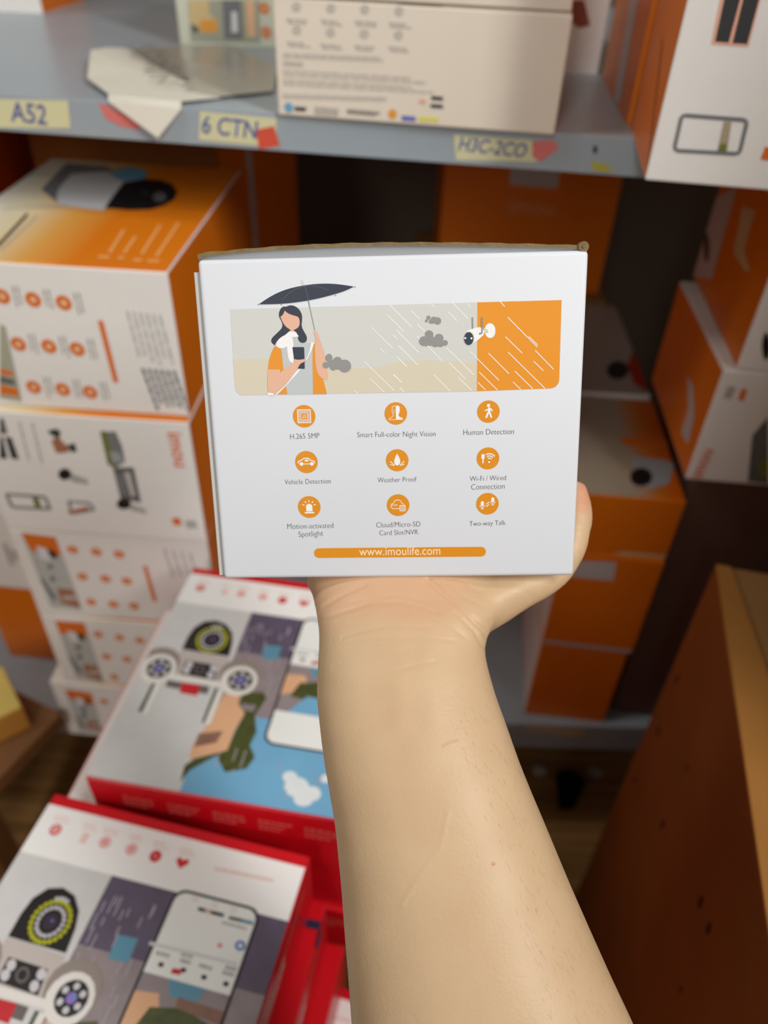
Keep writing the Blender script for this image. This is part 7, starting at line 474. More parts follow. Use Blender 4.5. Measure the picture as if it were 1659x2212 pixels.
# ------------------------------------------------------------------ brown cartons, low stand, floor scraps
bcx = ((.2085, .090, 0.0), -11.8, .22, .418, .669)
big = carton(None, 'shipping_carton', 'large stained brown carton standing on the floor at lower right', KRAFT_D, KRAFT_D, KRAFT, KRAFT_D, pos=bcx, lid=False)
bm = bmesh.new(); prism(bm, [(0.0, 0.002), (.064, 0.002), (.012, .416), (0.0, .416)], .6692, .6722); bm_obj('flap', bm, mat('flap_kraft', (168, 116, 56), .7, .2, (20, .12)), big)
bm = bmesh.new(); prism(bm, [(.068, 0.002), (.218, 0.002), (.218, .416), (.016, .416)], .6691, .6707); bm_obj('flap', bm, KRAFT, big)
rnd = random.Random(5); bm = bmesh.new()
for k in range(16):
    y, z = rnd.uniform(.08, .40), rnd.uniform(.1, .6); r = rnd.uniform(.002, .0045)
    vs_ = [bm.verts.new((-.0003, y + r * math.cos(t), z + r * 1.8 * math.sin(t))) for t in [i * .785 for i in range(8)]]; bm.faces.new(vs_)
bm_obj('stain_marks', bm, mat('dark_stain', (70, 40, 22), .8, .1), big)
TALL = 'unseen tall cartons added to block the right lamp'  # unseen stack, added to keep the right lamp off the lower right
carton(None, 'shipping_carton', 'lower unseen tall carton, added right of the brown one to block light', KRAFT, KRAFT, KRAFT, KRAFT, TALL, pos=((.52, .04, 0), 0, .45, .46, .75))
carton(None, 'shipping_carton', 'upper unseen tall carton, added right of the brown one to block light', KRAFT, KRAFT, KRAFT, KRAFT, TALL, pos=((.515, .04, .7505), 0, .45, .46, .72))
WOOD = mat('brown_board', (122, 84, 50), .5, .3, (20, .2))
st = thing('low_stand', 'low brown wooden stand at the lower left edge', 'stand', (-.368, .533, 0), -24)
box_obj('top_board', (-.23, -.30, .338), (0, 0, .36), WOOD, st, .002)
for x in (-.205, -.10):
    for y in (-.27, -.09): box_obj('leg', (x - .015, y - .015, 0), (x + .015, y + .015, .338), WOOD, st, .001)
YEL = mat('yellow_card', (214, 190, 104), .6, .3, (30, .06))
yb = thing('flat_box', 'flat pale yellow box lying on the low brown stand', 'box', (-.396, .512, .3605), 38.5)
bm, mats = carton_shell(.16, .072, .0365, mat('amber_card', (196, 140, 60), .6, .3), mat('amber_card', (0, 0, 0)), YEL, YEL)
b_ = bm_obj('carton_body', bm, mats, yb); b_.location = (-.16, 0, 0)
box_obj('lid_flap', (-.159, .001, .0365), (-.001, .071, .0385), YEL, yb, .0004)
bm = bmesh.new(); prism(bm, [(.298, .700), (.294, .640), (.318, .640), (.343, .682), (.328, .706)], 0.0005, .016)
bmesh.ops.bevel(bm, geom=list(bm.edges), offset=.002, segments=2, affect='EDGES')
tag(bm_obj('rubber_wedge', bm, mat('black_rubber', (14, 13, 13), .6, .3, (60, .2))), 'small black rubber wedge on the floor below the bottom shelf', 'wedge')
def scrap(loc, seed, label):
    rnd = random.Random(seed); bm = bmesh.new(); bmesh.ops.create_icosphere(bm, subdivisions=2, radius=.012)
    for v in bm.verts: v.co = Vector((v.co.x * rnd.uniform(.7, 1.3), v.co.y * rnd.uniform(.6, 1.1), (v.co.z + .012) * rnd.uniform(.5, .75)))
    o = bm_obj('paper_scrap', bm, mat('crumpled_paper', (196, 190, 184), .7, .2, (80, .1))); o.location = loc
    zmin = min(v.co.z for v in o.data.vertices); o.location.z -= zmin
    tag(o, label, 'paper scrap', 'paper scraps under the rack')
scrap((.272, .705, 0), 1, 'crumpled white paper scrap left of the black wedge')
scrap((.362, .705, 0), 2, 'crumpled white paper scrap right of the black wedge')

# ------------------------------------------------------------------ torn wrapper on the shelf
oU, yU, WU, DU, HU = BOX['US']
tw = thing('torn_wrapper', 'torn white paper wrapper with grey film folded over the upper shelf edge', 'wrapper', (oU[0], oU[1], oU[2] + HU), yU)
bm = bmesh.new()
rim = [(.6469, .0465, .006), (.632, .085, .010), (.616, .1248, .012), (.616, .1585, .009), (.6244, .1839, .005), (.6671, .1325, .003), (.7211, .0697, .003), (.7241, .0336, .003), (.7617, .0296, .002), (.7392, .0042, .003), (.6812, .0069, .004)]
def sheet(bm, pts, th):
    a = [bm.verts.new(p) for p in pts]; b = [bm.verts.new((p[0], p[1], p[2] - th)) for p in pts]
    n = len(pts); cx = [sum(p[i] for p in pts) / n for i in range(3)]
    ca = bm.verts.new((cx[0], cx[1], cx[2] + .002)); cb = bm.verts.new((cx[0], cx[1], cx[2] + .002 - th))
    for i in range(n):
        j = (i + 1) % n; bm.faces.new((a[i], a[j], ca)); bm.faces.new((b[j], b[i], cb)); bm.faces.new((a[j], a[i], b[i], b[j]))
sheet(bm, rim, .0004)
# fold hanging over the lip
fo = [(.6812, .0066, .0036), (.7392, .0040, .0028), (.7408, -.0022, -.001), (.7208, -.006, -.0215), (.6844, -.0028, .001)]
a = [bm.verts.new(p) for p in fo]; b = [bm.verts.new((p[0], p[1] + .0006, p[2] - .0003)) for p in fo]
for q in ((0, 4, 2, 1), (4, 3, 2)): bm.faces.new([a[i] for i in q]); bm.faces.new([b[i] for i in q[::-1]])
bmesh.ops.recalc_face_normals(bm, faces=bm.faces)
bm_obj('paper_sheet', bm, mat('wrapper_paper', (222, 218, 204), .55, .3, (60, .03), .1, 200), tw)
bm = bmesh.new()
sheet(bm, [(.6244, .1845, .0045), (.6625, .2278, .003), (.7021, .2476, .003), (.742, .198, .002), (.7785, .142, .002), (.7952, .0625, .002), (.7625, .0300, .0028), (.7245, .0340, .0040), (.7215, .0697, .0040), (.6675, .1328, .0040)], .0004)
bmesh.ops.recalc_face_normals(bm, faces=bm.faces)
bm_obj('film_sheet', bm, mat('grey_film', (168, 162, 150), .25, .6, (50, .12), .3, 250), tw)
bm = bmesh.new(); rnd = random.Random(3)
for k in range(70):
    t = rnd.random(); s = rnd.uniform(-.5, .5)
    x = .638 + (.722 - .638) * t + s * .026; y = .176 + (.028 - .176) * t + s * .014; l = rnd.uniform(.003, .008)
    q = [(x, y), (x + l, y + .0012), (x + l, y + .0032), (x, y + .002)]; bm.faces.new([bm.verts.new((p[0], p[1], .0096)) for p in q])
bm_obj('print_patch', bm, mat('dark_ink', (74, 70, 66), .6, .3), tw)

# ------------------------------------------------------------------ held box
X, U, Z = (Vector(HELD[k]) for k in ('X', 'U', 'Z'))
Wh, Hh, Dh = HELD['W'], HELD['H'], HELD['D']
hb = bpy.data.objects.new('camera_box', None); COL.objects.link(hb); hb.empty_display_size = .02
hb.matrix_world = Matrix(((X[0], Z[0], U[0], HELD['o'][0]), (X[1], Z[1], U[1], HELD['o'][1]), (X[2], Z[2], U[2], HELD['o'][2]), (0, 0, 0, 1)))
tag(hb, 'white box held up by the hand, illustrated panel and nine orange icons on its front', 'box')
BOARD = mat('matte_white_board', (219, 223, 229), .5, .35, (25, .012), .04, 1400)
EDGE = mat('corrugated_edge', (130, 112, 80), .85, .1, (300, .35), .4, 1500)
bm = bmesh.new(); add_box(bm, (0, 0, 0), (Wh, Dh, Hh - .0006))
bmesh.ops.bevel(bm, geom=list(bm.edges), offset=.0016, segments=4, affect='EDGES', profile=.5)
bm_obj('carton_body', bm, BOARD, hb, True)
# lid: a bowed board whose raw edge shows along the front, its white lining below
def lid_height(u): return .0004 + .0022 * math.sin(math.pi * min(1, u / Wh * 1.15)) ** .8 if u / Wh < .87 else .0004 + .0022 * max(0, math.sin(math.pi * min(1, u / Wh * 1.15))) ** .8
bm = bmesh.new(); N = 40; rows_ = []
for i in range(N + 1):
    u = Wh * i / N; f = u / Wh
    g = .0003 + .0027 * (math.sin(math.pi * (f ** .75)) ** .9 if 0 < f < 1 else 0); th = .0012 + .00012 * math.sin(i * 1.7)
    if f < .06: th *= 1.25
    z0 = Hh - .0006 + g
    rows_.append([bm.verts.new(p) for p in ((u, .0012, z0), (u, .0012, z0 + th), (u, Dh - .001, Hh + .0014), (u, Dh - .001, Hh - .0004))])
for i in range(N):
    a, b = rows_[i], rows_[i + 1]
    for k, mi in ((0, 1), (1, 0), (2, 0), (3, 0)):
        f = bm.faces.new((a[k], b[k], b[(k + 1) % 4], a[(k + 1) % 4])); f.material_index = mi
bm.faces.new(rows_[0][::-1]).material_index = 1; bm.faces.new(rows_[-1]).material_index = 1
bmesh.ops.recalc_face_normals(bm, faces=bm.faces)
bm_obj('lid_flap', bm, [BOARD, EDGE], hb)['label'] = 'bowed lid with raw brown cardboard edge'
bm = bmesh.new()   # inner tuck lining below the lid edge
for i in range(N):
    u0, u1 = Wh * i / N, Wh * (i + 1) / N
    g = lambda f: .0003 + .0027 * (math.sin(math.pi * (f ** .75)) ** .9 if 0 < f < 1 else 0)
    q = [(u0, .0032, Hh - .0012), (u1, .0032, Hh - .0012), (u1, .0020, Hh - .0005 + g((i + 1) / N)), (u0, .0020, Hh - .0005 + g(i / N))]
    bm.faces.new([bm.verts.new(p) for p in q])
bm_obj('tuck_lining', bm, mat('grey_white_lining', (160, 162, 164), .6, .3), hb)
bm = bmesh.new()   # rolled corner of the flap at the right
mtx = Matrix.Translation((Wh - .0016, .0026, Hh + .0006)) @ Matrix.Rotation(math.pi / 2, 4, 'X')
bmesh.ops.create_cone(bm, cap_ends=True, segments=20, radius1=.0017, radius2=.0017, depth=.004, matrix=mtx)
mtx = Matrix.Translation((Wh - .0016, .0006, Hh + .0006)) @ Matrix.Rotation(math.pi / 2, 4, 'X')
bmesh.ops.create_cone(bm, cap_ends=True, segments=12, radius1=.0007, radius2=.0005, depth=.0008, matrix=mtx)
bm_obj('rolled_corner', bm, EDGE, hb, False)
bm = bmesh.new()   # glue flap standing off the left side
ring = [(-.0002, .0020), (-.0018, .0018), (-.0021, .0023), (-.0014, .0035), (-.0013, .06), (-.0002, .062)]
prism(bm, ring, .001, Hh - .0045); bm_obj('side_flap', bm, mat('grey_board_back', (190, 188, 184), .6, .3), hb)['label'] = 'grey edge of the glued side flap'
hpl = lambda u, v, h: (u, -h, v)
LAYER = 0.00002
for b, part, face, items in ART:
    if b == 'H': print_mesh(part.split('#')[0], items, hpl, hb, .00008)
# icons: one orange disc each, its white drawing as a sub-part
def glyph(i):
    P = []; poly = lambda pts: P.append(pts)
    def disc(cx, cy, r, n=18, ry=None): poly([(cx + r * math.cos(t * 2 * math.pi / n), cy + (ry or r) * math.sin(t * 2 * math.pi / n)) for t in range(n)])
    def line(a, b, w):
        dx, dy = b[0] - a[0], b[1] - a[1]; L = math.hypot(dx, dy) or 1; nx, ny = -dy / L * w / 2, dx / L * w / 2
        poly([(a[0] + nx, a[1] + ny), (b[0] + nx, b[1] + ny), (b[0] - nx, b[1] - ny), (a[0] - nx, a[1] - ny)])
    def path(pts, w):
        for a, b in zip(pts, pts[1:]): line(a, b, w)
        for p in pts[1:-1]: disc(p[0], p[1], w / 2, 8)
    def arc(cx, cy, r, a0, a1, w, n=14): path([(cx + r * math.cos(math.radians(a0 + (a1 - a0) * k / n)), cy + r * math.sin(math.radians(a0 + (a1 - a0) * k / n))) for k in range(n + 1)], w)
    if i == 0:
        path([(-.57, -.57), (.57, -.57), (.57, .57), (-.57, .57), (-.57, -.57)], .07)
        for a in range(13):
            for b in range(13):
                x, y = -.48 + a * .08, -.48 + b * .08
                if max(abs(x), abs(y)) > .29: poly([(x - .026, y - .026), (x + .026, y - .026), (x + .026, y + .026), (x - .026, y + .026)])
        path([(-.29, -.29), (.29, -.29), (.29, .29), (-.29, .29), (-.29, -.29)], .03)
    elif i == 1:
        poly([(.0, .66), (.10, .70), (.26, .68), (.36, .56), (.34, .40), (.38, .30), (.33, .22), (.33, .10), (.26, -.02), (.24, -.2), (.34, -.32), (.56, -.40), (.64, -.56), (.0, -.56)])
        disc(.12, .2, .11, 12)
        path([(-.02, .66), (-.2, .66), (-.32, .54), (-.30, .38), (-.34, .24), (-.28, .04), (-.22, -.2), (-.34, -.32), (-.54, -.40), (-.62, -.55), (0, -.55)], .045); arc(-.06, .2, .14, 90, 270, .045)
    elif i == 2:
        disc(.0, .55, .15); path([(.03, .33), (.06, .05), (-.04, -.14), (-.2, -.55)], .17); path([(.06, .0), (.16, -.2), (.28, -.55)], .15)
        path([(.05, .28), (-.1, .16), (-.33, .1)], .11); path([(.06, .3), (.26, .2), (.34, .03)], .11); poly([(-.06, .36), (.14, .38), (.2, .0), (-.04, -.05)])
    elif i == 3:
        path([(-.72, -.12), (-.74, .06), (-.5, .14), (-.2, .34), (.18, .34), (.42, .14), (.66, .08), (.74, -.12)], .085); disc(-.45, -.16, .17); disc(.47, -.16, .17); line((-.3, -.17), (.3, -.17), .07)
        poly([(-.2, .06), (-.08, .22), (.12, .22), (.26, .06)])
    elif i == 4:
        poly([(0, .62), (.1, .42), (.22, .16), (.28, -.1), (.24, -.3), (.12, -.44), (0, -.48), (-.12, -.44), (-.24, -.3), (-.28, -.1), (-.22, .16), (-.1, .42)])
        for s in (-1, 1): line((s * .24, -.46), (s * .64, -.08), .07); line((s * .28, -.48), (s * .64, -.36), .06)
    elif i == 5:
        poly([(-.58, .38), (-.3, .38), (-.3, -.02), (-.58, -.02)]); line((-.44, -.02), (-.44, -.44), .11)
        for r in (.62, .42, .22): arc(.1, -.22, r + .02, 38, 118, .1)
        disc(.1, -.33, .09)
    elif i == 6:
        poly([(-.28, -.4), (-.28, .06), (-.22, .2), (-.1, .29), (.1, .29), (.22, .2), (.28, .06), (.28, -.4)]); line((-.42, -.52), (.42, -.52), .13)
        for a in (20, 55, 90, 125, 160): c, s = math.cos(math.radians(a)), math.sin(math.radians(a)); line((c * .44, .04 + s * .42), (c * .64, .04 + s * .6), .085)
    elif i == 7:
        path([(.12, -.32), (-.48, -.32), (-.64, -.16), (-.6, .08), (-.4, .18), (-.28, .42), (0, .5), (.24, .38), (.34, .16), (.54, .06)], .055)
        path([(.16, -.52), (.62, -.52), (.62, -.04), (.16, -.04), (.16, -.52)], .07); path([(.29, -.4), (.49, -.4), (.49, -.26), (.29, -.26), (.29, -.4)], .05)
        for k in range(4): line((.26 + k * .085, -.18), (.26 + k * .085, -.1), .045)
    else:
        for cx, cy in ((-.46, -.04), (.46, .3)):
            poly([(cx - .14, cy - .1), (cx - .14, cy + .18), (cx - .08, cy + .28), (cx + .08, cy + .28), (cx + .14, cy + .18), (cx + .14, cy - .1), (cx + .06, cy - .18), (cx - .06, cy - .18)])
            arc(cx, cy - .04, .25, 195, 345, .055); line((cx, cy - .28), (cx, cy - .42), .06); line((cx - .13, cy - .42), (cx + .13, cy - .42), .06)
        line((-.16, -.02), (.14, .1), .06); line((.14, .1), (.0, .18), .06); line((-.12, -.18), (.18, -.06), .06); line((-.12, -.18), (.04, -.24), .06)
    return P
for i, (u, v, r) in enumerate(ICON):
    d = print_mesh('icon', [(1, 'picon', [c for k in range(40) for c in (u + r * math.cos(k * math.pi / 20), v + r * math.sin(k * math.pi / 20))])], hpl, hb, .00008)
    print_mesh('icon_drawing', [(2, 'pwhite', [c for p in pts for c in (u + p[0] * r, v + p[1] * r)]) for pts in glyph(i)], hpl, d, .00008)
    if i == 0:
        for s, dy in (('H.265', .1), ('5MP', -.12)): text_mesh('icon_text', s, r * .42e-3, (u / 1000, (v + dy * r) / 1000), 0, hpl, .00014, 'pwhite', d)
    if i == 7: text_mesh('icon_text', 'NVR', r * .5e-3, ((u - .3 * r) / 1000, (v - .02 * r) / 1000), 0, hpl, .00014, 'pwhite', d)
for s, u, v, w, a in CAP:
    web = s.startswith('www')
    text_mesh('web_address' if web else 'caption', s, w / 1000, (u / 1000, v / 1000), a, hpl, .00014 if web else .0001, 'pcream' if web else 'ptext', hb, 0.0 if web else -.016, 0, 1.18)

# ------------------------------------------------------------------ person: forearm and hand
def cam_pt(c): return np.array(CAM_R) @ np.asarray(c, float) + np.array(CAM_POS)
def px3(x, y, d): return np.array([(x - 829.5) / 1661.0 * d, (y - 1106.0) / 1661.0 * d, d])
bm = bmesh.new()
def tube(rings, n=36, sq=2.15):
    """rings: (centre, axis1, axis2, a, b) -> closed loft"""
    rs = []
    for c, a1, a2, a, b in rings:
        r = []
        for k in range(n):
            t = 2 * math.pi * k / n; ct, st = math.cos(t), math.sin(t)
            x = math.copysign(abs(ct) ** (2 / sq), ct) * a; y = math.copysign(abs(st) ** (2 / sq), st) * b
            r.append(bm.verts.new(tuple(c + a1 * x + a2 * y)))
        rs.append(r)
    for p, q in zip(rs, rs[1:]):
        for k in range(n): bm.faces.new((p[k], p[(k + 1) % n], q[(k + 1) % n], q[k]))
    for r, c in ((rs[0], rings[0][0]), (rs[-1], rings[-1][0])):
        m = bm.verts.new(tuple(c))
        for k in range(n): bm.faces.new((r[k], r[(k + 1) % n], m))
def ball_chain(pts, step=.22):
    for (p, r), (q, s) in zip(pts, pts[1:]):
        L = np.linalg.norm(q - p); n = max(2, int(L / (step * min(r, s))))
        for k in range(n + 1):
            f = k / n; bmesh.ops.create_icosphere(bm, subdivisions=2, radius=r + (s - r) * f, matrix=Matrix.Translation(tuple(p + (q - p) * f)))
wx = cam_pt((1, 0, 0)) - cam_pt((0, 0, 0)); wy = cam_pt((0, 1, 0)) - cam_pt((0, 0, 0)); wz = cam_pt((0, 0, 1)) - cam_pt((0, 0, 0))
Xn, Un, Zn = (np.array(v) for v in (X, U, Z))
SIL = [(2212, 757, 1372, .262, .78), (2100, 749, 1319, .2648, .78), (2000, 741, 1274, .2675, .78), (1900, 734, 1230, .270, .77), (1780, 722, 1180, .273, .76), (1700, 709, 1146, .2752, .75), (1640, 698, 1122, .277, .74), (1560, 688, 1094, .2797, .72), (1500, 682, 1072, .282, .70), (1440, 684, 1055, .2845, .68), (1400, 687, 1047, .287, .66), (1360, 687, 1060, .2905, .62), (1320, 680, 1085, .295, .56), (1290, 674, 1100, .2995, .50)]
rings = []
for y, l, r, d, k in SIL:
    c = px3((l + r) / 2, y, d); a = (r - l) / 2 * d / 1661.0
    rings.append((cam_pt(c), wx, wz, a * .99, a * k))
# elbow end, below the frame
cE = px3((757 + 1372) / 2, 2212, .262); dirE = np.array([.0298, .1211, -.02]); dirE /= np.linalg.norm(dirE)
low = [(cam_pt(cE + dirE * t), wx, wz, a, b) for t, a, b in ((.125, .042, .036), (.11, .046, .040), (.09, .049, .042), (.06, .0505, .042), (.03, .0495, .0405))]
e0 = np.array(HELD['o']) + Xn * Wh / 2
turn = (wz + (-Un)); turn /= np.linalg.norm(turn)
hand = [(cam_pt(px3(876, 1262, .3045)), wx, turn, .0395, .0175)]
for s, cx, a, b in ((.034, .004, .0415, .0142), (.058, .004, .0405, .0122), (.078, .003, .038, .0105)):
    hand.append((e0 + Xn * cx + Zn * s - Un * (b + .0012), Xn, -Un, a, b))
tube(low + rings + hand, 44, 2.3)
ball_chain([(cam_pt(px3(724, 1244, .306)), .0105), (cam_pt(px3(724, 1244, .306)) + Zn * .035, .0105)])
# thenar pad and thumb lying up the right side of the box
TH = [(1000, 1318, .298, .0130), (1058, 1294, .298, .0116), (1114, 1272, .298, .0092), (1168, 1249, .299, .0083), (1201, 1224, .300, .0079), (1229, 1180, .301, .0075), (1244, 1115, .305, .0072), (1240, 1066, .308, .0062)]
ball_chain([(cam_pt(px3(x, y, d)), r) for x, y, d, r in TH])
for dz, k in ((.012, .95), (.024, .9)):
    ball_chain([(cam_pt(px3(x, y, d)) + Zn * dz, r * k) for x, y, d, r in TH[:4]])
for cx, L, r in ((.033, .050, .0082), (.0115, .058, .0085), (-.0105, .052, .0082), (-.031, .036, .0072)):
    b0 = e0 + Xn * (cx * .95 + .003); k = Dh + r + .0006
    ball_chain([(b0 + Zn * .068 - Un * .0112, r * 1.15), (b0 + Zn * (k - .004) - Un * .0095, r * 1.1), (b0 + Zn * (k + .004) + Un * .006 + Xn * cx * .05, r * 1.05), (b0 + Zn * (k + .002) + Un * L * .6 + Xn * cx * .1, r * .97), (b0 + Zn * k + Un * L + Xn * cx * .12, r * .85)])
# upper arm, torso, neck, head and left arm: the kneeling photographer, behind the camera
el = cam_pt(cE + dirE * .115); sh = np.array([.235, -.225, .99]); V = lambda *p: np.array(p, float)
ball_chain([(el, .040), (el * .55 + sh * .45, .043), (sh, .050)], .3)
shl = V(-.11, -.29, 1.09); neck = V(.045, -.275, 1.17); chest = V(.075, -.30, .97); hip = V(.08, -.40, .52)
ball_chain([(sh, .052), (V(.065, -.28, 1.075), .058), (shl, .052)], .3)
ball_chain([(chest + V(-.06, 0, 0), .095), (hip + V(-.05, 0, .1), .088), (hip + V(-.06, 0, 0), .10)], .3); ball_chain([(chest + V(.06, 0, 0), .095), (hip + V(.05, 0, .1), .088), (hip + V(.06, 0, 0), .10)], .3)
ball_chain([(V(.07, -.285, 1.06), .055), (neck, .050), (V(.03, -.255, 1.26), .052)], .3)
ball_chain([(V(.03, -.262, 1.365), .082), (V(.03, -.235, 1.33), .076), (V(.03, -.205, 1.275), .045)], .3)          # skull to chin
ball_chain([(V(.03, -.165, 1.34), .010), (V(.03, -.150, 1.312), .013)], .3)                                          # nose
for s in (-1, 1): ball_chain([(V(.03 + s * .082, -.265, 1.355), .013), (V(.03 + s * .080, -.258, 1.325), .010)], .3)      # ears
ball_chain([(shl, .050), (V(-.16, -.36, .80), .040), (V(-.10, -.20, .60), .030), (V(-.07, -.15, .575), .028)], .3)
for k in range(4): ball_chain([(V(-.09 + k * .017, -.14, .575), .009), (V(-.085 + k * .019, -.085, .565), .008), (V(-.085 + k * .019, -.07, .54), .007)])
ball_chain([(V(-.05, -.16, .585), .010), (V(-.02, -.125, .575), .009)])
for s in (-1, 1):
    ball_chain([(hip + V(s * .07, 0, -.03), .085), (V(.08 + s * .11, -.19, .07), .058)], .3); ball_chain([(V(.08 + s * .11, -.20, .060), .055), (V(.08 + s * .11, -.58, .050), .042), (V(.08 + s * .11, -.68, .048), .038)], .3)
tmp = bm_obj('tmp_arm', bm, [], None)
md = tmp.modifiers.new('r', 'REMESH'); md.mode = 'VOXEL'; md.voxel_size = .0021; md.use_smooth_shade = True
ms = tmp.modifiers.new('s', 'SMOOTH'); ms.factor = .5; ms.iterations = 7
dg = bpy.context.evaluated_depsgraph_get(); dg.update()
arm = bpy.data.meshes.new_from_object(tmp.evaluated_get(dg)); bpy.data.objects.remove(tmp)
# finer mesh where the photograph looks at the skin closely
bm = bmesh.new(); bm.from_mesh(arm)
cr, cp = np.array(CAM_R), np.array(CAM_POS)
def fine(v):
    l = (np.array(v.co) - cp) @ cr
    return l[2] > .2 and l[1] / l[2] < .70 and l[1] / l[2] > -.08 and v.normal.dot(Vector(wz)) < .25
ok = {v for v in bm.verts if fine(v)}
bmesh.ops.subdivide_edges(bm, edges=[e for e in bm.edges if e.verts[0] in ok and e.verts[1] in ok], cuts=2, use_grid_fill=True, smooth=0)
okv = [v for v in bm.verts if fine(v)]
for _ in range(4): bmesh.ops.smooth_vert(bm, verts=okv, factor=.5, use_axis_x=True, use_axis_y=True, use_axis_z=True)
bm.normal_update(); bm.to_mesh(arm); bm.free(); arm.update()
# creases, tendons and skin tone, in the arm's own frame
nv = len(arm.vertices); co = np.empty(nv * 3); arm.vertices.foreach_get('co', co); co = co.reshape(-1, 3)
no = np.empty(nv * 3); arm.vertices.foreach_get('normal', no); no = no.reshape(-1, 3)
loc = (co - np.array(CAM_POS)) @ np.array(CAM_R)
q = np.stack([loc[:, 0] / loc[:, 2] * 1661 + 829.5, loc[:, 1] / loc[:, 2] * 1661 + 1106], 1)   # chart of the inner arm
face = np.clip(-(no @ wz), 0, 1)
disp = np.zeros(nv)
def crease(pts, w, depth):
    best = np.full(nv, 1e9)
    for a, b in zip(pts, pts[1:]):
        a, b = np.array(a, float), np.array(b, float); d = b - a; t = np.clip(((q - a) @ d) / (d @ d), 0, 1)
        best = np.minimum(best, np.linalg.norm(q - a - t[:, None] * d, axis=1))
    return np.exp(-(best / w) ** 2) * depth
for pts, w, dp in (([(672, 1345), (730, 1325), (800, 1302), (870, 1300), (945, 1322)], 5, .0005), ([(925, 1252), (980, 1300), (1015, 1335), (1045, 1362), (1056, 1385)], 6, .0011), ([(985, 1325), (1025, 1362), (1047, 1400)], 5, .0009), ([(700, 1310), (740, 1285), (790, 1262)], 5, .0004),
                   ([(740, 1375), (830, 1352), (930, 1356)], 4, .00025), ([(700, 1395), (790, 1380), (900, 1376), (980, 1384)], 4, .0002), ([(860, 1448), (905, 1435), (940, 1430)], 5, .0002), ([(720, 1440), (800, 1420), (880, 1410)], 4, .0002), ([(960, 1255), (1000, 1290), (1040, 1310)], 4, .00035), ([(1000, 1255), (1035, 1280)], 4, .0003),
                   ([(760, 1300), (850, 1285), (930, 1300)], 4, .0003), ([(700, 1420), (900, 1400)], 4, .00015), ([(900, 1322), (960, 1345), (1010, 1380)], 4, .0003), ([(968, 1755), (952, 1830), (902, 1900), (868, 1955)], 4, -.00018)):
    disp -= crease(pts, w, dp) * face
disp += crease([(868, 1350), (860, 1450), (862, 1560)], 22, .0003) * face        # tendon
disp += crease([(930, 1350), (925, 1450), (935, 1540)], 24, .0002) * face
disp += crease([(1130, 1262), (1060, 1300), (1000, 1318)], 30, .0010) * face
co2 = co + no * disp[:, None]; arm.vertices.foreach_set('co', co2.ravel())
pink = .30 * crease([(690, 1262), (830, 1258), (960, 1270)], 65, 1.0) + .12 * crease([(690, 1340), (800, 1310), (940, 1320)], 30, 1.0) + .8 * crease([(1262, 1030), (1262, 1085)], 22, 1.0) + .06 * crease([(870, 1340), (880, 1420)], 40, 1.0)
pale = crease([(1160, 1640), (1230, 1850), (1330, 2150)], 70, .5)
marks = .45 * crease([(956, 1612), (970, 1604), (986, 1600)], 3.5, 1) + .5 * crease([(880, 1925), (950, 1830), (965, 1760)], 3, 1) * 0 + .10 * crease([(860, 1500), (870, 1600), (900, 1800)], 34, 1)
fleck = crease([(1065, 1866), (1065.5, 1867)], 3, 1.0)
col = np.ones((nv, 4)); col[:, 0] = np.clip(pink, 0, 1); col[:, 1] = np.clip(marks, 0, 1); col[:, 2] = np.clip(fleck, 0, 1)
at = arm.color_attributes.new('tone', 'FLOAT_COLOR', 'POINT'); at.data.foreach_set('color', col.ravel())
def skin_mat():
    m = bpy.data.materials.new('skin'); m.use_nodes = True; nt = m.node_tree; b = nt.nodes['Principled BSDF']; L = nt.links.new
    tc = nt.nodes.new('ShaderNodeTexCoord'); va = nt.nodes.new('ShaderNodeVertexColor'); va.layer_name = 'tone'; sp = nt.nodes.new('ShaderNodeSeparateColor'); L(va.outputs[0], sp.inputs[0])
    n1 = nt.nodes.new('ShaderNodeTexNoise'); n1.inputs['Scale'].default_value = 55; n1.inputs['Detail'].default_value = 4; L(tc.outputs['Object'], n1.inputs['Vector'])
    def mix(f, a, bb):
        x = nt.nodes.new('ShaderNodeMix'); x.data_type = 'RGBA'
        for s, v in ((0, f), (6, a), (7, bb)):
            if isinstance(v, (tuple, float, int)): x.inputs[s].default_value = v
            else: L(v, x.inputs[s])
        return x.outputs[2]
    c = mix(n1.outputs['Fac'], lin(200, 168, 131), lin(213, 184, 147))
    c = mix(sp.outputs[0], c, lin(216, 150, 118)); c = mix(sp.outputs[1], c, lin(188, 140, 96)); c = mix(sp.outputs[2], c, lin(190, 60, 50))
    L(c, b.inputs['Base Color']); b.inputs['Roughness'].default_value = .46; b.inputs['Specular IOR Level'].default_value = .35
    b.inputs['Subsurface Weight'].default_value = .12; b.inputs['Subsurface Radius'].default_value = (.006, .0025, .0012); b.inputs['Subsurface Scale'].default_value = .6
    mp = nt.nodes.new('ShaderNodeMapping'); mp.inputs['Scale'].default_value = (1, 2.2, 2.2); L(tc.outputs['Object'], mp.inputs[0])
    n2 = nt.nodes.new('ShaderNodeTexNoise'); n2.inputs['Scale'].default_value = 420; n2.inputs['Detail'].default_value = 4; L(mp.outputs[0], n2.inputs['Vector'])
    v2 = nt.nodes.new('ShaderNodeTexVoronoi'); v2.inputs['Scale'].default_value = 900; L(tc.outputs['Object'], v2.inputs['Vector'])
    ad = nt.nodes.new('ShaderNodeMath'); ad.operation = 'ADD'; L(n2.outputs['Fac'], ad.inputs[0]); L(v2.outputs['Distance'], ad.inputs[1])
    bp = nt.nodes.new('ShaderNodeBump'); bp.inputs['Strength'].default_value = .10; bp.inputs['Distance'].default_value = .0005; L(ad.outputs[0], bp.inputs['Height']); L(bp.outputs['Normal'], b.inputs['Normal'])
    return m
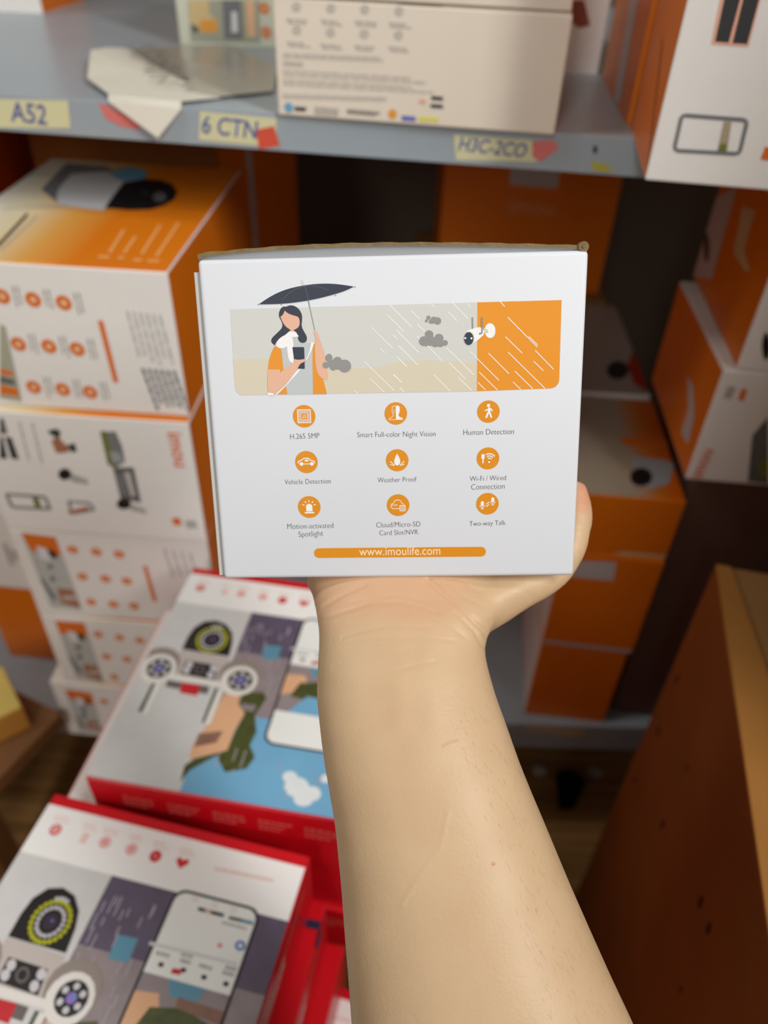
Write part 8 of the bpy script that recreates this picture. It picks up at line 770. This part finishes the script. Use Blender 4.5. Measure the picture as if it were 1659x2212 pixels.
arm.name = 'person'; arm.materials.clear(); arm.materials.append(skin_mat())
for p in arm.polygons: p.use_smooth = True
person = link('person', arm)
tag(person, 'person reaching in from below with bare right forearm, palm up under the held box', 'person')
# clothes and hair of the photographer, all outside the frame
def cloth(name, chains, m, vox=.006):
    global bm
    bm = bmesh.new()
    for c in chains: ball_chain(c, .3)
    t = bm_obj('tmp_cloth', bm, [], None); r_ = t.modifiers.new('r', 'REMESH'); r_.mode = 'VOXEL'; r_.voxel_size = vox; s_ = t.modifiers.new('s', 'SMOOTH'); s_.iterations = 3
    dg = bpy.context.evaluated_depsgraph_get(); dg.update(); me = bpy.data.meshes.new_from_object(t.evaluated_get(dg)); bpy.data.objects.remove(t)
    me.name = name; me.materials.clear(); me.materials.append(m); return link(name, me, person, True)
COTTON = mat('dark_cotton', (44, 46, 56), .9, .1, (200, .1)); DENIM = mat('dark_denim', (40, 48, 66), .9, .1, (200, .15)); HAIR = mat('black_hair', (20, 17, 15), .5, .4, (150, .3))
mid = el * .45 + sh * .55
cloth('shirt', [[(mid, .054), (sh, .062)], [(sh, .060), (V(.07, -.285, 1.07), .062), (shl, .060)], [(shl, .060), (V(-.14, -.335, .92), .054)], [(chest + V(-.06, 0, 0), .103), (hip + V(-.06, 0, .03), .108)], [(chest + V(.06, 0, 0), .103), (hip + V(.06, 0, .03), .108)], [(chest, .10), (hip, .10)]], COTTON)
cloth('trousers', [c for s in (-1, 1) for c in ([(hip + V(s * .07, 0, -.02), .096), (V(.08 + s * .11, -.19, .075), .066)], [(V(.08 + s * .11, -.20, .066), .064), (V(.08 + s * .11, -.58, .056), .050)])], DENIM)
cloth('hair', [[(V(.03, -.285, 1.385), .086), (V(.03, -.30, 1.34), .080), (V(.03, -.335, 1.25), .055)]], HAIR)
# fine arm hairs along the outer edge
rnd = random.Random(8); sel = np.where((q[:, 1] > 1480) & (q[:, 1] < 2230) & (face > .25) & (face < .9) & (q[:, 0] > 900))[0]
bm = bmesh.new()
for _ in range(260):
    i = sel[rnd.randrange(len(sel))]; p = co2[i]; n_ = no[i]; L = rnd.uniform(.0025, .006); side = wy * .9 + wx * rnd.uniform(-.1, .5) + n_ * .25
    pr = None; w = .000022; pos = p + n_ * .00005
    for k in range(4):
        a, b = bm.verts.new(tuple(pos - wx * w * (1 - k / 4))), bm.verts.new(tuple(pos + wx * w * (1 - k / 4)))
        if pr: bm.faces.new((pr[0], pr[1], b, a))
        pr = (a, b); pos = pos + side * L / 4; side = side + wx * rnd.uniform(-.12, .2) - n_ * .1
h_ = bm_obj('arm_hair', bm, mat('dark_hair', (128, 96, 66), .6, .2), person); h_['kind'] = 'stuff'
